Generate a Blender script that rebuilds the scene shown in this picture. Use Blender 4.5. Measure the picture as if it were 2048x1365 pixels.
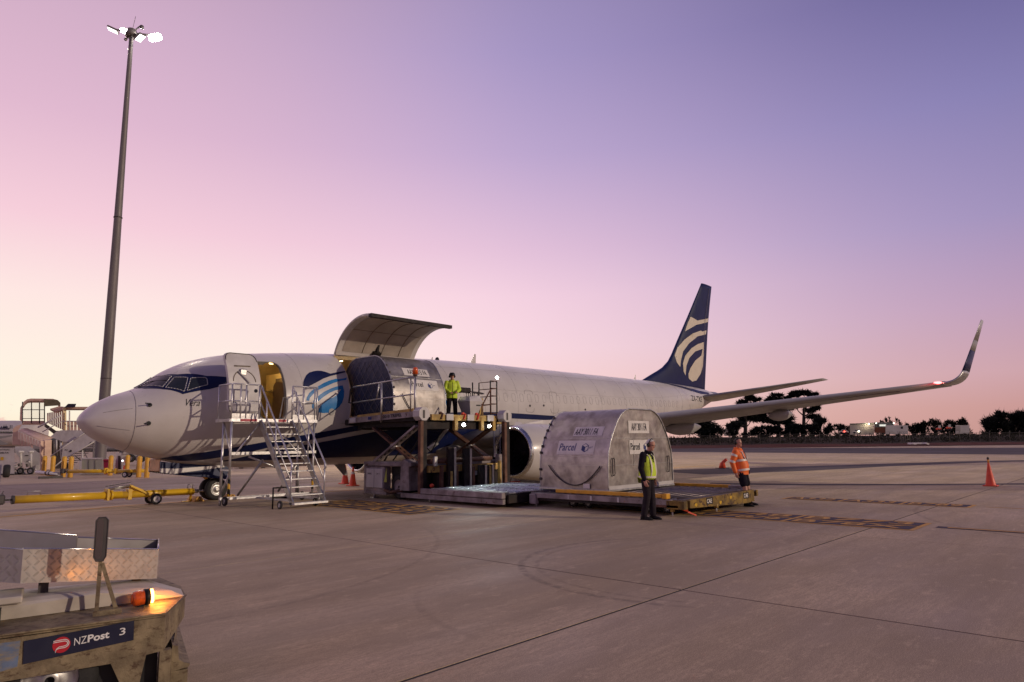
import bpy, bmesh, math, random
from mathutils import Vector, Matrix, noise as mnoise
R = math.radians
random.seed(7)
for o in list(bpy.data.objects): bpy.data.objects.remove(o, do_unlink=True)
SC = bpy.context.scene
COL = SC.collection

# ------------------------------------------------------------------ camera
CAM_POS = Vector((-5.924, -21.978, 1.700))
CAM_R = Vector((0.67955, -0.73354, -0.01121))
CAM_U = Vector((-0.09857, -0.10643, 0.98942))
CAM_F = Vector((0.72697, 0.67126, 0.14464))
FPX = 1378.5
cam_d = bpy.data.cameras.new('camera')
cam_d.sensor_width = 36.0
cam_d.lens = 36.0 * FPX / 2048.0
cam_d.clip_start = 0.05
cam_d.clip_end = 6000
cam = bpy.data.objects.new('camera', cam_d)
M = Matrix((CAM_R, CAM_U, -CAM_F)).transposed().to_4x4()
M.translation = CAM_POS
cam.matrix_world = M
COL.objects.link(cam)
SC.camera = cam

# ------------------------------------------------------------------ colour helper
def lin(c):
    c = c / 255.0
    return c / 12.92 if c <= 0.04045 else ((c + 0.055) / 1.055) ** 2.4
def rgb(r, g, b, k=1.0): return (lin(r) * k, lin(g) * k, lin(b) * k, 1.0)

# ------------------------------------------------------------------ world: dusk sky, sunset to the left of the view
W = bpy.data.worlds.new('World'); SC.world = W; W.use_nodes = True
wt = W.node_tree; wt.nodes.clear()
def wn(t, **kw):
    n = wt.nodes.new(t)
    for k, v in kw.items(): setattr(n, k, v)
    return n
def wmath(op, a, b=None, clamp=False):
    n = wn('ShaderNodeMath', operation=op, use_clamp=clamp)
    for i, v in enumerate((a, b)):
        if v is None: continue
        if isinstance(v, (int, float)): n.inputs[i].default_value = v
        else: wt.links.new(v, n.inputs[i])
    return n.outputs[0]
tc = wn('ShaderNodeTexCoord'); sp = wn('ShaderNodeSeparateXYZ'); wt.links.new(tc.outputs['Generated'], sp.inputs[0])
SAZ = R(-8)
hx = wmath('MULTIPLY', sp.outputs[0], math.sin(SAZ)); hy = wmath('MULTIPLY', sp.outputs[1], math.cos(SAZ))
hd = wmath('ADD', hx, hy)
hl = wmath('SQRT', wmath('ADD', wmath('MULTIPLY', sp.outputs[0], sp.outputs[0]), wmath('MULTIPLY', sp.outputs[1], sp.outputs[1])))
cosaz = wmath('DIVIDE', hd, wmath('MAXIMUM', hl, 0.001))
def ramp(stops):
    r = wn('ShaderNodeValToRGB'); e = r.color_ramp.elements
    r.color_ramp.interpolation = 'EASE' if False else 'LINEAR'
    while len(e) < len(stops): e.new(0.5)
    for el, (p, c) in zip(e, stops): el.position = p; el.color = c
    wt.links.new(sp.outputs[2], r.inputs[0])
    return r.outputs[0]
S = lambda d: math.sin(R(d))
rA = ramp([(0, rgb(255, 232, 198)), (S(2.5), rgb(255, 245, 222)), (S(6), rgb(255, 242, 227)), (S(10.5), rgb(255, 232, 227)),
           (S(16), rgb(247, 207, 219)), (S(23), rgb(226, 186, 208)), (S(30), rgb(211, 175, 199)), (1, rgb(70, 66, 100))])
rB = ramp([(0, rgb(250, 200, 188)), (S(3), rgb(254, 216, 208)), (S(7.6), rgb(254, 221, 228)), (S(12), rgb(249, 213, 228)),
           (S(16), rgb(231, 196, 220)), (S(23.5), rgb(194, 171, 210)), (S(31), rgb(170, 154, 200)), (1, rgb(68, 64, 100))])
rC = ramp([(0, rgb(196, 148, 140)), (S(2), rgb(202, 153, 149)), (S(4.4), rgb(206, 164, 172)), (S(9), rgb(190, 158, 186)),
           (S(15), rgb(162, 147, 190)), (S(23), rgb(136, 129, 180)), (S(31), rgb(108, 102, 154)), (1, rgb(62, 60, 98))])
rD = ramp([(0, rgb(112, 92, 106)), (S(5), rgb(122, 100, 116)), (S(12), rgb(108, 98, 122)), (S(25), rgb(88, 84, 116)), (1, rgb(62, 60, 98))])
def wmix(a, b, f):
    m = wn('ShaderNodeMix', data_type='RGBA'); wt.links.new(f, m.inputs[0]); wt.links.new(a, m.inputs[6]); wt.links.new(b, m.inputs[7]); return m.outputs[2]
def wrange(v, a, b):
    m = wn('ShaderNodeMapRange'); wt.links.new(v, m.inputs[0]); m.inputs[1].default_value = a; m.inputs[2].default_value = b; m.interpolation_type = 'SMOOTHSTEP'
    return m.outputs[0]
c1 = wmix(rD, rC, wrange(cosaz, -0.9, 0.05))
c2 = wmix(c1, rB, wrange(cosaz, -0.12, 0.72))
c3 = wmix(c2, rA, wrange(cosaz, 0.5, 1.0))
# low pink cumulus on the sunset horizon and thin streaks
nz = wn('ShaderNodeTexNoise'); nz.inputs['Scale'].default_value = 17; nz.inputs['Detail'].default_value = 5
mp = wn('ShaderNodeMapping'); mp.inputs['Scale'].default_value = (1, 1, 1.3); wt.links.new(tc.outputs['Generated'], mp.inputs[0]); wt.links.new(mp.outputs[0], nz.inputs[0])
thr = wmath('ADD', wmath('MULTIPLY', sp.outputs[2], 5.5), 0.36)
cl = wrange(wmath('SUBTRACT', nz.outputs[0], thr), 0.0, 0.03)
cl = wmath('MULTIPLY', wmath('MULTIPLY', cl, wrange(cosaz, 0.72, 0.9)), 0.75)
cc = wn('ShaderNodeRGB'); cc.outputs[0].default_value = rgb(243, 202, 188)
c4 = wmix(c3, cc.outputs[0], cl)
bg = wn('ShaderNodeBackground'); bg.inputs[1].default_value = 1.0
wt.links.new(c4, bg.inputs[0]); wo = wn('ShaderNodeOutputWorld'); wt.links.new(bg.outputs[0], wo.inputs[0])

# ------------------------------------------------------------------ the one key light: low and warm, from behind the camera on the right
sun_d = bpy.data.lights.new('key_light', 'SUN'); sun_d.energy = 1.75; sun_d.angle = R(0.8); sun_d.color = (1.0, 0.81, 0.62)
sun = bpy.data.objects.new('key_light', sun_d); COL.objects.link(sun)
MAST_K = 7.5
SUN_DIR = Vector((-0.41, 1.0, -0.31)).normalized()
sun.rotation_euler = SUN_DIR.to_track_quat('-Z', 'Y').to_euler()

VS = SC.view_settings
VS.view_transform = 'Standard'; VS.look = 'None'; VS.exposure = 0.0; VS.gamma = 1.0; VS.use_curve_mapping = False

# ------------------------------------------------------------------ placing helpers
def at(px, py, depth):
    """world point seen at pixel (px,py) of the 2048 wide photograph, at a depth in metres"""
    return CAM_POS + depth * (CAM_F + CAM_R * ((px - 1024) / FPX) - CAM_U * ((py - 682.5) / FPX))
def ground_at(px, depth):
    p = at(px, 880, depth); return Vector((p.x, p.y, 0.0))

# ------------------------------------------------------------------ scene objects
def tag(o, label=None, cat=None, group=None, kind=None):
    if label: o['label'] = label
    if cat: o['category'] = cat
    if group: o['group'] = group
    if kind: o['kind'] = kind
    return o
def empty(name, loc=(0, 0, 0), rz=0.0, label=None, cat=None, group=None):
    o = bpy.data.objects.new(name, None); o.empty_display_size = 0.2
    o.location = loc; o.rotation_euler = (0, 0, rz); COL.objects.link(o)
    return tag(o, label, cat, group)
def copy_tree(o, parent=None):
    c = o.copy(); COL.objects.link(c); c.parent = parent
    for ch in list(o.children): copy_tree(ch, c)
    return c

class MB:
    """collects shapes into one mesh"""
    def __init__(s): s.v = []; s.f = []; s.m = []; s.sm = []; s.mi = 0; s.smooth = False
    def add(s, vs, fs, smooth=None):
        b = len(s.v); s.v += [Vector(q) for q in vs]
        for f in fs:
            s.f.append([b + i for i in f]); s.m.append(s.mi); s.sm.append(s.smooth if smooth is None else smooth)
        return s
    def box(s, c, d, rot=None, bev=0.0):
        hx, hy, hz = d[0] / 2, d[1] / 2, d[2] / 2; c = Vector(c)
        if bev > 0:
            b = min(bev, hx * .9, hy * .9, hz * .9)
            vs = []; idx = {}
            for sx in (-1, 1):
                for sy in (-1, 1):
                    for sz in (-1, 1):
                        for ax in range(3):
                            q = [sx * hx, sy * hy, sz * hz]
                            for k in range(3):
                                if k != ax: q[k] -= (sx, sy, sz)[k] * b
                            idx[(sx, sy, sz, ax)] = len(vs); vs.append(Vector(q))
            fs = []
            for ax in range(3):
                o1, o2 = (ax + 1) % 3, (ax + 2) % 3
                for sg in (-1, 1):
                    f = []
                    for a, bb in ((-1, -1), (1, -1), (1, 1), (-1, 1)):
                        k = [0, 0, 0]; k[ax] = sg; k[o1] = a; k[o2] = bb; f.append(idx[(*k, ax)])
                    fs.append(f if sg > 0 else f[::-1])
                # edges along ax
                for a in (-1, 1):
                    for bb in (-1, 1):
                        k = [0, 0, 0]; k[o1] = a; k[o2] = bb
                        k1 = list(k); k1[ax] = -1; k2 = list(k); k2[ax] = 1
                        f = [idx[(*k1, o1)], idx[(*k2, o1)], idx[(*k2, o2)], idx[(*k1, o2)]]
                        fs.append(f if a * bb < 0 else f[::-1])
            for sx in (-1, 1):
                for sy in (-1, 1):
                    for sz in (-1, 1):
                        f = [idx[(sx, sy, sz, 0)], idx[(sx, sy, sz, 1)], idx[(sx, sy, sz, 2)]]
                        fs.append(f if sx * sy * sz > 0 else f[::-1])
        else:
            vs = [Vector((x, y, z)) for x in (-hx, hx) for y in (-hy, hy) for z in (-hz, hz)]
            fs = [(0, 1, 3, 2), (4, 6, 7, 5), (0, 4, 5, 1), (2, 3, 7, 6), (0, 2, 6, 4), (1, 5, 7, 3)]
        if rot is not None: vs = [rot @ q for q in vs]
        return s.add([c + q for q in vs], fs)
    def span(s, a, b, bev=0.0):
        """box between two corners"""
        a = Vector(a); b = Vector(b); d = b - a
        return s.box((a + b) / 2, (abs(d.x), abs(d.y), abs(d.z)), bev=bev)
    def bar(s, a, b, w, h=None, up=(0, 0, 1), bev=0.0):
        """rectangular bar from a to b"""
        a = Vector(a); b = Vector(b); h = w if h is None else h
        d = b - a; L = d.length
        if L < 1e-6: return s
        z = d / L; u = Vector(up)
        if abs(z.dot(u)) > .98: u = Vector((1, 0, 0))
        x = u.cross(z).normalized(); y = z.cross(x)
        return s.box((a + b) / 2, (w, h, L), rot=Matrix((x, y, z)).transposed(), bev=bev)
    def tube(s, a, b, r0, r1=None, n=10, caps=True, smooth=True):
        a = Vector(a); b = Vector(b); r1 = r0 if r1 is None else r1
        d = b - a
        if d.length < 1e-6: return s
        z = d.normalized(); u = Vector((0, 0, 1)) if abs(z.z) < .95 else Vector((1, 0, 0))
        x = u.cross(z).normalized(); y = z.cross(x)
        A = []; B = []
        for i in range(n):
            t = 2 * math.pi * i / n; k = x * math.cos(t) + y * math.sin(t)
            A.append(a + k * r0); B.append(b + k * r1)
        s.add(A + B, [(i, (i + 1) % n, n + (i + 1) % n, n + i) for i in range(n)], smooth)
        if caps: s.add(A, [tuple(range(n))[::-1]], False); s.add(B, [tuple(range(n))], False)
        return s
    def path(s, pts, r, n=8, closed=False, smooth=True):
        """round tube along points"""
        P = [Vector(q) for q in pts]; N = len(P); rings = []; prev = None
        rr = r if isinstance(r, (list, tuple)) else [r] * N
        for i, q in enumerate(P):
            if closed: d = (P[(i + 1) % N] - P[i - 1]).normalized()
            else: d = (P[min(i + 1, N - 1)] - P[max(i - 1, 0)]).normalized()
            if prev is None:
                u = Vector((0, 0, 1)) if abs(d.z) < .9 else Vector((1, 0, 0)); x = u.cross(d).normalized()
            else: x = (prev - d * prev.dot(d)); x = x.normalized() if x.length > 1e-6 else d.orthogonal().normalized()
            prev = x; y = d.cross(x)
            rings.append([q + (x * math.cos(2 * math.pi * k / n) + y * math.sin(2 * math.pi * k / n)) * rr[i] for k in range(n)])
        vs = [q for g in rings for q in g]; fs = []
        for i in range(N if closed else N - 1):
            j = (i + 1) % N
            for k in range(n): fs.append((i * n + k, i * n + (k + 1) % n, j * n + (k + 1) % n, j * n + k))
        s.add(vs, fs, smooth)
        if not closed:
            s.add(rings[0], [tuple(range(n))[::-1]], False); s.add(rings[-1], [tuple(range(n))], False)
        return s
    def lathe(s, prof, origin, axis=(0, 0, 1), n=24, smooth=True, squash=None, caps=False):
        """prof: (radius, distance along axis)"""
        o = Vector(origin); z = Vector(axis).normalized(); u = Vector((0, 0, 1)) if abs(z.z) < .95 else Vector((1, 0, 0))
        x = u.cross(z).normalized(); y = z.cross(x); vs = []
        for r, h in prof:
            for i in range(n):
                t = 2 * math.pi * i / n
                k = x * math.cos(t) * r + y * math.sin(t) * r
                if squash: k = squash(k, h)
                vs.append(o + z * h + k)
        fs = []
        for j in range(len(prof) - 1):
            for i in range(n): fs.append((j * n + i, j * n + (i + 1) % n, (j + 1) * n + (i + 1) % n, (j + 1) * n + i))
        s.add(vs, fs, smooth)
        if caps and prof[0][0] > 1e-4: s.add(vs[:n], [tuple(range(n))[::-1]], False)
        if caps and prof[-1][0] > 1e-4: s.add(vs[-n:], [tuple(range(n))], False)
        return s
    def prism(s, poly, a, b, frame=None):
        """poly: (u,v) points; extruded from a to b along w; frame maps (u,v,w) to a point"""
        fr = frame or (lambda u, v, w: Vector((u, v, w))); n = len(poly)
        vs = [fr(u, v, a) for u, v in poly] + [fr(u, v, b) for u, v in poly]
        return s.add(vs, [tuple(range(n))[::-1], tuple(range(n, 2 * n))] + [(i, (i + 1) % n, n + (i + 1) % n, n + i) for i in range(n)])
    def loft(s, rings, smooth=True, caps=True):
        n = len(rings[0]); vs = [q for g in rings for q in g]; fs = []
        for j in range(len(rings) - 1):
            for i in range(n): fs.append((j * n + i, j * n + (i + 1) % n, (j + 1) * n + (i + 1) % n, (j + 1) * n + i))
        s.add(vs, fs, smooth)
        if caps: s.add(rings[0], [tuple(range(n))[::-1]], False); s.add(rings[-1], [tuple(range(n))], False)
        return s
    def ball(s, c, r, n=12, m=8, smooth=True):
        c = Vector(c); rr = r if isinstance(r, (tuple, list)) else (r, r, r); vs = []
        for j in range(m + 1):
            p = math.pi * j / m
            for i in range(n):
                t = 2 * math.pi * i / n
                vs.append(c + Vector((math.sin(p) * math.cos(t) * rr[0], math.sin(p) * math.sin(t) * rr[1], math.cos(p) * rr[2])))
        fs = [(j * n + i, (j + 1) * n + i, (j + 1) * n + (i + 1) % n, j * n + (i + 1) % n) for j in range(m) for i in range(n)]
        return s.add(vs, fs, smooth)
    def build(s, name, mats, parent=None, org=None, kind=None, label=None, fix=True, recalc=True):
        me = bpy.data.meshes.new(name)
        o0 = Vector(org) if org is not None else (Vector(parent_org(parent)) if parent is not None else Vector((0, 0, 0)))
        me.from_pydata([q - o0 for q in s.v], [], s.f)
        if not isinstance(mats, (list, tuple)): mats = [mats]
        for k in mats: me.materials.append(k)
        me.polygons.foreach_set('material_index', s.m)
        me.polygons.foreach_set('use_smooth', s.sm)
        if recalc:
            bm = bmesh.new(); bm.from_mesh(me)
            bmesh.ops.remove_doubles(bm, verts=bm.verts, dist=1e-5)
            bmesh.ops.recalc_face_normals(bm, faces=bm.faces); bm.to_mesh(me); bm.free()
        me.update()
        ob = bpy.data.objects.new(name, me); COL.objects.link(ob)
        if parent is not None: ob.parent = parent
        elif org is not None: ob.location = o0
        return tag(ob, label, kind=kind)
ORG = {}
def parent_org(p):
    q = Vector((0, 0, 0))
    while p is not None:
        q += Vector(p.location); p = p.parent
    return q

FONT_CACHE = {}
def text_mesh(txt, size=1.0, bold=0.0, shear=0.0, xs=1.0, align='LEFT'):
    """flat text as (verts2d, faces), baseline at 0"""
    key = (txt, size, bold, shear, xs, align)
    if key in FONT_CACHE: return FONT_CACHE[key]
    cu = bpy.data.curves.new('lettering_curve', 'FONT'); cu.body = txt; cu.size = size; cu.offset = bold; cu.shear = shear; cu.align_x = align
    cu.resolution_u = 3
    ob = bpy.data.objects.new('lettering_curve', cu); COL.objects.link(ob)
    dg = bpy.context.evaluated_depsgraph_get(); me = bpy.data.meshes.new_from_object(ob.evaluated_get(dg))
    vs = [(q.co.x * xs, q.co.y) for q in me.vertices]; fs = [tuple(f.vertices) for f in me.polygons]
    bpy.data.objects.remove(ob, do_unlink=True); bpy.data.meshes.remove(me); bpy.data.curves.remove(cu)
    FONT_CACHE[key] = (vs, fs); return vs, fs
def fit_text(txt, width, height, **kw):
    vs, fs = text_mesh(txt, 1.0, **kw)
    x0 = min(v[0] for v in vs); x1 = max(v[0] for v in vs); y0 = min(v[1] for v in vs); y1 = max(v[1] for v in vs)
    return [((v[0] - x0) / (x1 - x0) * width, (v[1] - y0) / (y1 - y0) * height) for v in vs], fs
def lettering(name, txt, mat, origin, u, v, width, height, parent, lift=0.004, **kw):
    """flat painted lettering: origin lower left, u along the line, v up"""
    u = Vector(u).normalized(); v = Vector(v).normalized(); n = u.cross(v)
    vs, fs = fit_text(txt, width, height, **kw); o = Vector(origin)
    mb = MB(); mb.add([o + u * a + v * b + n * lift for a, b in vs], fs)
    return mb.build(name, mat, parent, recalc=False)
# ------------------------------------------------------------------ materials
def nmat(name):
    m = bpy.data.materials.new(name); m.use_nodes = True; nt = m.node_tree
    return m, nt, nt.nodes['Principled BSDF']
def N(nt, t, **kw):
    n = nt.nodes.new(t)
    for k, v in kw.items(): setattr(n, k, v)
    return n
def noise_fac(nt, scale, detail=4, lo=0.4, hi=0.6, stretch=(1, 1, 1), coord='Object', rough=.55):
    t = N(nt, 'ShaderNodeTexCoord'); mp = N(nt, 'ShaderNodeMapping'); mp.inputs['Scale'].default_value = stretch
    nt.links.new(t.outputs[coord], mp.inputs[0]) if coord != 'World' else nt.links.new(N(nt, 'ShaderNodeNewGeometry').outputs['Position'], mp.inputs[0])
    n = N(nt, 'ShaderNodeTexNoise'); n.inputs['Scale'].default_value = scale; n.inputs['Detail'].default_value = detail; n.inputs['Roughness'].default_value = rough
    nt.links.new(mp.outputs[0], n.inputs[0])
    r = N(nt, 'ShaderNodeMapRange'); r.inputs[1].default_value = lo; r.inputs[2].default_value = hi; nt.links.new(n.outputs[0], r.inputs[0])
    return r.outputs[0], n.outputs[0]
def mixc(nt, f, a, b):
    m = N(nt, 'ShaderNodeMix', data_type='RGBA')
    nt.links.new(f, m.inputs[0]) if not isinstance(f, (int, float)) else setattr(m.inputs[0], 'default_value', f)
    for i, c in ((6, a), (7, b)):
        if isinstance(c, tuple): m.inputs[i].default_value = c if len(c) == 4 else (*c, 1)
        else: nt.links.new(c, m.inputs[i])
    return m.outputs[2]
def k3(c, k): return tuple(min(1, x * k) for x in c[:3]) + (1,)
def mat(name, col, rough=.5, metal=0.0, var=.18, vs=2.5, bump=0.0, bs=60, coat=0.0, dirt=None, damt=.35, ds=1.6, wear=None, wlo=.6, whi=.66, wsc=6, wstretch=(1, 1, 1), emit=0.0, stretch=(1, 1, 1), spec=.5):
    m, nt, b = nmat(name); c = tuple(col[:3])
    f, _ = noise_fac(nt, vs, 5, .3, .7, stretch)
    out = mixc(nt, f, k3(c, 1 - var), k3(c, 1 + var))
    if dirt:
        f2, _ = noise_fac(nt, ds, 6, .42, .75, stretch); mul = N(nt, 'ShaderNodeMath', operation='MULTIPLY'); nt.links.new(f2, mul.inputs[0]); mul.inputs[1].default_value = damt; mul.use_clamp = True
        out = mixc(nt, mul.outputs[0], out, dirt)
    rg = None
    if wear:
        f3, _ = noise_fac(nt, wsc, 8, wlo, whi, wstretch, rough=.68); cl = N(nt, 'ShaderNodeClamp'); nt.links.new(f3, cl.inputs[0])
        out = mixc(nt, cl.outputs[0], out, wear); rg = cl.outputs[0]
    nt.links.new(out, b.inputs['Base Color'])
    fr, _ = noise_fac(nt, vs * 2.3, 4, .3, .7, stretch)
    r = N(nt, 'ShaderNodeMapRange'); nt.links.new(fr, r.inputs[0]); r.inputs[3].default_value = max(.02, rough - .1); r.inputs[4].default_value = min(1, rough + .12)
    nt.links.new(r.outputs[0], b.inputs['Roughness'])
    b.inputs['Metallic'].default_value = metal; b.inputs['Specular IOR Level'].default_value = spec
    if coat: b.inputs['Coat Weight'].default_value = coat; b.inputs['Coat Roughness'].default_value = .12
    if bump:
        _, raw = noise_fac(nt, bs, 5, .3, .7, stretch)
        bp = N(nt, 'ShaderNodeBump'); bp.inputs['Strength'].default_value = bump; bp.inputs['Distance'].default_value = .02; nt.links.new(raw, bp.inputs['Height']); nt.links.new(bp.outputs[0], b.inputs['Normal'])
    return m
def glow(name, col, strength):
    m, nt, b = nmat(name); b.inputs['Base Color'].default_value = (*col[:3], 1); b.inputs['Emission Color'].default_value = (*col[:3], 1); b.inputs['Emission Strength'].default_value = strength
    return m
def glass_mat(name, tint=(.02, .025, .03), rough=.04):
    m, nt, b = nmat(name); b.inputs['Base Color'].default_value = (*tint, 1); b.inputs['Roughness'].default_value = rough; b.inputs['Specular IOR Level'].default_value = .8
    return m
# paints on the aircraft
M_WHITE = mat('aircraft_white_paint', (.60, .56, .54), .34, var=.06, vs=.8, coat=.2, dirt=(.33, .28, .26, 1), damt=.3, ds=.9)
M_NAVY = mat('aircraft_navy_paint', (.007, .013, .068), .42, var=.15, vs=.8, spec=.28)
M_BLUE = mat('aircraft_sky_blue_paint', (.014, .17, .44), .4, var=.08, spec=.35)
M_BELLY = mat('aircraft_grey_paint', (.30, .29, .285), .45, var=.1, vs=1.2, dirt=(.14, .12, .11, 1), damt=.5, ds=1.2, spec=.4)
M_FINCREAM = mat('fin_emblem_paint', (.66, .58, .46), .4, var=.05)
M_LINE = mat('panel_line', (.22, .2, .21), .6)
M_BLACK = mat('black_paint', (.012, .012, .014), .45, var=.2)
M_RUBBER = mat('black_rubber', (.018, .017, .018), .78, var=.3, vs=9, bump=.1, bs=50, dirt=(.09, .08, .07, 1), damt=.4)
M_GLASS = glass_mat('cockpit_glass')
M_INT = mat('interior_lining', (.62, .5, .3), .6, var=.15, vs=3)
M_INTDARK = mat('interior_dark', (.16, .12, .08), .7, var=.3)
M_CHROME = mat('bare_polished_metal', (.72, .71, .7), .22, 1.0, var=.08)
M_METAL = mat('bare_grey_metal', (.48, .47, .46), .42, .9, var=.2, vs=5)
M_ALU = mat('aluminium_tube', (.66, .65, .66), .38, .75, var=.16, vs=6, dirt=(.3, .27, .25, 1), damt=.4, ds=4)
M_ALUTREAD = mat('aluminium_tread', (.7, .68, .66), .5, .5, var=.2, vs=8)
M_CONTAINER = mat('container_aluminium', (.42, .385, .36), .42, .72, var=.25, vs=2.2, dirt=(.10, .075, .06, 1), damt=.75, ds=2.4, bump=.16, bs=3.5, wear=(.62, .55, .52, 1), wlo=.67, whi=.72, wsc=9)
M_CURTAIN = mat('navy_curtain', (.018, .024, .06), .55, var=.35, vs=3, bump=.7, bs=5)
M_NET = mat('curtain_net', (.16, .15, .16), .7)
M_LABEL = mat('white_label', (.74, .70, .66), .55, var=.1, dirt=(.35, .3, .27, 1), damt=.35, ds=5)
M_INK = mat('black_ink', (.012, .012, .015), .6)
M_BLUEINK = mat('blue_ink', (.025, .04, .17), .6)
M_LOADER = mat('loader_white_paint', (.33, .28, .275), .55, var=.25, vs=3, dirt=(.07, .05, .045, 1), damt=.85, ds=2.6, wear=(.10, .045, .03, 1), wlo=.60, whi=.66, wsc=5, bump=.1, spec=.3)
M_LOADERDK = mat('loader_dark_steel', (.022, .019, .02), .6, .2, var=.4, vs=4, dirt=(.06, .035, .025, 1), damt=.5, spec=.25)
M_RUST = mat('rusty_post_steel', (.16, .08, .055), .65, .15, var=.35, vs=5, dirt=(.045, .026, .02, 1), damt=.75, ds=4, wear=(.32, .25, .22, 1), wlo=.68, whi=.74, wsc=12, spec=.3)
M_YELLOWBEAM = mat('chipped_yellow_paint', (.50, .33, .10), .55, var=.2, vs=5, dirt=(.13, .085, .045, 1), damt=.6, ds=3, wear=(.08, .045, .03, 1), wlo=.60, whi=.66, wsc=7, spec=.3)
M_YELLOW = mat('yellow_paint', (.72, .44, .02), .36, var=.12, vs=2, coat=.25, dirt=(.2, .12, .03, 1), damt=.35, ds=3)
M_BOLLARD = mat('bollard_yellow', (.66, .34, .03), .5, var=.14, dirt=(.25, .14, .05, 1), damt=.4)
M_AMBERRAIL = mat('amber_painted_rail', (.72, .36, .02), .45, var=.14, vs=4, dirt=(.25, .12, .04, 1), damt=.45, ds=5)
M_DOLLY = mat('worn_dolly_paint', (.30, .19, .04), .6, .05, var=.45, vs=4, dirt=(.045, .033, .028, 1), damt=.9, ds=3, wear=(.07, .038, .026, 1), wlo=.52, whi=.60, wsc=8, spec=.3)
M_DECKDARK = mat('worn_deck_steel', (.12, .10, .11), .42, .75, var=.4, vs=5, dirt=(.05, .035, .03, 1), damt=.6, ds=5)
M_ROLLER = mat('steel_rollers', (.46, .47, .48), .32, .85, var=.25, vs=9)
M_CONE = mat('cone_orange', (.82, .09, .035), .5, var=.1, dirt=(.3, .06, .03, 1), damt=.35, ds=6)
M_CONEWH = mat('cone_reflective_white', (.72, .68, .66), .5, var=.1)
M_CONEAM = mat('cone_amber_band', (.72, .3, .04), .5)
M_SKIN = mat('skin', (.50, .25, .17), .5, var=.12, vs=8)
M_HAIRG = mat('grey_hair', (.6, .57, .54), .7, var=.25, vs=30)
M_HAIRD = mat('dark_hair', (.03, .022, .018), .7, var=.3, vs=30)
M_VEST = mat('hi_vis_yellow', (.56, .72, .04), .6, var=.1, vs=6, bump=.25, bs=14)
M_ORANGE = mat('hi_vis_orange', (.86, .16, .02), .6, var=.12, vs=6, bump=.3, bs=12)
M_REFL = mat('reflective_tape', (.72, .66, .58), .4, var=.1)
M_DKCLOTH = mat('dark_navy_cloth', (.014, .011, .018), .9, var=.3, vs=8, bump=.3, bs=16, spec=.15)
M_TROUSER = mat('dark_trousers', (.026, .02, .025), .92, var=.25, vs=7, bump=.35, bs=12, spec=.15)
M_BOOT = mat('black_boots', (.009, .008, .008), .6, var=.3, spec=.3)
M_EARMUFF = mat('black_earmuffs', (.008, .008, .008), .5, spec=.3)
M_TUG = mat('tug_worn_paint', (.25, .195, .118), .6, .1, var=.3, vs=9, dirt=(.10, .07, .048, 1), damt=.85, ds=6, wear=(.085, .05, .03, 1), wlo=.52, whi=.66, wsc=22, wstretch=(.7, 1, 1.3), bump=.25, bs=40, spec=.3)
M_TUGWHITE = mat('tug_hood_paint', (.54, .48, .41), .45, var=.12, vs=3, dirt=(.22, .17, .13, 1), damt=.45, ds=5, wear=(.08, .055, .04, 1), wlo=.74, whi=.78, wsc=12)
M_TUGBLUE = mat('tug_old_blue_paint', (.12, .16, .25), .6, var=.3, vs=9, wear=(.26, .21, .14, 1), wlo=.42, whi=.6, wsc=14, wstretch=(.5, 1, 1.5))
M_TREAD = mat('tread_plate', (.46, .43, .41), .40, .45, var=.22, vs=4, dirt=(.16, .13, .11, 1), damt=.6, ds=4)
M_SIGNNAVY = mat('sign_navy', (.012, .014, .04), .4, var=.1)
M_SIGNRED = mat('sign_red', (.5, .015, .03), .4, var=.08)
M_SIGNWHITE = mat('sign_white', (.75, .73, .72), .45, var=.06)
M_AMBERLENS = mat('amber_lens', (.7, .1, .01), .18, var=.25, vs=30, coat=.5)
M_AMBERLIT = glow('amber_lamp_lit', (1.0, .42, .08), 14)
M_FLOOD = glow('floodlight_lens', (1.0, .96, .9), 60)
M_FLOODDIM = glow('floodlight_side_lens', (1.0, .95, .93), 3)
M_WORKLAMP = glow('work_lamp_lens', (.93, 1.0, .96), 40)
M_NAVRED = glow('navigation_red', (1.0, .10, .10), 9)
M_CABINLAMP = glow('cabin_lamp', (1.0, .72, .32), 9)
M_POLE = mat('galvanised_pole', (.17, .15, .15), .55, .2, var=.18, vs=1.2, stretch=(1, 1, .15), spec=.3)
M_MIRROR = mat('mirror_glass', (.34, .33, .34), .06, 1.0, var=.05)
M_JETWAY = mat('jetway_cladding', (.76, .53, .41), .55, var=.15, vs=.8, dirt=(.4, .25, .19, 1), damt=.5, ds=.9)
M_JETDARK = mat('jetway_underside', (.07, .055, .05), .7, var=.3)
M_PANEW = mat('warm_glazing', (.85, .68, .42), .2, var=.1)
M_PALEWHITE = mat('pale_grey_paint', (.58, .55, .54), .5, var=.1, dirt=(.3, .26, .24, 1), damt=.35)
M_CABINET = mat('cabinet_grey_green', (.36, .36, .31), .55, var=.08)
M_MAGENTA = mat('magenta_plastic', (.35, .012, .075), .45, var=.15)
M_FRAMEDK = mat('dark_frame', (.06, .05, .05), .6, var=.25)
M_TRUCK = mat('white_vehicle_paint', (.66, .62, .6), .35, coat=.3, var=.05)
M_FARWALL = mat('far_wall_cladding', (.4, .34, .33), .7, var=.12, vs=.3)
M_FARROOF = mat('far_roof', (.12, .13, .13), .6, var=.15)
M_FARWHITE = mat('far_white_cladding', (.55, .5, .5), .65, var=.1, vs=.5)
M_FARLAMP = glow('far_lamp', (1.0, .95, .72), 8)
M_TAIL = glow('tail_lamp_red', (1.0, .08, .05), 6)
M_POSTGALV = mat('fence_post', (.17, .155, .14), .6, .3, var=.15)
M_BARK = mat('tree_bark', (.035, .026, .022), .9, var=.3, vs=2)
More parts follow.
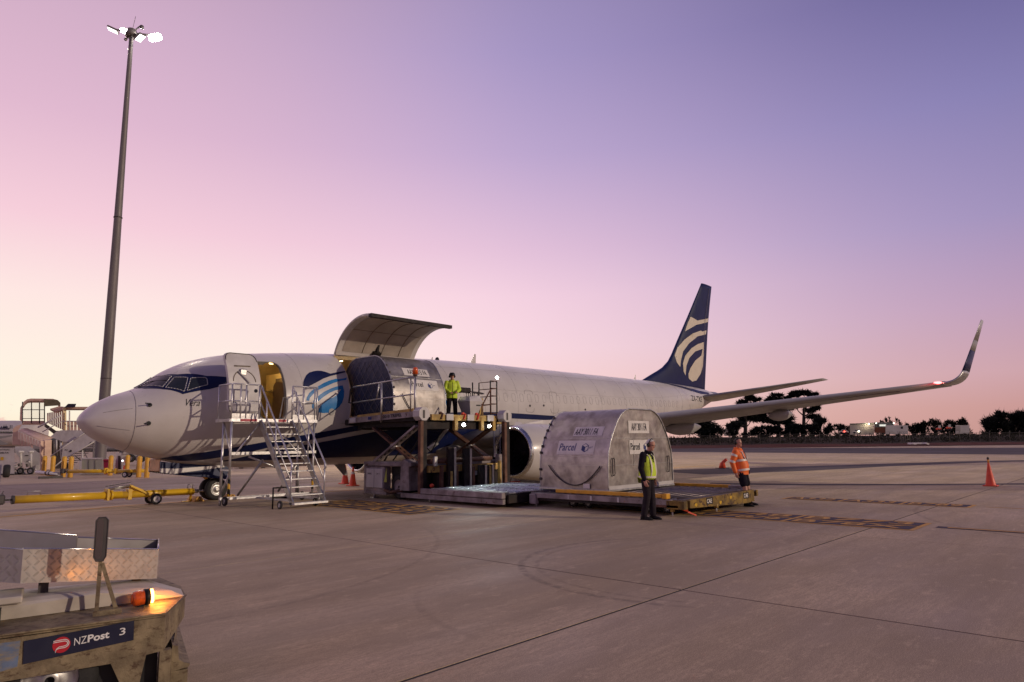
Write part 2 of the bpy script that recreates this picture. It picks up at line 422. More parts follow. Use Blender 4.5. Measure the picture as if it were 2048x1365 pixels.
M_LEAF = mat('dark_conifer_foliage', (.016, .018, .017), .9, var=.5, vs=.5, spec=.1)
M_LEAF2 = mat('dark_scrub_foliage', (.024, .023, .017), .9, var=.5, vs=.4, spec=.1)
M_GRASS = mat('verge_grass', (.045, .038, .026), .95, var=.4, vs=.15, dirt=(.07, .035, .028, 1), damt=.6, ds=.05, bump=.4, bs=2, spec=.1)
M_REDGRASS = mat('dry_red_verge', (.11, .042, .03), .95, var=.25, vs=.1, bump=.3, bs=2, spec=.1)
M_YLINE = mat('yellow_marking', (.56, .30, .06), .7, var=.2, vs=3, wear=(.25, .2, .17, 1), wlo=.62, whi=.7, wsc=8)
M_PALELINE = mat('pale_marking', (.5, .34, .28), .75, var=.2, vs=2)
M_BLINE = mat('black_marking', (.045, .03, .045), .75, var=.3, vs=3)
M_SHIRT = M_DKCLOTH

# concrete: broomed slab texture, stains, tyre marks
def concrete(name, base, k=1.0):
    m, nt, b = nmat(name); base = tuple(x * k for x in base)
    def layer(c, scale, det, lo, hi, st, amt, k, rg=.6):
        f, raw = noise_fac(nt, scale, det, lo, hi, st, 'World', rg); m_ = N(nt, 'ShaderNodeMath', operation='MULTIPLY', use_clamp=True); nt.links.new(f, m_.inputs[0]); m_.inputs[1].default_value = amt
        cl = N(nt, 'ShaderNodeClamp'); nt.links.new(m_.outputs[0], cl.inputs[0]); cl.inputs[2].default_value = amt
        return mixc(nt, cl.outputs[0], c, k3(base, k)), raw
    f1, _ = noise_fac(nt, .30, 6, .34, .66, (1, 1, 1), 'World')
    c = mixc(nt, f1, k3(base, .62), k3(base, 1.26))
    c, _ = layer(c, 1.1, 7, .42, .62, (.16, 1.2, 1), .85, .52)
    c, _ = layer(c, 2.4, 7, .56, .70, (.35, .8, 1), .8, .46, .68)
    c, _ = layer(c, 13, 5, .45, .58, (.22, 1.5, 1), .62, .60, .7)
    c, _ = layer(c, 5.0, 7, .55, .66, (.5, 1, 1), .55, 1.45, .75)
    c, _ = layer(c, 34, 4, .44, .60, (.5, 1.4, 1), .55, .55, .7)
    c, raw4 = layer(c, 80, 3, .42, .62, (.3, 1.6, 1), .5, .55)
    c, _ = layer(c, 120, 2, .5, .68, (1, 1, 1), .6, 1.6)
    c, _ = layer(c, 1.7, 8, .665, .70, (1, 1, 1), .8, .28, .8)
    # per slab tone
    oi = N(nt, 'ShaderNodeObjectInfo'); hr = N(nt, 'ShaderNodeMapRange'); nt.links.new(oi.outputs['Random'], hr.inputs[0]); hr.inputs[3].default_value = .88; hr.inputs[4].default_value = 1.10
    hs = N(nt, 'ShaderNodeHueSaturation'); nt.links.new(hr.outputs[0], hs.inputs['Value']); nt.links.new(c, hs.inputs['Color']); c = hs.outputs[0]
    # tyre scuffs: arcs about fixed centres
    g = N(nt, 'ShaderNodeNewGeometry')
    for (cx, cy, rad, wd, dx, dy, amin, st) in TYRES:
        v = N(nt, 'ShaderNodeVectorMath', operation='SUBTRACT'); nt.links.new(g.outputs['Position'], v.inputs[0]); v.inputs[1].default_value = (cx, cy, 0)
        ln = N(nt, 'ShaderNodeVectorMath', operation='LENGTH'); nt.links.new(v.outputs[0], ln.inputs[0])
        s1 = N(nt, 'ShaderNodeMath', operation='SUBTRACT'); nt.links.new(ln.outputs['Value'], s1.inputs[0]); s1.inputs[1].default_value = rad
        ab = N(nt, 'ShaderNodeMath', operation='ABSOLUTE'); nt.links.new(s1.outputs[0], ab.inputs[0])
        mr = N(nt, 'ShaderNodeMapRange'); nt.links.new(ab.outputs[0], mr.inputs[0]); mr.inputs[1].default_value = wd * .4; mr.inputs[2].default_value = wd; mr.inputs[3].default_value = 1; mr.inputs[4].default_value = 0
        nv = N(nt, 'ShaderNodeVectorMath', operation='NORMALIZE'); nt.links.new(v.outputs[0], nv.inputs[0])
        dt = N(nt, 'ShaderNodeVectorMath', operation='DOT_PRODUCT'); nt.links.new(nv.outputs[0], dt.inputs[0]); dt.inputs[1].default_value = (dx, dy, 0)
        ar = N(nt, 'ShaderNodeMapRange'); nt.links.new(dt.outputs['Value'], ar.inputs[0]); ar.inputs[1].default_value = amin; ar.inputs[2].default_value = amin + .25
        fn, _ = noise_fac(nt, 9, 4, .36, .6, (1, 1, 1), 'World')
        a1 = N(nt, 'ShaderNodeMath', operation='MULTIPLY'); nt.links.new(mr.outputs[0], a1.inputs[0]); nt.links.new(ar.outputs[0], a1.inputs[1])
        a2 = N(nt, 'ShaderNodeMath', operation='MULTIPLY'); nt.links.new(a1.outputs[0], a2.inputs[0]); nt.links.new(fn, a2.inputs[1])
        a3 = N(nt, 'ShaderNodeMath', operation='MULTIPLY', use_clamp=True); nt.links.new(a2.outputs[0], a3.inputs[0]); a3.inputs[1].default_value = st
        c = mixc(nt, a3.outputs[0], c, k3(base, .34))
    nt.links.new(c, b.inputs['Base Color'])
    fr, _ = noise_fac(nt, .8, 5, .3, .7, (.3, 1, 1), 'World')
    rr = N(nt, 'ShaderNodeMapRange'); nt.links.new(fr, rr.inputs[0]); rr.inputs[3].default_value = .55; rr.inputs[4].default_value = .85; nt.links.new(rr.outputs[0], b.inputs['Roughness'])
    b.inputs['Specular IOR Level'].default_value = .35
    bp = N(nt, 'ShaderNodeBump'); bp.inputs['Strength'].default_value = .35; bp.inputs['Distance'].default_value = .004; nt.links.new(raw4, bp.inputs['Height'])
    nt.links.new(bp.outputs[0], b.inputs['Normal'])
    return m
TYRES = [(3.2, -17.3, 2.66, .07, -.62, .78, .2, .75), (3.2, -17.3, 2.44, .045, -.62, .78, .1, .5), (1.35, -17.6, 2.83, .06, -.9, .44, .88, .6), (26, -9, 9.5, .16, -.3, -.95, .6, .5), (14, -24, 6.5, .07, -.5, .86, .6, .5), (-3, -8, 7.0, .06, .5, -.86, .7, .4)]
M_CONCRETE = concrete('apron_concrete', (.53, .40, .258))
TYRES_KEEP = TYRES; TYRES = []
M_FARAPRON = concrete('far_apron_concrete', (.62, .47, .30))  # lighter copy of the apron concrete: far floodlighting put into the colour
M_ASPHALT = mat('taxiway_asphalt', (.075, .06, .062), .8, var=.22, vs=.08, stretch=(.3, 1, 1), bump=.1, spec=.25)
M_JOINT = mat('joint_filler', (.02, .016, .016), .85)
M_PALEJOINT = mat('pale_joint_filler', (.13, .11, .10), .85)
# ================================================================== setting: ground, apron slabs, markings, verge
def sheet(name, poly, z, m, kind='structure', parent=None):
    mb = MB(); mb.add([(x, y, z) for x, y in poly], [tuple(range(len(poly)))])
    return mb.build(name, m, parent, kind=kind)
sheet('ground', [(-2500, -2500), (2500, -2500), (2500, 2500), (-2500, 2500)], -.06, M_FARAPRON)
apron = sheet('apron', [(-40, -60), (125, -60), (125, 70), (-40, 70)], -.004, M_JOINT)
PX0, PY0, PIT = 1.42, -17.8, 5.83
def slab(ix, iy, gx0, gx1, gy0, gy1):
    x0 = PX0 + ix * PIT + gx0; x1 = PX0 + (ix + 1) * PIT - gx1; y0 = PY0 + iy * PIT + gy0; y1 = PY0 + (iy + 1) * PIT - gy1
    cx, cy = (x0 + x1) / 2, (y0 + y1) / 2; hx, hy = (x1 - x0) / 2, (y1 - y0) / 2; b = .0015
    mb = MB()
    mb.add([(cx - hx + b, cy - hy + b, 0), (cx + hx - b, cy - hy + b, 0), (cx + hx - b, cy + hy - b, 0), (cx - hx + b, cy + hy - b, 0),
            (cx - hx, cy - hy, -.0015), (cx + hx, cy - hy, -.0015), (cx + hx, cy + hy, -.0015), (cx - hx, cy + hy, -.0015),
            (cx - hx, cy - hy, -.021), (cx + hx, cy - hy, -.021), (cx + hx, cy + hy, -.021), (cx - hx, cy + hy, -.021)],
           [(0, 1, 2, 3), (4, 5, 1, 0), (5, 6, 2, 1), (6, 7, 3, 2), (7, 4, 0, 3), (8, 9, 5, 4), (9, 10, 6, 5), (10, 11, 7, 6), (11, 8, 4, 7)])
    return mb.build('concrete_slab', M_CONCRETE, apron, recalc=False)
def gapx(i): return .015 if i == 0 else .009
def gapy(i): return .019 if i == 0 else .008
for ix in range(-4, 9):
    for iy in range(-4, 6):
        slab(ix, iy, gapx(ix), gapx(ix + 1), gapy(iy), gapy(iy + 1))
# apron beyond the single slabs, as one sheet
xa, xb = PX0 - 4 * PIT, PX0 + 9 * PIT; ya, yb = PY0 - 4 * PIT, PY0 + 6 * PIT
mb = MB()
for (x0, x1, y0, y1) in ((xb, 125, ya, yb), (xa, 125, yb, 70), (xb, 125, -60, ya), (-40, xb, -60, ya), (-40, xa, ya, 70)):
    mb.add([(x0, y0, -.001), (x1, y0, -.001), (x1, y1, -.001), (x0, y1, -.001)], [(0, 1, 2, 3)])
mb.build('apron_far_field', M_FARAPRON, None, kind='structure')
# darker asphalt shapes and one narrow dark stripe crossing the apron
sheet('taxiway', [(62, -60), (118, -60), (124, 70), (92, 70)], .004, M_ASPHALT, 'structure')
sheet('asphalt_patch', [(26.5, -9.0), (44, -16), (60, -22), (66, -60), (75, -60), (70, -14), (56, 2), (40, 10), (28, 6)], .006, M_ASPHALT, 'structure') if False else None
def asph_strip(pts, w, name):
    mb = MB(); P = [Vector((x, y, 0)) for x, y in pts]; L = []; Rr = []
    for i, q in enumerate(P):
        d = (P[min(i + 1, len(P) - 1)] - P[max(i - 1, 0)]).normalized(); n = Vector((-d.y, d.x, 0))
        ww = w[i] if isinstance(w, (list, tuple)) else w
        L.append(q + n * ww + Vector((0, 0, .004))); Rr.append(q - n * ww + Vector((0, 0, .004)))
    m = len(P); mb.add(L + Rr, [(i, i + 1, m + i + 1, m + i) for i in range(m - 1)])
    return mb.build(name, M_ASPHALT, None, kind='structure')
asph_strip([(27, -3), (33, -6.0), (40, -8.5), (50, -12.5), (64, -22)], [2.8, 2.4, 1.6, 1.2, .9], 'asphalt_band')
asph_strip([(19.4, -9), (20.6, -12.2), (22.5, -15.2), (25.5, -19), (33, -28)], [.5, .42, .36, .36, .4], 'dark_ground_stripe')  # narrow curved dark stripe laid over the slabs
# verge: dry red strip, grass bank with shrubs
def at_d(px, d, z=0):
    p = at(px, 880, d); return Vector((p.x, p.y, z))
def strip3(name, m, rows, pxs):
    """rows: (depth, z)"""
    mb = MB(); vs = []; n = len(pxs)
    for d, z in rows:
        for i, px in enumerate(pxs): vs.append(at_d(px, d, z + (0 if z < .1 else .25 * mnoise.noise(Vector((px * .013, d * .05, 3.1))))))
    fs = [(j * n + i, j * n + i + 1, (j + 1) * n + i + 1, (j + 1) * n + i) for j in range(len(rows) - 1) for i in range(n - 1)]
    mb.smooth = True; mb.add(vs, fs); return mb.build(name, m, None, kind='structure')
PXS = list(range(900, 3300, 60))
strip3('dry_verge', M_REDGRASS, [(136, .01), (139, .12), (150, .5)], PXS)
strip3('grass_bank', M_GRASS, [(149.8, .48), (156, .7), (164, 1.6), (172, 2.0), (200, 2.1), (260, 2.0), (420, 3.0)], PXS)
PXL = list(range(-900, 1000, 100))
strip3('far_field', M_GRASS, [(230, .02), (300, .5), (500, 2.0)], PXL)

# ------------------------------------------------------------------ painted markings
mk = sheet('lead_in_line', [(-30, -.9 - 28.3 * .29 * .0 - .9), (-1.7, -.94), (1.4, -.04), (3.5, -.09), (38, -.09), (38, .09), (3.5, .07), (1.4, .12), (-1.7, -.76), (-30, -1.6)], .004, M_YLINE)
sheet('pale_line', [(-2.2, 6.1), (4.0, .9), (4.1, 1.0), (-2.1, 6.25)], .004, M_PALELINE)
def code_panel(x0, x1, y0, y1, rows, name, m_line=None):
    """stand code panel: black field, yellow border and codes; text reads along -y, tops to +x"""
    m_line = m_line or M_YLINE
    o = sheet(name, [(x0, y0), (x1, y0), (x1, y1), (x0, y1)], .004, m_line)
    t = .09; nr = len(rows); rh = (x1 - x0 - t) / nr
    for r, codes in enumerate(rows):
        L = y0 - y1; cw = (L - t) / len(codes)
        for c, code in enumerate(codes):
            a0 = x1 - (r + 1) * rh; a1 = a0 + rh - t; b0 = y0 - t - c * cw; b1 = b0 - cw + t
            sheet('code_field', [(a0, b0), (a1, b0), (a1, b1), (a0, b1)], .008, M_BLINE, parent=o)
            if code:
                lettering('code_lettering', code, m_line, (a0 + .07, b0 - .10, .011), (0, -1, 0), (1, 0, 0), cw - t - .25, a1 - a0 - .14, o, lift=.001, bold=.012)
    return o
code_panel(8.62, 10.10, -11.2, -18.52, [['A35K', 'B748', 'B773'], ['B77W', 'B778/9', 'B78X']], 'stand_code_panel')
code_panel(14.05, 14.95, -13.9, -18.5, [['A332', 'A333', 'B789']], 'stand_code_panel')
code_panel(4.75, 6.55, -3.6, -8.7, [['B738', 'A320'], ['B737', 'A321']], 'stand_code_panel')
sheet('stand_bar', [(9.35, -18.72), (9.62, -18.72), (9.62, -26), (9.35, -26)], .004, M_BLINE)
sheet('stand_bar_line', [(9.43, -18.9), (9.54, -18.9), (9.54, -26), (9.43, -26)], .008, M_YLINE)
sheet('stand_bar_line', [(14.45, -18.75), (14.53, -18.75), (14.53, -26), (14.45, -26)], .004, M_YLINE)
# ================================================================== cargo aircraft
AC = empty('cargo_aircraft', (0, 0, 0), 0, 'white narrow-body cargo jet with navy tail and raised cargo door, being loaded', 'aircraft')
FX = [0, .05, .15, .35, .8, 1.4, 1.65, 1.9, 2.3, 2.8, 3.4, 4.2, 5.2, 6.5, 8, 10, 13, 17, 24, 27, 28, 30, 33, 36, 38]
FT = [2.42, 2.53, 2.67, 2.87, 3.13, 3.37, 3.52, 3.72, 4.0, 4.25, 4.45, 4.62, 4.74, 4.86, 4.96, 5.03, 5.14, 5.19, 5.2, 5.2, 5.2, 5.2, 5.16, 5.06, 4.85]
FB = [2.42, 2.30, 2.17, 1.98, 1.73, 1.5, 1.43, 1.37, 1.27, 1.16, 1.08, 1.0, .95, .94, .95, .96, .98, 1.0, 1.05, 1.3, 1.5, 2.0, 2.9, 3.75, 4.35]
FWD = [0, .22, .40, .60, .93, 1.24, 1.33, 1.41, 1.52, 1.64, 1.74, 1.83, 1.875, 1.88, 1.88, 1.88, 1.88, 1.88, 1.88, 1.88, 1.84, 1.7, 1.3, .75, .25]
def interp(x, X, Y):
    if x <= X[0]: return Y[0]
    if x >= X[-1]: return Y[-1]
    lo = 0
    while X[lo + 1] < x: lo += 1
    # monotone-ish hermite
    h = X[lo + 1] - X[lo]; t = (x - X[lo]) / h
    def sl(i):
        if i <= 0 or i >= len(X) - 1: return (Y[min(i + 1, len(X) - 1)] - Y[max(i - 1, 0)]) / (X[min(i + 1, len(X) - 1)] - X[max(i - 1, 0)])
        a = (Y[i] - Y[i - 1]) / (X[i] - X[i - 1]); b = (Y[i + 1] - Y[i]) / (X[i + 1] - X[i])
        return 0 if a * b <= 0 else 2 * a * b / (a + b)
    m0, m1 = sl(lo) * h, sl(lo + 1) * h
    return (2 * t ** 3 - 3 * t * t + 1) * Y[lo] + (t ** 3 - 2 * t * t + t) * m0 + (-2 * t ** 3 + 3 * t * t) * Y[lo + 1] + (t ** 3 - t * t) * m1
def sect(x):
    zt, zb, w = interp(x, FX, FT), interp(x, FX, FB), interp(x, FX, FWD)
    zm = zb + (zt - zb) * (.5 + .032 * min(x / 5, 1)); return zt, zb, w, zm
def skin(x, t, off=0.0):
    """point on the port skin; t=0 at widest, +90deg crown, -90 belly"""
    zt, zb, w, zm = sect(x); h = (zt - zm) if math.sin(t) > 0 else (zm - zb)
    return Vector((x, -(w + off) * math.cos(t), zm + (h + off) * math.sin(t)))
def t_of_z(x, z):
    zt, zb, w, zm = sect(x); h = (zt - zm) if z > zm else (zm - zb)
    return math.asin(max(-1, min(1, (z - zm) / max(h, 1e-3))))
# convex rounded openings in (x,z)
def rrect(x0, x1, z0, z1, r, n=4):
    P = []
    for cx, cz, a0 in ((x1 - r, z1 - r, 0), (x0 + r, z1 - r, 90), (x0 + r, z0 + r, 180), (x1 - r, z0 + r, 270)):
        for i in range(n + 1):
            a = R(a0 + 90 * i / n); P.append((cx + r * math.cos(a), cz + r * math.sin(a)))
    return P
OPEN_DOOR = rrect(4.44, 5.28, 2.47, 4.33, .2)
OPEN_CARGO = [(11.22, 2.53), (11.22, 4.83), (7.68, 4.80), (7.68, 2.53)]
def cut_opening(bm, poly):
    xs = [q[0] for q in poly]; zs = [q[1] for q in poly]; n = len(poly)
    area = sum(poly[i][0] * poly[(i + 1) % n][1] - poly[(i + 1) % n][0] * poly[i][1] for i in range(n)); sg = 1 if area > 0 else -1
    for i in range(n):
        a = Vector((poly[i][0], 0, poly[i][1])); b = Vector((poly[(i + 1) % n][0], 0, poly[(i + 1) % n][1]))
        d = b - a
        if d.length < 1e-5: continue
        nor = Vector((d.z, 0, -d.x)).normalized()
        fs = [f for f in bm.faces if any(v.co.y < .02 and min(xs) - .3 < v.co.x < max(xs) + .3 and min(zs) - .3 < v.co.z < max(zs) + .4 for v in f.verts)]
        geom = set(fs)
        for f in fs: geom.update(f.edges); geom.update(f.verts)
        bmesh.ops.bisect_plane(bm, geom=list(geom), plane_co=a, plane_no=nor, dist=1e-5)
    def inside(x, z):
        for i in range(n):
            ax, az = poly[i]; bx, bz = poly[(i + 1) % n]
            if ((bx - ax) * (z - az) - (bz - az) * (x - ax)) * sg < -1e-6: return False
        return True
    kill = []
    for f in bm.faces:
        c = f.calc_center_median()
        if c.y < -.1 and inside(c.x, c.z): kill.append(f)
    bmesh.ops.delete(bm, geom=kill, context='FACES')
def fus_mesh(name, x0, x1, scale, mat_, parent, dx=.18, nt=72, openings=(), flip=False):
    xs = []; x = x0
    while x < x1 - 1e-6:
        xs.append(x); x += .03 if x < .3 else (.08 if x < 3.2 else dx)
    xs.append(x1); bm = bmesh.new(); rings = []
    for x in xs:
        zt, zb, w, zm = sect(x); ring = []
        for k in range(nt):
            a = 2 * math.pi * k / nt; h = (zt - zm) if math.sin(a) > 0 else (zm - zb)
            ring.append(bm.verts.new((x, -(w * scale) * math.cos(a), zm + h * scale * math.sin(a))))
        rings.append(ring)
    for i in range(len(rings) - 1):
        for k in range(nt):
            q = (rings[i][k], rings[i + 1][k], rings[i + 1][(k + 1) % nt], rings[i][(k + 1) % nt])
            try: bm.faces.new(q if not flip else q[::-1])
            except ValueError: pass
    bm.faces.new(rings[-1]) if x1 > 30 else None
    bmesh.ops.remove_doubles(bm, verts=bm.verts, dist=1e-4)
    for p in openings: cut_opening(bm, p)
    for f in bm.faces: f.smooth = True
    me = bpy.data.meshes.new(name); bm.to_mesh(me); bm.free(); me.materials.append(mat_)
    o = bpy.data.objects.new(name, me); COL.objects.link(o); o.parent = parent
    return o
FUS = fus_mesh('fuselage', 0.0, 38.0, 1.0, M_WHITE, AC, openings=(OPEN_DOOR, OPEN_CARGO))
fus_mesh('cabin_lining', 3.4, 15.0, .955, M_INT, AC, dx=.3, openings=(rrect(4.44, 5.28, 2.47, 4.33, .2), OPEN_CARGO))
def reveal(name, poly, m, sub=6):
    P = []
    n = len(poly)
    for i in range(n):
        a, b = poly[i], poly[(i + 1) % n]; k = sub if math.dist(a, b) > .3 else 1
        for j in range(k): P.append((a[0] + (b[0] - a[0]) * j / k, a[1] + (b[1] - a[1]) * j / k))
    mb = MB(); out = []; inn = []
    for x, z in P:
        t = t_of_z(x, z); o_ = skin(x, t, .012); out.append(o_)
        zt, zb, w, zm = sect(x); inn.append(Vector((x, o_.y + .16 * math.cos(t), o_.z - .12 * math.sin(t) * (1 if t > .9 else 0))))
    m_ = len(P); mb.add(out + inn, [(i, (i + 1) % m_, m_ + (i + 1) % m_, m_ + i) for i in range(m_)])
    # raised edge strip
    for i in range(m_):
        mb.bar(out[i], out[(i + 1) % m_], .02)
    return mb.build(name, m, FUS, recalc=True)
reveal('door_frame', OPEN_DOOR, M_BELLY); reveal('cargo_door_frame', OPEN_CARGO, M_INT)
mb = MB(); mb.span((3.4, -1.78, 2.38), (15, 1.78, 2.46)); mb.build('cabin_floor', M_INTDARK, AC)
for x in (3.42, 6.7):
    mb = MB(); zt, zb, w, zm = sect(x); mb.add([(x, -.94 * w * math.cos(R(a)), zm + .94 * ((zt - zm) if math.sin(R(a)) > 0 else (zm - zb)) * math.sin(R(a))) for a in range(0, 360, 10)], [tuple(range(36))]); mb.build('cabin_bulkhead', M_INT, AC)
mb = MB(); mb.span((6.02, -1.15, 2.46), (6.5, .9, 4.12)); mb.build('galley_wall', mat('galley_cream', (.7, .56, .3), .5, var=.1), AC)
mb = MB(); mb.span((3.5, -.4, 2.46), (4.35, .5, 4.3), bev=.03); mb.build('galley_cabinet', M_INT, AC)
for k, (y0, y1, z0, z1) in enumerate(((-.62, -.18, 2.75, 3.45), (-1.05, -.70, 2.55, 3.3), (-1.15, -.80, 3.62, 4.0), (-.70, -.36, 3.68, 4.04), (-.22, .18, 3.6, 3.95), (-.1, .3, 2.6, 3.4))):
    mb = MB(); mb.span((5.99, y0, z0), (6.015, y1, z1), bev=.008); mb.build('galley_panel', (M_BLACK, M_INTDARK, M_LOADERDK)[k % 3], AC)
mb = MB(); mb.span((5.7, -1.1, 3.46), (6.0, .6, 3.52)); mb.build('galley_shelf', M_CHROME, AC)
for y in (-.95, -.5, -.05):
    mb = MB(); mb.lathe([(.05, 0), (.06, .1), (.045, .2), (0, .21)], (5.85, y, 3.52), n=10); mb.build('galley_jar', M_CABINET, AC)
mb = MB(); mb.prism(rrect(-1.62, -.95, 2.5, 3.72, .25), 5.30, 5.36, lambda u, v, w: Vector((w, u, v))); mb.build('jump_seat_panel', mat('brown_panel', (.22, .13, .07), .6, var=.2), AC)
mb = MB(); mb.tube((4.62, -.9, 3.3), (4.62, -.9, 3.95), .09, .12, n=10); mb.build('hanging_vest', M_VEST, AC)
mb = MB(); mb.box((5.6, -.6, 4.40), (.3, .5, .04)); mb.build('cabin_lamp', M_CABINLAMP, AC)
mb = MB(); mb.box((8.1, -.6, 4.66), (.06, .1, .03)); mb.build('bay_lamp', M_CABINLAMP, AC)
for nm, loc, en, col in (('cabin_light', (5.35, -.55, 4.22), 14, (1, .66, .25)), ('bay_light', (8.05, -.4, 4.45), 12, (1, .55, .22))):
    l = bpy.data.lights.new(nm, 'POINT'); l.energy = en; l.color = col; l.shadow_soft_size = .12
    o = bpy.data.objects.new(nm, l); o.location = loc; COL.objects.link(o); o.parent = AC
    o['kind'] = 'helper'

# ------------------------------------------------------------------ painted shapes that follow the skin
def point_in(poly, x, y):
    c = False; n = len(poly); j = n - 1
    for i in range(n):
        if (poly[i][1] > y) != (poly[j][1] > y) and x < (poly[j][0] - poly[i][0]) * (y - poly[i][1]) / (poly[j][1] - poly[i][1]) + poly[i][0]: c = not c
        j = i
    return c
def decal(name, poly, m, parent, xz=True, off=.007, step=.14, tri=None, surf=None, label=None):
    """poly in (x,z) (or (x,angle) when xz is False) laid on the port skin"""
    sf = surf or (lambda x, t: skin(x, t, off))
    P = [(x, (t_of_z(x, z) if xz else z)) for x, z in poly]
    K = 1.9 if not surf else 1.0
    bm = bmesh.new(); vs = [bm.verts.new((x, t * K, 0)) for x, t in P]
    f = bm.faces.new(vs); bmesh.ops.triangulate(bm, faces=[f])
    x0 = min(q[0] for q in P); x1 = max(q[0] for q in P); y0 = min(q[1] for q in P) * K; y1 = max(q[1] for q in P) * K
    a = x0 + step
    while a < x1: bmesh.ops.bisect_plane(bm, geom=bm.verts[:] + bm.edges[:] + bm.faces[:], plane_co=(a, 0, 0), plane_no=(1, 0, 0)); a += step
    a = y0 + step
    while a < y1: bmesh.ops.bisect_plane(bm, geom=bm.verts[:] + bm.edges[:] + bm.faces[:], plane_co=(0, a, 0), plane_no=(0, 1, 0)); a += step
    for v in bm.verts: v.co = sf(v.co.x, v.co.y / K)
    for q in bm.faces: q.smooth = True
    bmesh.ops.recalc_face_normals(bm, faces=bm.faces)
    me = bpy.data.meshes.new(name); bm.to_mesh(me); bm.free(); me.materials.append(m)
    o = bpy.data.objects.new(name, me); COL.objects.link(o); o.parent = parent
    return tag(o, label)
def skin_text(name, txt, m, x0, z0, width, height, parent=None, off=.009, **kw):
    vs, fs = fit_text(txt, width, height, **kw); mb = MB()
    mb.add([skin(x0 + a, t_of_z(x0 + a, z0 + b), off) for a, b in vs], fs)
    return mb.build(name, m, parent or FUS, recalc=False)
CAP = [(5.9, 3.56), (5.93, 3.69), (5.99, 3.8), (6.1, 3.94), (6.25, 4.05), (6.44, 4.11), (6.6, 4.14), (6.74, 4.14), (6.88, 4.11), (7.04, 4.06), (7.36, 4.14), (7.66, 4.2), (7.66, 4.15), (7.33, 4.06), (7.0, 3.97), (6.72, 3.87), (6.42, 3.72), (6.11, 3.57), (5.94, 3.43), (5.9, 3.49)]
ST1 = [(7.65, 3.96), (7.58, 3.87), (7.37, 3.83), (7.05, 3.73), (6.75, 3.6), (6.41, 3.45), (6.24, 3.32), (6.11, 3.19), (6.08, 3.09), (5.97, 3.1), (6.0, 3.2), (6.1, 3.35), (6.29, 3.5), (6.44, 3.58), (6.68, 3.71), (6.92, 3.81), (7.16, 3.88), (7.24, 3.89), (7.28, 3.88), (7.47, 3.91)]
ST2 = [(7.4, 3.67), (7.43, 3.47), (7.4, 3.27), (7.33, 3.07), (7.23, 2.94), (7.09, 2.83), (6.89, 2.73), (6.64, 2.71), (6.43, 2.73), (6.45, 2.86), (6.57, 3.0), (6.76, 3.15), (6.98, 3.24), (7.15, 3.33), (7.32, 3.53), (7.11, 3.49), (6.88, 3.4), (6.66, 3.27), (6.48, 3.14), (6.34, 3.03), (6.27, 2.92), (6.25, 2.82), (6.19, 2.88), (6.2, 3.01), (6.26, 3.13), (6.41, 3.26), (6.63, 3.4), (6.9, 3.53), (7.13, 3.61)]
decal('emblem_cap', CAP, M_NAVY, FUS); decal('emblem_stripe', ST1, M_BLUE, FUS); decal('emblem_drop', ST2, M_BLUE, FUS)
UPT = [(2.14, 1.34), (2.36, 1.40), (2.79, 1.46), (3.47, 1.56), (4.07, 1.66), (4.81, 1.79), (5.69, 1.94), (6.54, 2.07), (7.58, 2.24), (8.64, 2.42), (11, 2.76), (13, 2.9), (14.86, 2.93), (16.98, 2.89), (19.2, 2.84), (26, 2.75), (30, 2.9)]
UPB = [(2.3, 1.30), (2.65, 1.25), (3.64, 1.33), (3.91, 1.38), (4.55, 1.5), (4.96, 1.6), (6.57, 1.87), (7.62, 2.06), (8.69, 2.24), (11, 2.56), (13, 2.69), (14.89, 2.70), (17.02, 2.67), (19.24, 2.64), (26, 2.58), (30, 2.88)]
decal('livery_upper_stripe', UPT + UPB[::-1], M_NAVY, FUS, step=.3)
WHB = [(3.6, 1.20), (3.99, 1.26), (5.03, 1.53), (6.68, 1.74), (8.73, 2.09), (11, 2.36), (13, 2.45), (15.5, 2.3)]
NVB = [(4.0, 1.21), (5.2, 1.21), (6.89, 1.23), (8.29, 1.23), (9.27, 1.23), (13, 1.3), (15.5, 1.5)]
decal('livery_lower_field', WHB + NVB[::-1], M_NAVY, FUS, step=.3)
BAND = [(1.36, R(84)), (1.75, R(84)), (1.98, R(72))]
decal('cockpit_band', [(1.40, R(86)), (1.95, R(88)), (2.06, R(72)), (2.31, t_of_z(2.31, 3.79)), (2.97, t_of_z(2.97, 3.75)), (3.6, t_of_z(3.6, 3.73)), (4.43, t_of_z(4.43, 3.68)), (4.43, t_of_z(4.43, 3.62)), (3.45, t_of_z(3.45, 3.49)), (2.97, t_of_z(2.97, 3.34)), (2.27, t_of_z(2.27, 3.17)), (1.85, t_of_z(1.85, 3.31)), (1.52, t_of_z(1.52, 3.34))], M_NAVY, FUS, xz=False, off=.006, step=.1)
def pane(corners, nm='cockpit_window'):
    w = decal(nm, corners, M_GLASS, AC, xz=False, off=.016, step=.08)
    mb = MB(); n = len(corners)
    for i in range(n):
        a, b = corners[i], corners[(i + 1) % n]
        for j in range(6):
            p = [skin(a[0] + (b[0] - a[0]) * k / 6, a[1] + (b[1] - a[1]) * k / 6, .016) for k in (j, j + 1)]
            mb.tube(p[0], p[1], .014, n=6)
    mb.build('window_frame', M_METAL, w)
tz = t_of_z
pane([(1.47, R(83)), (1.90, R(85)), (2.16, tz(2.16, 3.72)), (1.86, tz(1.86, 3.38))])
pane([(2.19, tz(2.19, 3.68)), (2.49, tz(2.49, 3.68)), (2.31, tz(2.31, 3.25)), (1.91, tz(1.91, 3.36))])
pane([(2.55, tz(2.55, 3.66)), (2.92, tz(2.92, 3.69)), (2.95, tz(2.95, 3.64)), (2.93, tz(2.93, 3.47)), (2.38, tz(2.38, 3.27))])
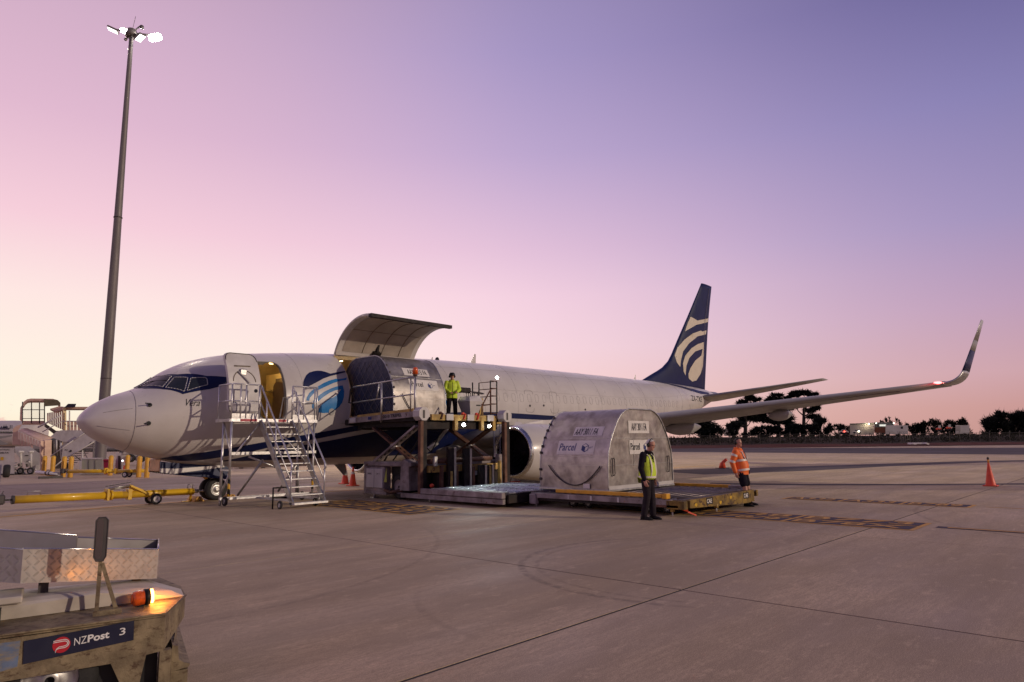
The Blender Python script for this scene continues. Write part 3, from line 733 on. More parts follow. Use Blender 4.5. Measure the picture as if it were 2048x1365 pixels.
pane([(1.47, R(97)), (1.90, R(95)), (2.16, math.pi - tz(2.16, 3.72)), (1.86, math.pi - tz(1.86, 3.38))])
pane([(2.19, math.pi - tz(2.19, 3.68)), (2.49, math.pi - tz(2.49, 3.68)), (2.31, math.pi - tz(2.31, 3.25)), (1.91, math.pi - tz(1.91, 3.36))])
mb = MB(); mb.path([skin(1.45, R(80), .03), skin(1.75, R(74), .035), skin(2.0, R(55), .03)], .012, 6); mb.build('windscreen_wiper', M_BLACK, AC)
# radome seam, probes, panels
def skin_line(name, pts, r=.006, m=M_LINE, parent=FUS, off=.002):
    mb = MB(); mb.path([skin(x, t, off) for x, t in pts], r, 5); return mb.build(name, m, parent)
skin_line('radome_seam', [(1.14 + .10 * math.sin(R(a)) ** 2 * (1 if a > 0 else .5), R(a)) for a in range(-80, 86, 8)], .008)
skin_line('lightning_strip', [(.45 + .09 * i, R(22)) for i in range(8)], .006); skin_line('lightning_strip', [(.35 + .1 * i, R(-22)) for i in range(8)], .006)
for (x, z) in ((1.47, 2.84), (1.44, 2.33)):
    t = tz(x, z); c = skin(x, t, 0); n = (skin(x, t, .1) - c).normalized(); mb = MB(); mb.tube(c, c + n * .03, .06, n=14)
    mb.path([c + n * .02, c + n * .1, c + n * .12 + Vector((-.16, 0, 0))], .016, 6); mb.build('air_data_probe', M_BLACK, FUS)
c = skin(6.94, tz(6.94, 2.76), 0); mb = MB(); mb.tube(c + Vector((0, .02, 0)), c + Vector((0, -.02, 0)), .11, n=20); mb.build('service_panel', M_BELLY, FUS)
skin_text('name_lettering', 'Vera', M_INK, 2.33, 2.83, .36, .2, shear=.45)
skin_text('title_lettering', 'R', M_BLUE, 11.66, 3.11, .52, .72)
skin_text('registration_lettering', 'ZK-TXE', M_INK, 32.5, 4.06, 1.95, .33, bold=.01)
# blanked cabin windows and door outlines along the side
xw = 12.9
while xw < 30.2:
    if not (15.0 < xw < 15.4):
        pts = []
        for i in range(16):
            a = 2 * math.pi * i / 16; ex = .115 * (abs(math.cos(a)) ** .6) * (1 if math.cos(a) > 0 else -1); ez = .18 * (abs(math.sin(a)) ** .6) * (1 if math.sin(a) > 0 else -1)
            x = xw + ex; pts.append(skin(x, tz(x, 3.55 + (xw - 13) * .012 + ez), .001))
        mb = MB(); mb.path(pts, .0042, 4, closed=True); mb.build('window_plug', M_LINE, FUS)
    xw += .508
for x0 in (16.7, 18.4):
    mb = MB(); mb.path([skin(x, tz(x, z), .001) for x, z in rrect(x0, x0 + .55, 2.98, 3.95, .14)], .008, 4, closed=True); mb.build('exit_outline', M_LINE, FUS)
for a in (52, 20, -28):
    skin_line('lap_joint', [(x_, R(a)) for x_ in [11.4 + .8 * i for i in range(27)]], .0028)
for x in (5.9, 12.4, 14.2, 16.2, 18.6, 20.5, 22.4, 24.6, 26.6, 28.5, 31):
    skin_line('frame_joint', [(x, R(a)) for a in range(-60, 88, 6)], .0032)
for x, z in ((16.96, 3.26), (17.9, 3.3), (21, 3.2)):
    c = skin(x, tz(x, z), 0); mb = MB(); mb.tube(c, c + Vector((0, -.015, 0)), .05, n=10); mb.build('static_port', M_BLACK, FUS)
# roof aerials
def blade(name, x, h, l):
    zt = sect(x)[0]; mb = MB(); mb.loft([[Vector((x - l / 2, -.02, zt - .03)), Vector((x + l / 2, 0, zt - .03)), Vector((x - l / 2, .02, zt - .03))],
                                        [Vector((x + l * .25, -.01, zt + h)), Vector((x + l * .55, 0, zt + h)), Vector((x + l * .25, .01, zt + h))]], smooth=False); mb.build(name, M_WHITE, AC)
blade('blade_aerial', 15.3, .42, .34); blade('blade_aerial', 28.4, .3, .2); blade('blade_aerial', 12.9, .12, .12)
mb = MB(); mb.lathe([(.09, -.02), (.09, .06), (.05, .12), (0, .14)], (13.2, 0, sect(13.2)[0]), n=12); mb.build('roof_beacon', M_BLACK, AC)

# ------------------------------------------------------------------ open crew door (inner face to the camera)
DR = empty('crew_door', (0, 0, 0)); DR.parent = AC
def door_pt(u, v, w):
    """u along x 0..1, v height, w out"""
    z = 2.56 + v; x = 3.13 + u; bul = .16 * (1 - ((v - .55) / 1.1) ** 2) if v > .55 else .16
    return Vector((x - .02 * v, -2.34 - bul * 1.0 + .22 * max(0, v - .9) ** 1.6 + w, z))
def door_ring(w):
    return [door_pt(u, v, w) for u, v in [(x - 0, z) for x, z in rrect(0, .98, .0, 1.86, .2, 4)]]
pl = rrect(0, .98, 0, 1.86, .2, 4)
mb = MB(); bm = bmesh.new()
def plate(poly, w, step=.12):
    bm = bmesh.new(); f = bm.faces.new([bm.verts.new((u, v, 0)) for u, v in poly]); bmesh.ops.triangulate(bm, faces=[f])
    v0 = min(q[1] for q in poly); v1 = max(q[1] for q in poly); a = v0 + step
    while a < v1: bmesh.ops.bisect_plane(bm, geom=bm.verts[:] + bm.edges[:] + bm.faces[:], plane_co=(0, a, 0), plane_no=(0, 1, 0)); a += step
    bm.verts.index_update(); V = [door_pt(q.co.x, q.co.y, w) for q in bm.verts]; F = [[q.index for q in f.verts] for f in bm.faces]; bm.free(); return V, F
V, F = plate(pl, 0); mb.add(V, F, True); V, F = plate(pl, .12); mb.add(V, [f[::-1] for f in F], True)
rim = []
for i in range(len(pl)):
    a, b = pl[i], pl[(i + 1) % len(pl)]
    k = 12 if math.dist(a, b) > .5 else 1
    for j in range(k):
        p = [(a[0] + (b[0] - a[0]) * q / k, a[1] + (b[1] - a[1]) * q / k) for q in (j, j + 1)]
        mb.add([door_pt(*p[0], 0), door_pt(*p[1], 0), door_pt(*p[1], .12), door_pt(*p[0], .12)], [(0, 1, 2, 3)])
dpanel = mb.build('door_panel', M_PALEWHITE, DR, recalc=False)
mb = MB(); mb.path([door_pt(u, v, -.004) for u, v in rrect(.015, .965, .015, 1.845, .19, 4)], .014, 6, closed=True); mb.build('door_seal', M_FRAMEDK, DR)
mb = MB(); mb.path([door_pt(.48 + .34 * math.cos(R(a)), .98 + .34 * math.sin(R(a)), -.004) for a in range(0, 181, 12)], .013, 5); mb.build('handle_arc', M_INTDARK, DR)
mb = MB(); mb.path([door_pt(.22, 1.44, -.012), door_pt(.72, 1.46, -.012)], .018, 6); mb.build('assist_bar', M_INTDARK, DR)
mb = MB(); a = door_pt(.46, 1.26, -.02); mb.box(a, (.22, .07, .2), bev=.03); mb.bar(door_pt(.30, 1.28, -.05), door_pt(.62, .94, -.06), .04, .03); mb.build('door_handle', M_METAL, DR)
mb = MB(); mb.tube(door_pt(.82, .72, -.012), door_pt(.82, .72, .02), .055, n=14); mb.build('door_viewport', M_GLASS, DR)
mb = MB(); mb.box(door_pt(.5, .22, -.05), (.8, .12, .3), bev=.05); mb.build('slide_pack', M_PALEWHITE, DR)
mb = MB(); mb.path([door_pt(.98, .9, .06), Vector((4.3, -2.2, 3.4)), Vector((4.5, -1.86, 3.4))], .04, 6); mb.build('door_hinge_arm', M_METAL, DR)

# ------------------------------------------------------------------ raised main cargo door
CD = empty('main_cargo_door', (0, 0, 0)); CD.parent = AC
HY, HZ = -.76, 4.88
def cdoor(x, s, off):
    """s 0..1 from hinge to free edge along the arc; opened about the hinge line"""
    a0 = Vector((HY, HZ)); a1 = Vector((-2.98, 6.02)); ch = a1 - a0; L = ch.length; sag = .46
    rad = (L * L / 4 + sag * sag) / (2 * sag); half = math.asin(L / 2 / rad); th = -half + 2 * half * s
    u = ch.normalized(); n = Vector((-u.y, u.x)); n = n if n.y > 0 else -n
    r2 = rad + off
    q = (a0 + a1) / 2 + n * (sag - rad) + u * (r2 * math.sin(th)) + n * (r2 * math.cos(th))
    return Vector((x, q.x, q.y))
def cd_sheet(mb, x0, x1, off, nx=6, ns=16, s0=0, s1=1, flip=False):
    vs = [cdoor(x0 + (x1 - x0) * i / nx, s0 + (s1 - s0) * j / ns, off) for i in range(nx + 1) for j in range(ns + 1)]
    fs = [(i * (ns + 1) + j, i * (ns + 1) + j + 1, (i + 1) * (ns + 1) + j + 1, (i + 1) * (ns + 1) + j) for i in range(nx) for j in range(ns)]
    mb.add(vs, [f[::-1] for f in fs] if flip else fs, True)
mb = MB(); cd_sheet(mb, 7.70, 11.2, .02); cd_sheet(mb, 7.70, 11.2, -.10, flip=True)
for x in (7.70, 11.2):
    for j in range(16):
        a, b = j / 16, (j + 1) / 16; mb.add([cdoor(x, a, .02), cdoor(x, b, .02), cdoor(x, b, -.10), cdoor(x, a, -.10)], [(0, 1, 2, 3)])
for s in (0, 1): mb.add([cdoor(7.70, s, .02), cdoor(11.2, s, .02), cdoor(11.2, s, -.10), cdoor(7.70, s, -.10)], [(0, 1, 2, 3)])
mb.build('door_skin', M_WHITE, CD, recalc=False)
mb = MB(); cd_sheet(mb, 7.9, 11.0, -.112, s0=.06, s1=.93, flip=True); mb.build('inner_liner', mat('door_liner', (.42, .36, .31), .55, var=.18, vs=1.2, dirt=(.2, .15, .12, 1), damt=.4), CD, recalc=False)
for x in (8.75, 9.6, 10.4):
    mb = MB(); mb.path([cdoor(x, .06 + .87 * j / 12, -.118) for j in range(13)], .012, 5); mb.build('liner_seam', M_INTDARK, CD)
mb = MB(); mb.path([cdoor(7.9 + .31 * i, .45, -.118) for i in range(11)], .009, 5); mb.build('liner_seam', M_INTDARK, CD)
M_DOOREDGE = mat('door_edge', (.5, .46, .4), .5, var=.2, vs=4)
for x in (7.70, 11.2): mb = MB(); mb.path([cdoor(x, j / 14, -.05) for j in range(15)], .05, 6); mb.build('edge_frame', M_DOOREDGE, CD)
mb = MB(); mb.bar(cdoor(7.62, 1.0, -.04), cdoor(11.28, 1.0, -.04), .16, .12)
for i in range(12): mb.box(cdoor(7.9 + i * .29, .995, -.08), (.06, .08, .06))
mb.build('latch_beam', M_LOADERDK, CD)
mb = MB(); mb.bar((9.35, -.9, 4.86), (9.35, -1.05, 5.05), .3, .16); mb.bar((9.35, -1.0, 4.9), (9.35, -1.12, 5.35), .08, .08); mb.build('door_actuator', M_LOADERDK, CD)
mb = MB(); mb.tube((7.7, HY, HZ - .02), (11.2, HY, HZ - .02), .035, n=8); mb.build('hinge', M_METAL, CD)

# ------------------------------------------------------------------ wings, fin, stabilisers
def foil(le, chord, thick, tw=0.0, n=12, up=(0, 0, 1), camber=.02):
    """closed section: from trailing edge over the top to the leading edge and back; chord along +x"""
    le = Vector(le); up = Vector(up).normalized(); P = []
    def yt(c): return 5 * thick * (.2969 * math.sqrt(c) - .126 * c - .3516 * c * c + .2843 * c ** 3 - .1036 * c ** 4)
    for i in range(n + 1):
        c = .5 * (1 + math.cos(math.pi * i / n)); P.append((c, yt(c) + camber * (1 - (2 * c - 1) ** 2)))
    for i in range(1, n):
        c = .5 * (1 - math.cos(math.pi * i / n)); P.append((c, -yt(c) * .85 + camber * (1 - (2 * c - 1) ** 2)))
    return [le + Vector((c * chord, 0, 0)) + up * ((t - tw * c) * chord) for c, t in P]
def wing_le(s): return (14.0 + .563 * (s - 1.88) if s > 5.2 else 13.0 + .86 * (s - 1.88) * .98, 1.72 + .125 * (s - 1.88) + .0012 * (s - 1.88) ** 2)
for sgn, nm in ((-1, 'port'), (1, 'starboard')):
    wp = empty('wing', (0, 0, 0)); wp.parent = AC
    secs = []
    for s, ch, th in ((1.2, 8.2, .13), (2.6, 7.6, .125), (4.0, 6.5, .12), (5.6, 5.1, .115), (8.0, 4.1, .11), (11, 3.2, .105), (14, 2.35, .10), (16.75, 1.55, .098)):
        lx = 13.15 + .545 * (s - 1.2) + max(0, (5.0 - s)) * -.12
        lz = 1.70 + .118 * (s - 1.2)
        secs.append(foil((lx, sgn * s, lz), ch, th, tw=.02))
    if sgn > 0: secs = [g[::-1] for g in secs]
    mb = MB(); mb.loft(secs); wing = mb.build('wing_panel', M_BELLY, wp, recalc=True)
    # winglet: blended curve up
    tipx, tipz = 13.15 + .545 * 15.55, 1.70 + .118 * 15.55
    wl = []
    for k in range(9):
        a = R(80) * k / 8; yy = 16.75 + .56 * math.sin(a); zz = tipz + .56 * (1 - math.cos(a)) * .95; ch = 1.55 - .35 * k / 8
        upv = Vector((0, -sgn * math.sin(a), math.cos(a))); wl.append(foil((tipx + .03 * k + .004 * k * k, sgn * yy, zz), ch, .1, up=upv, camber=0))
    bx, by, bz = tipx + .24 + .256, 16.75 + .56 * math.sin(R(80)), tipz + .56 * (1 - math.cos(R(80))) * .95
    for k in range(1, 6):
        f = k / 5; upv = Vector((0, -sgn * math.sin(R(78)), math.cos(R(78)))); wl.append(foil((bx + .62 * f, sgn * (by + .60 * f), bz + 1.78 * f), 1.2 - .72 * f, .08, up=upv, camber=0))
    if sgn > 0: wl = [g[::-1] for g in wl]
    mb = MB(); mb.loft(wl[:9]); mb.build('winglet_root', M_METAL, wp)
    mb = MB(); mb.loft(wl[8:10]); mb.loft([wl[9], wl[10]]); 
    w1 = mb.build('winglet_blade', M_NAVY, wp)
    mb = MB(); mb.loft(wl[10:12]); mb.build('winglet_band', M_BELLY, wp)
    mb = MB(); mb.loft(wl[11:]); mb.build('winglet_tip', M_METAL, wp)
    lx = tipx - .03
    mb = MB(); mb.ball((lx - .02, sgn * 16.62, tipz + .02), (.08, .13, .045), 10, 6)
    nl = mb.build('navigation_light', M_NAVRED if sgn < 0 else glow('navigation_green', (.1, 1, .3), 8), wp)
    if sgn < 0:
        l = bpy.data.lights.new('navigation_lamp', 'POINT'); l.energy = 4; l.color = (1, .10, .09); l.shadow_soft_size = .1
        o = bpy.data.objects.new('navigation_lamp', l); o.location = (lx - .3, sgn * 16.62, tipz + .05); COL.objects.link(o); o.parent = wp; o['kind'] = 'helper'
    for s, L in ((3.4, 3.4), (7.6, 2.9), (11.3, 2.3)):
        x0 = 13.15 + .545 * (s - 1.2) + (6.9 if s < 5 else (4.3 if s < 9 else 3.1)) - L * .78; z0 = 1.70 + .118 * (s - 1.2) - .12
        mb = MB(); g = []
        for k in range(9):
            f = k / 8; rr = .24 * math.sin(math.pi * min(1, f * .9 + .08)) ** .8 * (1 if s < 9 else .8) + .01
            g.append([Vector((x0 + L * f, sgn * s + rr * .6 * math.cos(2 * math.pi * i / 10), z0 - .2 + .12 * f - rr * .1 + rr * 1.15 * math.sin(2 * math.pi * i / 10))) for i in range(10)])
        mb.loft(g if sgn < 0 else [q[::-1] for q in g]); mb.build('flap_track_fairing', M_BELLY, wp)
    # leading edge slat seam
    mb = MB(); mb.path([(13.15 + .545 * (s - 1.2) + .32, sgn * s, 1.70 + .118 * (s - 1.2) - .08) for s in (6.2, 9, 12, 15.5)], .012, 5); mb.build('slat_seam', M_LINE, wp)
# wing to body fairing
mb = MB(); g = []
for k in range(15):
    f = k / 14; x = 12.2 + 11.2 * f; e = math.sin(math.pi * f) ** .55
    g.append([Vector((x, 2.05 * (.55 + .45 * e) * math.cos(2 * math.pi * i / 28), 1.45 + (.25 + .52 * e) * math.sin(2 * math.pi * i / 28))) for i in range(28)])
mb.loft(g); mb.build('belly_fairing', M_BELLY, AC)

# fin with painted emblem
FINP = [(28.8, 5.18), (30.2, 5.62), (31.57, 6.15), (32.3, 6.6), (32.75, 7.05), (33.5, 7.95), (35.06, 9.77), (37.2, 12.33), (37.5, 12.42), (38.75, 12.38), (37.98, 9.81), (36.95, 5.05), (34.62, 4.9), (31, 5.0)]
def fin_half(x, z):
    le = interp(z, [5.0, 5.62, 6.15, 6.6, 7.05, 7.95, 9.77, 12.4], [28.6, 30.2, 31.57, 32.3, 32.75, 33.5, 35.06, 37.25]); te = interp(z, [5.0, 9.81, 12.4], [36.95, 37.98, 38.75])
    c = max(0, min(1, (x - le) / max(te - le, .1))); ch = min(te - le, 5.2)
    return max(.004, 5 * .1 * ch * (.2969 * math.sqrt(c) - .126 * c - .3516 * c * c + .2843 * c ** 3 - .1036 * c ** 4) * .95)
zs = [4.95, 5.2, 5.4, 5.62, 5.9, 6.15, 6.6, 7.05, 7.95, 8.9, 9.8, 11, 12.1, 12.4]
rings = []
for z in zs:
    le = interp(z, [5.0, 5.62, 6.15, 6.6, 7.05, 7.95, 9.77, 12.4], [28.6, 30.2, 31.57, 32.3, 32.75, 33.5, 35.06, 37.25]); te = interp(z, [5.0, 9.81, 12.4], [36.95, 37.98, 38.75])
    A = []; B = []
    for i in range(17):
        c = .5 * (1 - math.cos(math.pi * i / 16)); x = le + (te - le) * c; h = fin_half(x, z) if 0 < i < 16 else .004
        A.append(Vector((x, -h, z))); B.append(Vector((x, h, z)))
    rings.append(A + B[::-1])
mb = MB(); mb.loft(rings); FIN = mb.build('fin', M_NAVY, AC)
def fin_decal(name, poly, m):
    return decal(name, poly, m, FIN, xz=False, step=.4, surf=lambda x, z: Vector((x, -fin_half(x, z) - .012, z)))
fin_decal('emblem_crown', [(35.30, 9.79), (36.13, 9.63), (37.98, 10.02), (37.88, 9.75), (35.91, 9.31), (34.42, 8.72), (34.88, 9.34)], M_FINCREAM)
fin_decal('emblem_arc', [(37.57, 9.14), (37.45, 8.85), (36.02, 8.54), (34.7, 7.93), (33.87, 7.33), (33.48, 6.7), (33.32, 6.28), (32.98, 6.55), (32.9, 6.99), (33.34, 7.54), (34.2, 8.14), (35.3, 8.65), (36.62, 9.01), (36.8, 8.96)], M_FINCREAM)
fin_decal('emblem_drop', [(37.0, 8.26), (36.97, 7.42), (36.78, 6.69), (36.3, 6.04), (35.62, 5.56), (34.99, 5.45), (34.48, 5.62), (34.42, 5.92), (34.72, 6.32), (35.48, 6.86), (36.53, 7.3), (36.76, 7.77), (35.54, 7.48), (34.61, 6.96), (34.13, 6.41), (34.01, 5.78), (33.75, 6.04), (33.71, 6.55), (34.11, 7.09), (35.03, 7.65), (35.96, 8.0)], M_FINCREAM)
mb = MB(); mb.path([(36.2, -.2, 5.1), (37.3, -.12, 9.8), (38.25, -.06, 12.2)], .012, 5); mb.build('rudder_seam', M_LINE, FIN)
decal('livery_tail_sweep', [(29.0, 5.17), (31, 5.1), (33, 4.93), (34.6, 4.80), (36.3, 4.76), (36.3, 4.62), (34.6, 4.58), (33.0, 4.70), (31, 4.98)], M_NAVY, FUS, step=.4)
for sgn in (-1, 1):
    g = [foil((34.2 + .62 * (s - .3), sgn * s, 4.28 + .158 * (s - .3)), ch, th, camber=0) for s, ch, th in ((.3, 3.9, .10), (3, 3.0, .095), (5.5, 1.95, .09), (7.1, 1.3, .08))]
    if sgn > 0: g = [q[::-1] for q in g]
    mb = MB(); mb.loft(g); mb.build('tailplane', M_BELLY, AC)
mb = MB(); mb.lathe([(.33, 0), (.27, .55), (.2, .9), (.0, .92)], (37.7, 0, 4.6), (1, 0, .12), n=16); mb.build('exhaust_cone', M_METAL, AC)

# ------------------------------------------------------------------ engines
for sgn in (-1, 1):
    EN = empty('engine', (0, 0, 0)); EN.parent = AC; cy, cz = sgn * 4.83, 1.30
    def sq(k, h):
        q = Vector(k)
        if q.z < 0: q.z *= (.93 if h < 1.4 else .97)
        return q
    mb = MB(); mb.lathe([(.93, .06), (1.0, .28), (1.06, .8), (1.08, 1.5), (1.04, 2.3), (.92, 3.1), (.80, 3.7), (.76, 3.72), (.74, 3.4)], (12.55, cy, cz), (1, 0, 0), 40, squash=sq); nac = mb.build('nacelle', M_WHITE, EN)
    mb = MB(); mb.lathe([(.80, .34), (.79, .16), (.82, .05), (.865, .0), (.91, .012), (.945, .09), (.962, .13)], (12.55, cy, cz), (1, 0, 0), 40, squash=sq); mb.build('inlet_lip', M_CHROME, EN)
    mb = MB(); mb.lathe([(.80, .30), (.785, .6), (.775, 1.0)], (12.55, cy, cz), (1, 0, 0), 40, squash=sq); mb.build('inlet_duct', M_LOADERDK, EN)
    mb = MB(); mb.lathe([(.78, .98), (.2, 1.0), (.02, 1.0)], (12.55, cy, cz), (1, 0, 0), 30); mb.build('fan_disc', M_BLACK, EN)
    for i in range(24):
        a = 2 * math.pi * i / 24; b = a + .16; mb = MB(); mb.add([(13.42, cy + .2 * math.cos(a), cz + .2 * math.sin(a)), (13.5, cy + .2 * math.cos(b), cz + .2 * math.sin(b)), (13.53, cy + .76 * math.cos(b + .1), cz + .76 * math.sin(b + .1)), (13.36, cy + .76 * math.cos(a), cz + .76 * math.sin(a))], [(0, 1, 2, 3)])
        mb.build('fan_blade', M_LOADERDK, EN)
    mb = MB(); mb.lathe([(0, .62), (.1, .7), (.2, .95)], (12.55, cy, cz), (1, 0, 0), 18); mb.build('spinner', M_LOADERDK, EN)
    mb = MB(); mb.lathe([(.55, 3.4), (.45, 4.3), (.4, 4.6), (.2, 4.9), (0, 5.2)], (12.55, cy, cz), (1, 0, 0), 24); mb.build('core_nozzle', M_METAL, EN)
    mb = MB(); g = []
    for x, w, z0, z1 in ((13.3, .05, 2.2, 2.36), (14.2, .2, 2.1, 2.5), (15.5, .22, 2.0, 2.55), (17.5, .2, 1.8, 2.4), (19, .06, 1.9, 2.2)):
        g.append([Vector((x, cy - w, z0)), Vector((x, cy + w, z0)), Vector((x, cy + w * .6, z1)), Vector((x, cy - w * .6, z1))])
    mb.loft(g, smooth=False); mb.build('pylon', M_WHITE, EN)
    mb = MB(); mb.add([(13.2, cy + .55, 2.1), (14.2, cy + .55, 2.12), (14.0, cy + .85, 2.45), (13.7, cy + .85, 2.45)], [(0, 1, 2, 3)]); mb.build('vortex_chine', M_WHITE, EN)

# ------------------------------------------------------------------ landing gear
def wheel(mb_t, mb_r, c, r, w, axis=(0, 1, 0), n=24):
    c = Vector(c); a = Vector(axis)
    mb_t.lathe([(r * .58, -w / 2), (r * .82, -w / 2), (r * .96, -w * .36), (r, -w * .15), (r, w * .15), (r * .96, w * .36), (r * .82, w / 2), (r * .58, w / 2)], c, a, n)
    mb_r.lathe([(r * .1, -w * .42), (r * .2, -w * .42), (r * .3, -w * .2), (r * .5, -w * .3), (r * .59, -w * .46), (r * .59, w * .46), (r * .5, w * .3), (r * .3, w * .2), (r * .2, w * .42), (r * .1, w * .42)], c, a, n)
def add_wheel(parent, c, r, w, axis=(0, 1, 0), m_r=None, name='wheel'):
    e = empty(name, (0, 0, 0)); e.parent = parent
    a, b = MB(), MB(); wheel(a, b, c, r, w, axis); a.build('tyre', M_RUBBER, e); b.build('rim', m_r or M_METAL, e)
    return e
NG = empty('nose_gear', (0, 0, 0)); NG.parent = AC
mb = MB(); mb.tube((3.92, 0, .34), (3.86, 0, 1.1), .06, .075); mb.tube((3.92, -.32, .34), (3.92, .32, .34), .05); mb.tube((3.9, 0, .62), (3.5, 0, 1.05), .04); mb.tube((3.9, 0, .85), (4.15, 0, .55), .03); mb.build('strut', M_METAL, NG)
for y in (-.2, .2): add_wheel(NG, (3.92, y, .345), .345, .2)
mb = MB(); mb.path([(3.55, -.1, .95), (3.5, -.12, .75), (3.62, -.12, .66)], .025, 6); mb.ball((3.62, -.16, .72), .06); mb.build('taxi_lamp', M_AMBERRAIL, NG)
for sgn in (-1, 1):
    mb = MB(); poly = [(2.12, 1.24), (2.14, .92), (2.5, .86), (4.12, .64), (4.2, .98), (4.1, 1.04), (3.4, 1.1)]
    mb.prism(poly, sgn * .40, sgn * .44, lambda u, v, w: Vector((u, w * (1 + .12 * (1.2 - v)), v))); nd = mb.build('gear_door', M_NAVY, NG)
    mb = MB(); mb.prism([(2.13, .93), (2.5, .868), (4.05, 1.02), (4.0, 1.08), (2.6, 1.02), (2.125, 1.04)], sgn * .4, sgn * .446, lambda u, v, w: Vector((u, w * (1 + .12 * (1.2 - v)), v))); mb.build('door_stripe', M_WHITE, nd)
mb = MB(); mb.span((2.13, -.36, .95), (2.17, .44, 1.30), bev=.015); mb.build('gear_door_front', mat('primer_bronze', (.52, .3, .16), .5, var=.3, vs=4), NG)
for sgn in (-1, 1):
    MG = empty('main_gear', (0, 0, 0)); MG.parent = AC
    mb = MB(); mb.tube((19.5, sgn * 2.86, .5), (19.3, sgn * 2.9, 2.0), .11); mb.tube((19.5, sgn * 2.3, .56), (19.5, sgn * 3.4, .56), .08); mb.build('strut', M_METAL, MG)
    for y in (-.43, .43): add_wheel(MG, (19.5, sgn * 2.86 + y, .56), .56, .4)
# under-belly blade aerial seen beyond the steps
mb = MB(); mb.prism([(8.3, .96), (8.75, .96), (8.85, .55), (8.72, .55)], -.02, .02, lambda u, v, w: Vector((u, w, v))); mb.build('drain_mast', M_BELLY, AC)
# ================================================================== aluminium boarding platform at the crew door
ST = empty('boarding_steps', (4.4, -2.9, 0), 0, 'aluminium wheeled boarding steps with railed platform under the open crew door', 'steps')
XL, XR, YF, YB, ZP = 3.02, 5.74, -2.92, -2.0, 2.42
def part(name, m, fn, parent=ST, **kw):
    mb = MB(); fn(mb); return mb.build(name, m, parent, **kw)
deck = part('platform_deck', M_ALUTREAD, lambda b: b.span((XL, YF, ZP - .05), (XR, YB, ZP)))
for nm, a, c in (('front_edge_board', (XL, YF - .03, ZP - .07), (XR, YF - .003, ZP + .02)), ('side_edge_board', (XL - .03, YF, ZP - .07), (XL - .003, YB, ZP + .02)), ('side_edge_board', (XR + .003, YF, ZP - .07), (XR + .03, YB, ZP + .02))):
    part(nm, M_ALU, lambda b: b.span(a, c), deck)
for x0, x1 in ((XL, 3.86), (4.9, XR)): part('toe_board', M_ALUTREAD, lambda b: b.span((x0, YF - .012, ZP + .023), (x1, YF + .012, ZP + .16)), deck)
def sign_red(x0, x1): return part('warning_sign', mat('sign_faded_red', (.42, .05, .07), .5, var=.25, vs=9), lambda b: b.span((x0, YF - .038, ZP - .06), (x1, YF - .032, ZP + .012)), deck)
sign_red(3.28, 3.78); sign_red(4.45, 4.7)
def railset(posts, z0, z1, rails, m=M_ALU, r=.021):
    for x, y in posts: part('rail_post', m, lambda b: b.tube((x, y, z0), (x, y, z1), r + .004, n=8))
    for (a, c, z) in rails: part('guard_rail', m, lambda b: b.tube((*a, z), (*c, z), r, n=8))
# left pen
railset([(XL, YF), (XL + .42, YF), (XL + .26, YF), (3.84, YF), (XL, YB - .1)], ZP, 3.42,
        [((XL, YF), (3.84, YF), 3.42), ((XL, YF), (3.84, YF), 2.94), ((XL, YF), (XL, YB - .1), 3.42), ((XL, YF), (XL, YB - .1), 2.94)])
# right pen
railset([(4.9, YF), (5.28, YF), (5.66, YF), (XR, YF), (XR, YB - .1)], ZP, 3.44, [((4.9, YF), (XR, YF), 3.44), ((4.9, YF), (XR, YF), 2.96), ((XR, YF), (XR, YB - .1), 3.44), ((XR, YF), (XR, YB - .1), 2.96)])
part('gate_rail', M_ALU, lambda b: b.path([(5.3, YF + .1, 3.2), (5.1, YB, 3.15), (5.0, YB, 2.5)], .02, 8))
# legs, chassis, braces
for x, y in ((XL + .03, -2.42), (XL + .03, YF), (XR - .08, YF), (XR - .08, YB)):
    z0 = .12 if (x, y) != (XL + .03, YF) else .75
    part('leg', M_ALU, lambda b: b.tube((x, y, z0), (x, y, ZP - .05), .034, n=10))
M_STRIPE = None
def stripes():
    m, nt, b = nmat('yellow_black_stripes'); t = N(nt, 'ShaderNodeTexCoord'); w = N(nt, 'ShaderNodeTexWave'); w.bands_direction = 'DIAGONAL'; w.inputs['Scale'].default_value = 2.2
    nt.links.new(t.outputs['Object'], w.inputs[0]); r = N(nt, 'ShaderNodeMath', operation='GREATER_THAN'); nt.links.new(w.outputs['Fac'], r.inputs[0]); r.inputs[1].default_value = .5
    nt.links.new(mixc(nt, r.outputs[0], (.6, .34, .02, 1), (.015, .013, .012, 1)), b.inputs['Base Color']); b.inputs['Roughness'].default_value = .5; return m
M_STRIPE = stripes()
part('jack_leg', M_STRIPE, lambda b: b.tube((XL + .03, YF, .28), (XL + .03, YF, .75), .04, n=10))
part('jack_leg', M_STRIPE, lambda b: b.tube((XR - .08, YF, .35), (XR - .08, YF, .8), .038, n=10))
part('brace', M_ALU, lambda b: b.tube((XL + .03, YF, .92), (XL + .03, -2.42, .3), .022))
part('brace', M_ALU, lambda b: b.tube((XL + .05, -2.42, 2.3), (XL + .05, YF, 1.35), .02))
part('brace', M_ALU, lambda b: b.tube((XL + .1, YF, 1.35), (3.9, YF, 2.34), .022))
part('brace', M_ALU, lambda b: b.tube((4.05, YB, 1.35), (5.6, YB, .75), .03))
part('brace', M_ALU, lambda b: b.tube((4.6, YF, 2.0), (5.66, YF, .9), .026))
part('cross_rail', M_ALUTREAD, lambda b: b.span((XL, YF - .02, 1.42), (XR, YF + .02, 1.50)))
part('cross_rail', M_ALU, lambda b: b.bar((XL + .03, -2.42, 1.0), (XL + .03, YF, 1.0), .09, .04))
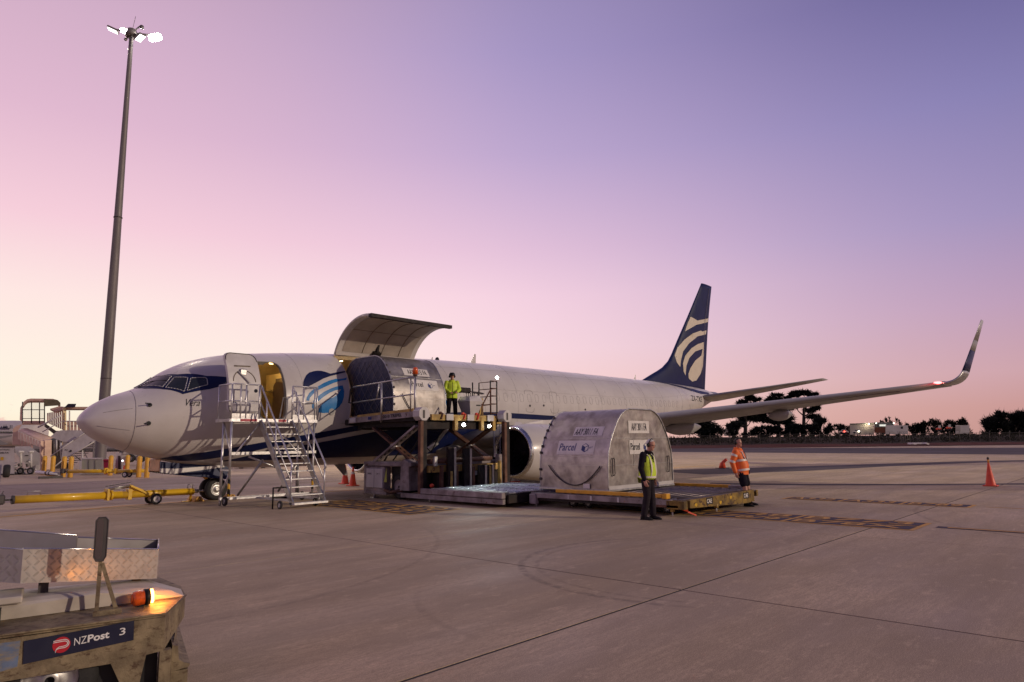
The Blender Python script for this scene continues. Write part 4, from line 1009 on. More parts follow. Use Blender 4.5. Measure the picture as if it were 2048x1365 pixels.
part('support_strut', M_METAL, lambda b: b.tube((4.35, -2.3, 1.25), (3.95, -1.6, .2), .035))
part('support_strut', M_METAL, lambda b: b.tube((5.55, -2.2, 1.1), (5.2, -1.7, .25), .035))
part('support_strut', M_METAL, lambda b: b.tube((5.5, -2.3, 1.1), (5.55, -2.3, .2), .035))
part('chassis_rail', M_ALU, lambda b: b.bar((XL, -2.42, .2), (XR - .05, -2.42, .2), .09, .07))
part('chassis_rail', M_ALU, lambda b: b.bar((XL + .1, YF + .1, .22), (XR - .05, YF + .1, .22), .07, .06))
part('chassis_rail', M_ALU, lambda b: b.bar((3.95, -2.4, .2), (3.95, -4.6, .2), .06, .06)); part('chassis_rail', M_ALU, lambda b: b.bar((4.85, -2.4, .2), (4.85, -4.6, .2), .06, .06))
part('foot_stand', M_METAL, lambda b: b.tube((XL + .03, -2.42, .0), (XL + .03, -2.42, .2), .03))
# flight
x0, x1 = 3.89, 4.87; top = (YF - .02, ZP); foot = (-4.86, .14)
for x in (x0, x1): part('stringer', M_METAL, lambda b: b.bar((x, top[0], top[1] - .06), (x, foot[0], foot[1] - .02), .04, .17))
nst = 11
for k in range(1, nst):
    f = k / nst; y = top[0] + (foot[0] - top[0]) * f; z = top[1] + (foot[1] - top[1]) * f
    part('tread', M_ALUTREAD, lambda b: b.span((x0 + .022, y - .11, z - .03), (x1 - .022, y + .11, z), bev=.004))
part('bottom_board', M_ALUTREAD, lambda b: b.span((x0 - .02, foot[0] - .16, .10), (x1 + .02, foot[0] + .1, .15)))
for x in (x0 - .02, x1 + .02):
    d = Vector((0, foot[0] - top[0], foot[1] - top[1])); 
    a = Vector((x, top[0], ZP + .98)); b_ = a + d * .985
    part('handrail', M_ALU, lambda b: b.path([a, b_, b_ + Vector((0, -.03, -.1)), b_ + Vector((0, .06, -.16))], .024, 8))
    a2 = a + Vector((0, 0, -.48)); part('mid_rail', M_ALU, lambda b: b.tube(a2, a2 + d * .97, .018, n=8))
    for f in (.2, .5, .97):
        q = Vector((x, top[0], top[1])) + d * f; part('baluster', M_ALU, lambda b: b.tube(q, q + Vector((0, 0, .98)), .021, n=8))
for x, y in ((3.6, -4.75), (4.75, -4.6)): add_wheel(ST, (x, y, .11), .11, .06, (1, 0, 0))
for x, y in ((3.62, -4.55),):
    part('brake_jack', M_LOADERDK, lambda b: (b.tube((x - .12, y, 0), (x - .12, y, .55), .022), b.bar((x - .12, y, .55), (x + .3, y, .55), .04), b.bar((x - .12, y, .3), (x + .3, y, .28), .05)))
add_wheel(ST, (3.15, -2.5, .13), .13, .08, (1, 0, 0)); add_wheel(ST, (5.6, -2.45, .13), .13, .08, (1, 0, 0))
# ================================================================== air freight containers (contoured, 3.18 x 2.24 x 2.08 m)
CW, CDP, CH = 3.18, 2.24, 2.08
def cont_profile(n=6):
    """profile across the 3.18 m width, seen from the flat end: (u,z)"""
    h = CW / 2
    half = [(h, 0), (h, .08), (h * .995, .62), (h * .975, .95), (h * .90, 1.25), (h * .80, 1.52), (h * .68, 1.78), (h * .58, 1.93), (h * .46, 2.03), (h * .34, CH)]
    return half + [(-u, z) for u, z in half[::-1]]
def side_pt(prof_s, w):
    return prof_s
def container(name, label, base, udir, wdir, number, curtain, parent=None):
    """udir: along the 3.18 m profile; wdir: outward normal of the seen flat end.  base: centre of footprint"""
    u = Vector(udir); w = Vector(wdir); z = Vector((0, 0, 1)); B = Vector(base)
    root = empty(name, base, 0, label, 'container', 'aluminium freight containers')
    fr = lambda a, b, c: B + u * a + z * b + w * c
    P = cont_profile(); n = len(P)
    mb = MB(); A = [fr(a, b + .03, CDP / 2) for a, b in P]; C = [fr(a, b + .03, -CDP / 2) for a, b in P]
    mb.add(A + C, [(i, i + 1, n + i + 1, n + i) for i in range(n - 1)], True)
    shell = mb.build('curved_shell', M_CONTAINER, root)
    for s, nm in ((1, 'seen'), (-1, 'far')):
        mb = MB(); mb.add([fr(a, b + .03, s * (CDP / 2 - .012)) for a, b in P], [tuple(range(n))]); mb.build('end_panel', M_CONTAINER if not (curtain and s > 0) else M_CURTAIN, root)
        mb = MB(); mb.path([fr(a, b + .03, s * CDP / 2) for a, b in P], .02, 6); mb.build('edge_angle', M_METAL, root)
    mb = MB(); mb.box(fr(0, .03, 0), (abs(u.x) * CW + abs(w.x) * CDP + .06, abs(u.y) * CW + abs(w.y) * CDP + .06, .06), bev=.012); mb.build('base_pallet', M_METAL, root)
    mb = MB()
    for s in (1, -1): mb.bar(fr(-CW / 2, .1, s * (CDP / 2 + .012)), fr(CW / 2, .1, s * (CDP / 2 + .012)), .02, .09)
    mb.build('base_rail', M_PALEWHITE, root)
    return root, fr, P
def skin_side(P, s):
    """point on the curved side: s = height index along the profile with normal; returns (u,z)"""
    for i in range(len(P) // 2 - 1):
        if P[i][1] <= s <= P[i + 1][1]:
            f = (s - P[i][1]) / max(P[i + 1][1] - P[i][1], 1e-6); return P[i][0] + (P[i + 1][0] - P[i][0]) * f
    return P[0][0]
def side_label(fr, P, sgn, c0, c1, z0, z1, m, root, name, off):
    """sheet on the curved side (sgn picks the side), across the depth c0..c1"""
    mb = MB(); nz = 6
    vs = [fr(sgn * (skin_side(P, z0 + (z1 - z0) * j / nz) + off), z0 + (z1 - z0) * j / nz + .03, c) for j in range(nz + 1) for c in (c0, c1)]
    mb.add(vs, [(2 * j, 2 * j + 1, 2 * j + 3, 2 * j + 2) for j in range(nz)]); return mb.build(name, m, root, recalc=False)
def side_text(fr, P, sgn, c0, z0, wdt, hgt, txt, m, root, off, flip=1, **kw):
    vs, fs = fit_text(txt, wdt, hgt, **kw); mb = MB()
    mb.add([fr(sgn * (skin_side(P, z0 + b) + off), z0 + b + .03, c0 + flip * a) for a, b in vs], fs); return mb.build('lettering', m, root, recalc=False)
def cube_mark(F, root, m1, s):
    """small parcel-cube mark drawn on a frame F(a,b)"""
    def q(pts, mm, nm='cube_mark'):
        mb = MB(); mb.add([F(a * s, b * s) for a, b in pts], [tuple(range(len(pts)))]); mb.build(nm, mm, root, recalc=False)
    q([(-.5, .22), (0, .5), (.5, .25), (.5, -.3), (0, -.55), (-.5, -.3)], m1)
    F0 = F
    def q2(pts, mm):
        mb = MB(); mb.add([F0(a * s, b * s) + LIFT for a, b in pts], [tuple(range(len(pts)))]); mb.build('cube_mark_face', mm, root, recalc=False)
    q2([(-.36, .24), (0, .43), (.37, .25), (.02, .07)], M_LABEL)
    q2([(.05, .0), (.42, .17), (.42, -.24), (.05, -.44)], M_LABEL)
    q([(.6, .03), (1.15, .1), (1.15, .06), (.6, -.03)], m1, 'speed_line'); q([(.6, -.12), (.85, -.1), (.85, -.13), (.6, -.15)], m1, 'speed_line')
# --- the one on the trailer
LIFT = Vector((0, 0, 0))
c2, fr, P = container('air_freight_container', 'silver freight container numbered AAY 3011 FA standing on the low trailer', (10.24, -10.64, .42), (1, 0, 0), (0, -1, 0), 'AAY 3011 FA', False)
E_ = CDP / 2
def end_sheet(a0, a1, b0, b1, m, nm, off=.0): 
    mb = MB(); mb.add([fr(a0, b0, E_ + off), fr(a1, b0, E_ + off), fr(a1, b1, E_ + off), fr(a0, b1, E_ + off)], [(0, 1, 2, 3)]); return mb.build(nm, m, c2, recalc=False)
def end_text(a0, b0, w_, h_, txt, m, **kw):
    vs, fs = fit_text(txt, w_, h_, **kw); mb = MB(); mb.add([fr(a0 + a, b0 + b, E_ + .008) for a, b in vs], fs); return mb.build('lettering', m, c2, recalc=False)
end_sheet(-.60, .42, 1.47, 1.80, M_LABEL, 'number_label'); end_text(-.46, 1.54, .74, .2, 'AAY 3011 FA', M_INK, bold=.006)
end_sheet(-.58, .46, .92, 1.29, M_LABEL, 'parcel_label'); end_text(-.53, 1.03, .44, .18, 'Parcel', M_INK, bold=.008)
LIFT = Vector((0, -.003, 0)); cube_mark(lambda a, b: fr(.2 + a, 1.11 + b, E_ + .006), c2, M_BLUEINK, .2)
for zz in (1.31, .62):
    mb = MB(); mb.bar(fr(-CW / 2 * (.9 if zz > 1 else .99), zz + .03, E_), fr(CW / 2 * (.9 if zz > 1 else .99), zz + .03, E_), .008, .014); mb.build('panel_seam', M_METAL, c2)
mb = MB(); mb.bar(fr(-.38, .62, E_), fr(-.38, 1.31, E_), .008, .014); mb.build('panel_seam', M_METAL, c2)
for a in (-1.38, 1.33):
    mb = MB(); mb.path([fr(a + .05 * math.cos(R(t)), .62 + (.28 if t < 180 else 0) * 0 + .0 + (.16 if math.sin(R(t)) > 0 else -.16) + .06 * math.sin(R(t)), E_ + .03) for t in range(0, 360, 24)], .013, 6, closed=True); mb.build('pull_handle', M_FRAMEDK, c2)
# curved side facing the loader
side_label(fr, P, -1, -.02, .98, 1.28, 1.50, mat('faded_label', (.5, .47, .48), .5, .3), c2, 'number_label', .006) if False else None
side_label(fr, P, -1, -.56, .66, .90, 1.26, M_LABEL, c2, 'parcel_label', .006); side_text(fr, P, -1, -.5, 1.0, .56, .19, 'Parcel', M_BLUEINK, c2, .012, shear=.15, bold=.006)
side_label(fr, P, -1, -.15, .80, 1.38, 1.62, mat('faded_label', (.56, .52, .53), .5, .3), c2, 'number_label', .006); side_text(fr, P, -1, -.12, 1.41, .75, .17, 'AAY 3011 FA', M_INK, c2, .012, shear=.25, bold=.006)
LIFT = Vector((-.003, 0, 0)); cube_mark(lambda a, b: fr(-1 * (skin_side(P, 1.08 + b) + .010), 1.08 + b + .03, .36 + a), c2, M_BLUEINK, .22)
mb = MB(); mb.path([fr(-CW / 2 - .035, .62 - .5 * (1 - ((c - .05) / .85) ** 2) + .02, c) for c in [(-.80 + .1 * i) for i in range(18)]], .016, 6); mb.build('door_strap', M_FRAMEDK, c2)
for zz in (.62, .85, 1.31):
    mb = MB(); mb.bar(fr(-skin_side(P, zz), zz + .03, -E_), fr(-skin_side(P, zz), zz + .03, E_), .014, .008); mb.build('panel_seam', M_METAL, c2)
for k, zz in enumerate((.25, .5, .95, 1.12, 1.35, 1.55, 1.72, 1.9)):
    mb = MB(); mb.box(fr(-skin_side(P, zz) - .02, zz + .03, -E_ + .02), (.05, .08, .07), bev=.015); mb.build('curtain_clip', M_FRAMEDK, c2)
side_label(fr, P, -1, .35, .56, .04, .16, M_LABEL, c2, 'base_label', .03)
# --- the one entering the aircraft
B1 = (9.06, -2.32, 2.53)
c1, fr, P = container('air_freight_container', 'silver freight container with dark blue netted curtain, entering the open cargo door', B1, (0, 1, 0), (-1, 0, 0), 'AAY 3015 FA', True)
# curtain bulge and net
mb = MB(); nn = len(P); vs = []; K = 7
for k in range(K + 1):
    f = k / K; sc = 1 - f
    for a, b in P:
        bx = a * sc; bz = .9 + (b - .9) * sc
        vs.append(fr(bx, bz + .03, E_ + .10 * (1 - sc ** 2.2) + .035 * mnoise.noise(Vector((bx * 2.3, bz * 2.3, 1))) * (1 if 0 < k else 0)))
mb.add(vs, [(k * nn + i, k * nn + (i + 1) % nn, (k + 1) * nn + (i + 1) % nn, (k + 1) * nn + i) for k in range(K) for i in range(nn)], True); mb.build('curtain', M_CURTAIN, c1)
netb = MB()
def bulge(a, b):
    m = max(abs(a) / (CW / 2), abs(b - .9) / 1.2); return E_ + .12 * (1 - m ** 2.2) + .012
for d in (-1, 1):
    for i in range(-9, 10):
        pts = []
        for j in range(13):
            b = .1 + 1.85 * j / 12; a = i * .34 + d * (b - 1.0) * .8
            if abs(a) < skin_side(P, b) - .04: pts.append(fr(a, b, bulge(a, b)))
        if len(pts) > 1: netb.path(pts, .007, 4)
netb.build('cargo_net', M_NET, c1, kind='stuff')
for k, zz in enumerate((.15, .4, .65, .95, 1.2, 1.45, 1.7, 1.9)):
    mb = MB(); mb.box(fr(-skin_side(P, zz) - .02, zz + .03, E_ - .02), (.07, .05, .08), bev=.015); mb.build('curtain_clip', M_FRAMEDK, c1)
# camera side (sgn -1 = -y); depth runs from the curtain (+) to the far end (-): text must read towards +x so flip
side_label(fr, P, -1, .50, -.62, 1.40, 1.66, M_LABEL, c1, 'number_label', .006); side_text(fr, P, -1, .32, 1.45, .84, .17, 'AAY 3015 FA', M_INK, c1, .012, flip=-1, bold=.006)
side_label(fr, P, -1, .40, -.85, .90, 1.27, M_LABEL, c1, 'parcel_label', .006); side_text(fr, P, -1, .32, 1.02, .5, .17, 'Parcel', M_INK, c1, .012, flip=-1, bold=.008)
LIFT = Vector((0, -.003, 0)); cube_mark(lambda a, b: fr(-1 * (skin_side(P, 1.09 + b) + .010), 1.09 + b + .03, -.50 - a), c1, M_BLUEINK, .2)
for zz in (.62, .85, 1.33):
    mb = MB(); mb.bar(fr(-skin_side(P, zz), zz + .03, -E_), fr(-skin_side(P, zz), zz + .03, E_), .014, .008); mb.build('panel_seam', M_METAL, c1)
mb = MB(); mb.path([fr(-CW / 2 - .035, .78 - .62 * math.sin(math.pi * f / 12), .8 - 1.2 * f / 12) for f in range(0, 9)], .016, 6); mb.build('door_strap', M_FRAMEDK, c1)
# ================================================================== main-deck loader beneath the cargo door
LD = empty('cargo_loader', (9.1, -5.0, 0), 0, 'worn white scissor-lift cargo loader with raised bridge against the cargo door', 'cargo loader')
def lp(name, m, fn, parent=LD, **kw):
    mb = MB(); fn(mb); return mb.build(name, m, parent, **kw)
LX0, LX1 = 7.22, 10.95
# --- raised bridge
br = lp('bridge_deck', M_LOADERDK, lambda b: b.span((7.42, -5.75, 2.36), (10.95, -2.1, 2.48)))
lp('operator_platform', M_LOADERDK, lambda b: b.span((10.953, -4.15, 2.34), (12.75, -2.1, 2.478)))
lp('platform_edge', M_YELLOWBEAM, lambda b: b.span((10.96, -4.22, 2.36), (12.72, -4.153, 2.5)))
lp('bridge_side_beam', M_LOADER, lambda b: b.bar((7.4, -2.25, 2.45), (7.4, -5.75, 2.56), .1, .17))
lp('bridge_side_beam', M_YELLOWBEAM, lambda b: b.bar((7.44, -2.7, 2.58), (7.44, -5.6, 2.69), .1, .09))
lp('bridge_front_bumper', M_LOADERDK, lambda b: (b.span((7.35, -2.3, 2.3), (11.0, -2.02, 2.5), bev=.03)))
lp('bumper_pad', M_PALEWHITE, lambda b: b.box((7.38, -2.5, 2.46), (.12, .34, .18), bev=.02))
lettering('maker_lettering', '2010 TREPEL', M_INK, (7.345, -4.15, 2.475), (0, -1, .03), (0, .03, 1), .95, .1, LD, lift=.004, bold=.03)
lp('flag_plate', M_BLUEINK, lambda b: b.box((7.345, -3.45, 2.5), (.012, .18, .09)))
lp('bridge_rear_beam', M_YELLOWBEAM, lambda b: (b.span((7.9, -5.86, 2.38), (10.74, -5.77, 2.56))))
for i, x in enumerate((8.3, 9.25, 9.85)):
    lp('tie_hook', M_CONE if i else M_RUST, lambda b: (b.ball((x, -5.8, 2.6), (.06, .06, .055), 8, 6), b.bar((x + .02, -5.88, 2.6), (x - .06, -5.9, 2.42), .06, .03)))
for x in (8.6, 9.5, 10.4): lp('beam_plate', M_PALEWHITE, lambda b: b.box((x, -5.9, 2.48), (.3, .03, .2), bev=.01))
for x in (8.9, 10.05, 10.6):
    lp('bridge_bracket', M_YELLOWBEAM, lambda b: b.box((x, -5.82, 2.28), (.14, .12, .42), bev=.01))
# left guard rail with beacon
lp('rail_post', M_METAL, lambda b: b.tube((7.35, -4.05, 2.35), (7.35, -4.05, 3.62), .03))
lp('rail_post', M_METAL, lambda b: b.tube((7.35, -3.8, 3.08), (7.35, -3.92, 3.60), .022))
lp('beacon_post', M_METAL, lambda b: b.tube((7.35, -5.72, 2.4), (7.35, -5.72, 3.72), .034))
lp('rail_post', M_METAL, lambda b: b.tube((7.4, -5.45, 2.6), (7.4, -5.45, 3.68), .024))
lp('guard_rail', M_METAL, lambda b: b.tube((7.35, -2.45, 3.56), (7.35, -5.7, 3.68), .025))
lp('guard_rail', M_METAL, lambda b: b.tube((7.35, -2.35, 3.04), (7.35, -5.7, 3.16), .022))
lp('rail_end', M_LOADERDK, lambda b: b.path([(7.35, -2.5, 3.58), (7.35, -2.34, 3.5), (7.35, -2.26, 3.05), (7.35, -2.5, 3.04)], .03, 8))
bc = lp('amber_beacon', M_AMBERLENS, lambda b: b.lathe([(.0, 0), (.085, 0), (.08, .16), (.06, .2), (0, .21)], (7.35, -5.72, 3.76), n=14))
lp('beacon_base', M_RUST, lambda b: b.tube((7.35, -5.72, 3.71), (7.35, -5.72, 3.765), .07, n=12), bc)
# right rails round the operator
for (a, c) in (((10.62, -5.7, 2.48), (10.62, -5.7, 3.46)), ((10.62, -5.7, 3.46), (10.2, -5.72, 2.9)), ((10.2, -5.72, 2.9), (10.62, -5.7, 2.95)), ((10.15, -5.75, 2.5), (10.15, -5.75, 2.95)), ((11.0, -2.9, 3.5), (12.5, -2.9, 3.62))):
    lp('guard_rail', M_RUST, lambda b: b.tube(a, c, .022, n=8))
# ladder cage at the right
for x, y in ((12.28, -4.05), (12.62, -4.05), (12.62, -3.1), (12.28, -3.1)):
    lp('cage_post', M_LOADERDK, lambda b: b.tube((x, y, 2.48), (x, y, 3.95), .025, n=8))
for z in (2.75, 3.1, 3.4, 3.68, 3.95):
    lp('cage_rung', M_RUST, lambda b: b.tube((12.28, -4.05, z), (12.62, -4.05, z), .017, n=6)); lp('cage_rung', M_RUST, lambda b: b.tube((12.62, -4.05, z), (12.62, -3.1, z), .017, n=6))
for x in (12.3, 12.62): lp('ladder_rail', M_METAL, lambda b: b.path([(x, -4.2, 2.4), (x, -4.2, .95), (x - .06, -4.2, .5)], .02, 8))
for k in range(6): lp('ladder_rung', M_METAL, lambda b: b.tube((12.3, -4.2, .7 + k * .3), (12.62, -4.2, .7 + k * .3), .016, n=6))
lp('electrics_box', M_LOADERDK, lambda b: (b.box((12.0, -3.4, 3.2), (.5, .3, .34), bev=.03)))
lp('seat_back', M_LOADERDK, lambda b: b.box((11.75, -3.25, 3.62), (.55, .12, .2), bev=.04))
# operator console
cons = lp('control_console', M_PALEWHITE, lambda b: b.loft([[Vector(q) for q in ((11.55, -3.75, 2.55), (11.82, -3.75, 2.55), (11.82, -3.4, 2.55), (11.55, -3.4, 2.55))], [Vector(q) for q in ((11.32, -3.95, 3.18), (12.00, -3.95, 3.18), (12.00, -3.3, 3.18), (11.32, -3.3, 3.18))], [Vector(q) for q in ((11.45, -3.8, 3.34), (11.95, -3.8, 3.40), (11.95, -3.3, 3.42), (11.45, -3.3, 3.36))]], smooth=False))
lp('console_plate', M_INK, lambda b: b.box((11.80, -3.9, 3.05), (.22, .02, .08)), cons)
lp('console_side', M_YELLOWBEAM, lambda b: b.loft([[Vector(q) for q in ((12.00, -3.7, 2.55), (12.25, -3.7, 2.55), (12.25, -3.4, 2.55), (12.00, -3.4, 2.55))], [Vector(q) for q in ((12.05, -3.85, 3.3), (12.1, -3.85, 3.3), (12.1, -3.3, 3.3), (12.05, -3.3, 3.3))]], smooth=False))
lp('steering_wheel', M_FRAMEDK, lambda b: (b.path([(12.12 + .24 * math.cos(R(t)), -3.55 + .2 * math.sin(R(t)), 3.52 + .05 * math.sin(R(t))) for t in range(0, 360, 20)], .018, 6, closed=True), b.tube((12.12, -3.55, 3.3), (12.12, -3.55, 3.52), .02), b.bar((11.90, -3.55, 3.52), (12.34, -3.55, 3.52), .03)))
for i in range(5): lp('control_lever', M_FRAMEDK, lambda b: (b.tube((11.48 + i * .1, -3.6, 3.35), (11.47 + i * .1, -3.62, 3.46), .012, n=6), b.ball((11.47 + i * .1, -3.62, 3.47), .022, 8, 6)))
lp('foot_pedal', M_FRAMEDK, lambda b: b.box((12.10, -3.9, 2.62), (.4, .2, .12), rot=Matrix.Rotation(.3, 3, 'X'), bev=.03))
# work lamps (lit)
def lamp(loc, en, nm='work_lamp', aim=(0, -1, -.35), spot=True):
    e = empty(nm, (0, 0, 0)); e.parent = LD; p = Vector(loc)
    lp('lens', M_WORKLAMP, lambda b: b.tube(p + Vector((-.02, -.03, 0)), p + Vector((-.025, -.045, -.005)), .055, n=14), e)
    lp('housing', M_LOADERDK, lambda b: b.tube(p + Vector((.03, .06, 0)), p + Vector((-.018, -.028, 0)), .05, .068, n=14), e)
    l = bpy.data.lights.new('lamp_light', 'SPOT'); l.energy = en; l.spot_size = R(120); l.spot_blend = .6; l.color = (.88, 1, .94); l.shadow_soft_size = .05
    o = bpy.data.objects.new('lamp_light', l); o.location = p - parent_org(LD) + Vector((-.03, -.07, -.01)); o.rotation_euler = Vector(aim).to_track_quat('-Z', 'Y').to_euler(); COL.objects.link(o); o.parent = e; o['kind'] = 'helper'
lamp((9.15, -4.95 - .98, 2.25), 60, aim=(-.1, -1, -.8)); lamp((10.28, -5.95, 2.22), 60, aim=(.05, -1, -.8)); lamp((12.6, -4.08, 4.08), 20, aim=(-.5, -1, -.4))
# --- scissor lift
for x in (7.5, 10.7):
    for (a, c) in (((-3.45, 1.0), (-5.75, 2.2)), ((-3.45, 2.2), (-5.75, 1.0))):
        arm = lp('scissor_arm', M_LOADER if (a[1] < 1.5 and x < 8) else M_RUST, lambda b: b.bar((x + (.06 if a[1] > 1.5 else -.06), a[0], a[1]), (x + (.06 if a[1] > 1.5 else -.06), c[0], c[1]), .06, .24, up=(1, 0, 0)))
        if x < 8:
            for k in range(11):
                f = (k + .7) / 11.4
                if abs(f - .5) < .05: continue
                y = a[0] + (c[0] - a[0]) * f; z = a[1] + (c[1] - a[1]) * f
                lp('arm_slot', M_BLACK, lambda b: b.box((x + (.06 if a[1] > 1.5 else -.06) - .033, y, z), (.012, .09, .12), rot=Matrix.Rotation(math.atan2(c[1] - a[1], c[0] - a[0]), 3, 'X')), arm)
    lp('scissor_pivot', M_METAL, lambda b: b.tube((x - .14, -4.6, 1.6), (x + .14, -4.6, 1.6), .09, n=14))
lp('lift_cylinder', M_METAL, lambda b: (b.tube((9, -3.2, .9), (9, -4.8, 1.7), .09), b.tube((9, -4.8, 1.7), (9, -5.4, 2.2), .06)))
lp('hydraulic_hose', M_RUBBER, lambda b: b.path([(7.9, -3.4, 1.0), (8.0, -3.9, 1.7), (8.1, -4.4, 1.2), (8.2, -5.2, 2.1), (8.0, -5.6, 2.3)], .03, 8))
lp('hydraulic_hose', M_RUBBER, lambda b: b.path([(8.3, -3.3, 1.0), (8.5, -4.2, 2.0), (8.7, -4.9, 1.4), (8.9, -5.3, 2.2)], .025, 8))
lp('under_bridge_frame', M_LOADERDK, lambda b: (b.span((7.55, -5.7, 2.12), (10.9, -5.5, 2.36)), b.span((7.55, -2.7, 2.15), (10.9, -2.5, 2.36)), b.span((7.55, -5.7, 2.2), (7.75, -2.5, 2.36)), b.span((10.7, -5.7, 2.2), (10.9, -2.5, 2.36))), kind='stuff')
# --- chassis (left flank in view)
lp('chassis_frame', M_LOADER, lambda b: (b.span((7.22, -5.7, 1.0), (10.95, -3.35, 1.13), bev=.02)))
lp('flank_panel', M_LOADER, lambda b: b.span((7.24, -4.40, .22), (7.5, -3.40, .98), bev=.015))
cb = lp('flank_cabinet', M_PALEWHITE, lambda b: b.span((7.20, -3.92, .34), (7.245, -3.52, .92), bev=.008)); lp('flank_cabinet', M_PALEWHITE, lambda b: b.span((7.20, -4.36, .34), (7.245, -3.94, .92), bev=.008))
lettering('panel_lettering', 'DIESEL', M_INK, (7.2, -3.6, .74), (0, -1, 0), (0, 0, 1), .22, .05, LD, lift=.004, bold=.02); lettering('panel_lettering', '24 V', M_INK, (7.2, -4.06, .74), (0, -1, 0), (0, 0, 1), .16, .05, LD, lift=.004, bold=.02)
lp('flank_foot', M_LOADER, lambda b: b.span((7.25, -4.5, .14), (10.9, -3.4, .24)))
lp('flank_post', M_LOADER, lambda b: b.span((7.23, -3.5, .15), (7.4, -3.36, 1.0), bev=.01))
lp('fender', M_LOADER, lambda b: b.prism([(-5.2, .3), (-5.25, 1.15), (-5.4, 1.22), (-5.6, 1.12), (-5.65, .3)], 7.22, 7.6, lambda u, v, w: Vector((w, u, v))))
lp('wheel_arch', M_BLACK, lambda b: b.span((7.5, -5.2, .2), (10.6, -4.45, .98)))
lp('reflector_plate', mat('yellow_green_plate', (.42, .45, .08), .5), lambda b: b.add([(7.22, -4.42, .52), (7.22, -4.56, .52), (7.22, -4.54, .96)], [(0, 1, 2)]))
for x in (7.55, 10.6):
    for y in (-4.88,): add_wheel(LD, (x, y, .38), .38, .26, (1, 0, 0), M_LOADER)
lp('rocker_hose', M_RUST, lambda b: b.path([(7.3, -4.2, .3), (7.26, -4.7, .22), (7.3, -5.2, .3)], .05, 8))
lp('jack', M_METAL, lambda b: (b.tube((7.4, -3.7, 0), (7.4, -3.7, .22), .035), b.box((7.4, -3.7, .02), (.2, .2, .03))))
lp('jack', M_METAL, lambda b: b.tube((7.3, -6.5, 0), (7.3, -6.5, .2), .03))
lp('rear_bulkhead', M_LOADERDK, lambda b: b.span((7.6, -5.68, .2), (10.85, -5.6, 1.2)))
# --- four corner posts with octagonal heads
def octa(name, c, r, d):
    mb = MB(); mb.prism([(r * math.cos(R(22.5 + 45 * i)), r * math.sin(R(22.5 + 45 * i))) for i in range(8)], -d / 2, d / 2, lambda u, v, w: Vector(c) + Vector((u, w, v))); return mb.build(name, M_PALEWHITE, LD)
for x in (7.32, 10.92):
    lp('mast_post', M_RUST, lambda b: b.span((x - .06, -6.1, .12), (x + .06, -5.98, 2.5), bev=.01)); lp('mast_rail', M_LOADERDK, lambda b: b.span((x + .063, -6.06, .2), (x + .22, -5.84, 2.45)))
    octa('mast_head', (x + .04, -6.0, 2.55), .21, .3); lp('head_slot', M_FRAMEDK, lambda b: b.span((x - .02, -6.155, 2.42), (x + .06, -6.152, 2.66)))
lp('right_bracket', M_LOADER, lambda b: b.span((10.7, -6.0, .3), (10.86, -5.8, 1.3), bev=.02)); lp('right_tyre_guard', M_RUBBER, lambda b: b.tube((10.98, -5.6, .38), (11.14, -5.6, .38), .36, n=20))
# front face behind the main platform: pipes, yellow beam, uprights
lp('cross_pipe', M_RUST, lambda b: b.tube((7.65, -6.0, 1.14), (10.3, -6.0, 1.18), .075, n=12))
lp('cross_beam', M_YELLOWBEAM, lambda b: b.span((7.6, -6.08, .82), (10.7, -5.98, 1.02)))
lettering('beam_mark', '0', M_RUST, (7.74, -6.085, .87), (1, 0, 0), (0, 0, 1), .1, .1, LD, bold=.02); lettering('beam_mark', '4', M_RUST, (9.95, -6.085, .87), (1, 0, 0), (0, 0, 1), .1, .1, LD, bold=.02); lettering('beam_mark', '5', M_RUST, (10.3, -6.085, .87), (1, 0, 0), (0, 0, 1), .1, .1, LD, bold=.02)
for x, z1, m in ((7.95, 1.02, M_RUST), (8.32, .84, M_YELLOWBEAM), (8.46, 1.55, M_METAL), (8.55, 1.0, M_RUST), (9.12, 1.5, M_METAL), (9.25, .95, M_RUST), (9.78, .98, M_METAL), (9.98, .95, M_YELLOWBEAM), (10.1, .98, M_METAL), (10.45, 1.1, M_YELLOWBEAM)):
    lp('upright', m, lambda b: b.span((x - .04, -6.3, .36), (x + .04, -6.2, z1)))
    if m is M_METAL: lp('upright_back', M_LOADERDK, lambda b: b.span((x - .26, -6.28, .36), (x - .043, -6.18, z1 + .01)))
lp('placard', M_PALEWHITE, lambda b: b.box((9.5, -6.1, .74), (.16, .01, .13)))
lp('pump_unit', M_LOADERDK, lambda b: (b.box((9.3, -5.9, .55), (2.6, .3, .5), bev=.05)))
lp('tow_eye', M_CONE, lambda b: b.ball((7.62, -6.2, .45), (.08, .06, .06), 8, 6)); lp('latch', M_METAL, lambda b: b.box((7.7, -6.25, 1.15), (.14, .1, .3), bev=.02))
# --- lowered main platform with rollers
lp('platform_side', M_LOADER, lambda b: b.span((7.22, -9.42, .24), (7.36, -6.15, .39), bev=.01)); lp('platform_skirt', M_LOADER, lambda b: b.span((7.25, -9.42, .09), (7.36, -5.2, .225), bev=.01))
lp('platform_side', M_LOADER, lambda b: b.span((10.85, -9.42, .2), (10.99, -6.15, .39), bev=.01))
lp('platform_floor', M_DECKDARK, lambda b: b.span((7.36, -9.42, .28), (10.85, -6.32, .34)))
lp('platform_end', M_LOADERDK, lambda b: b.span((7.4, -9.5, .12), (10.8, -9.43, .33)))
for k in range(13):
    y = -6.5 - k * .235
    lp('roller_track', M_LOADERDK, lambda b: b.span((7.4, y - .02, .341), (10.82, y + .02, .385)))
    for x0, x1 in ((7.45, 8.5), (8.56, 9.6), (9.66, 10.75)): lp('roller', M_ROLLER, lambda b: b.tube((x0, y - .11, .37), (x1, y - .11, .37), .038, n=8))
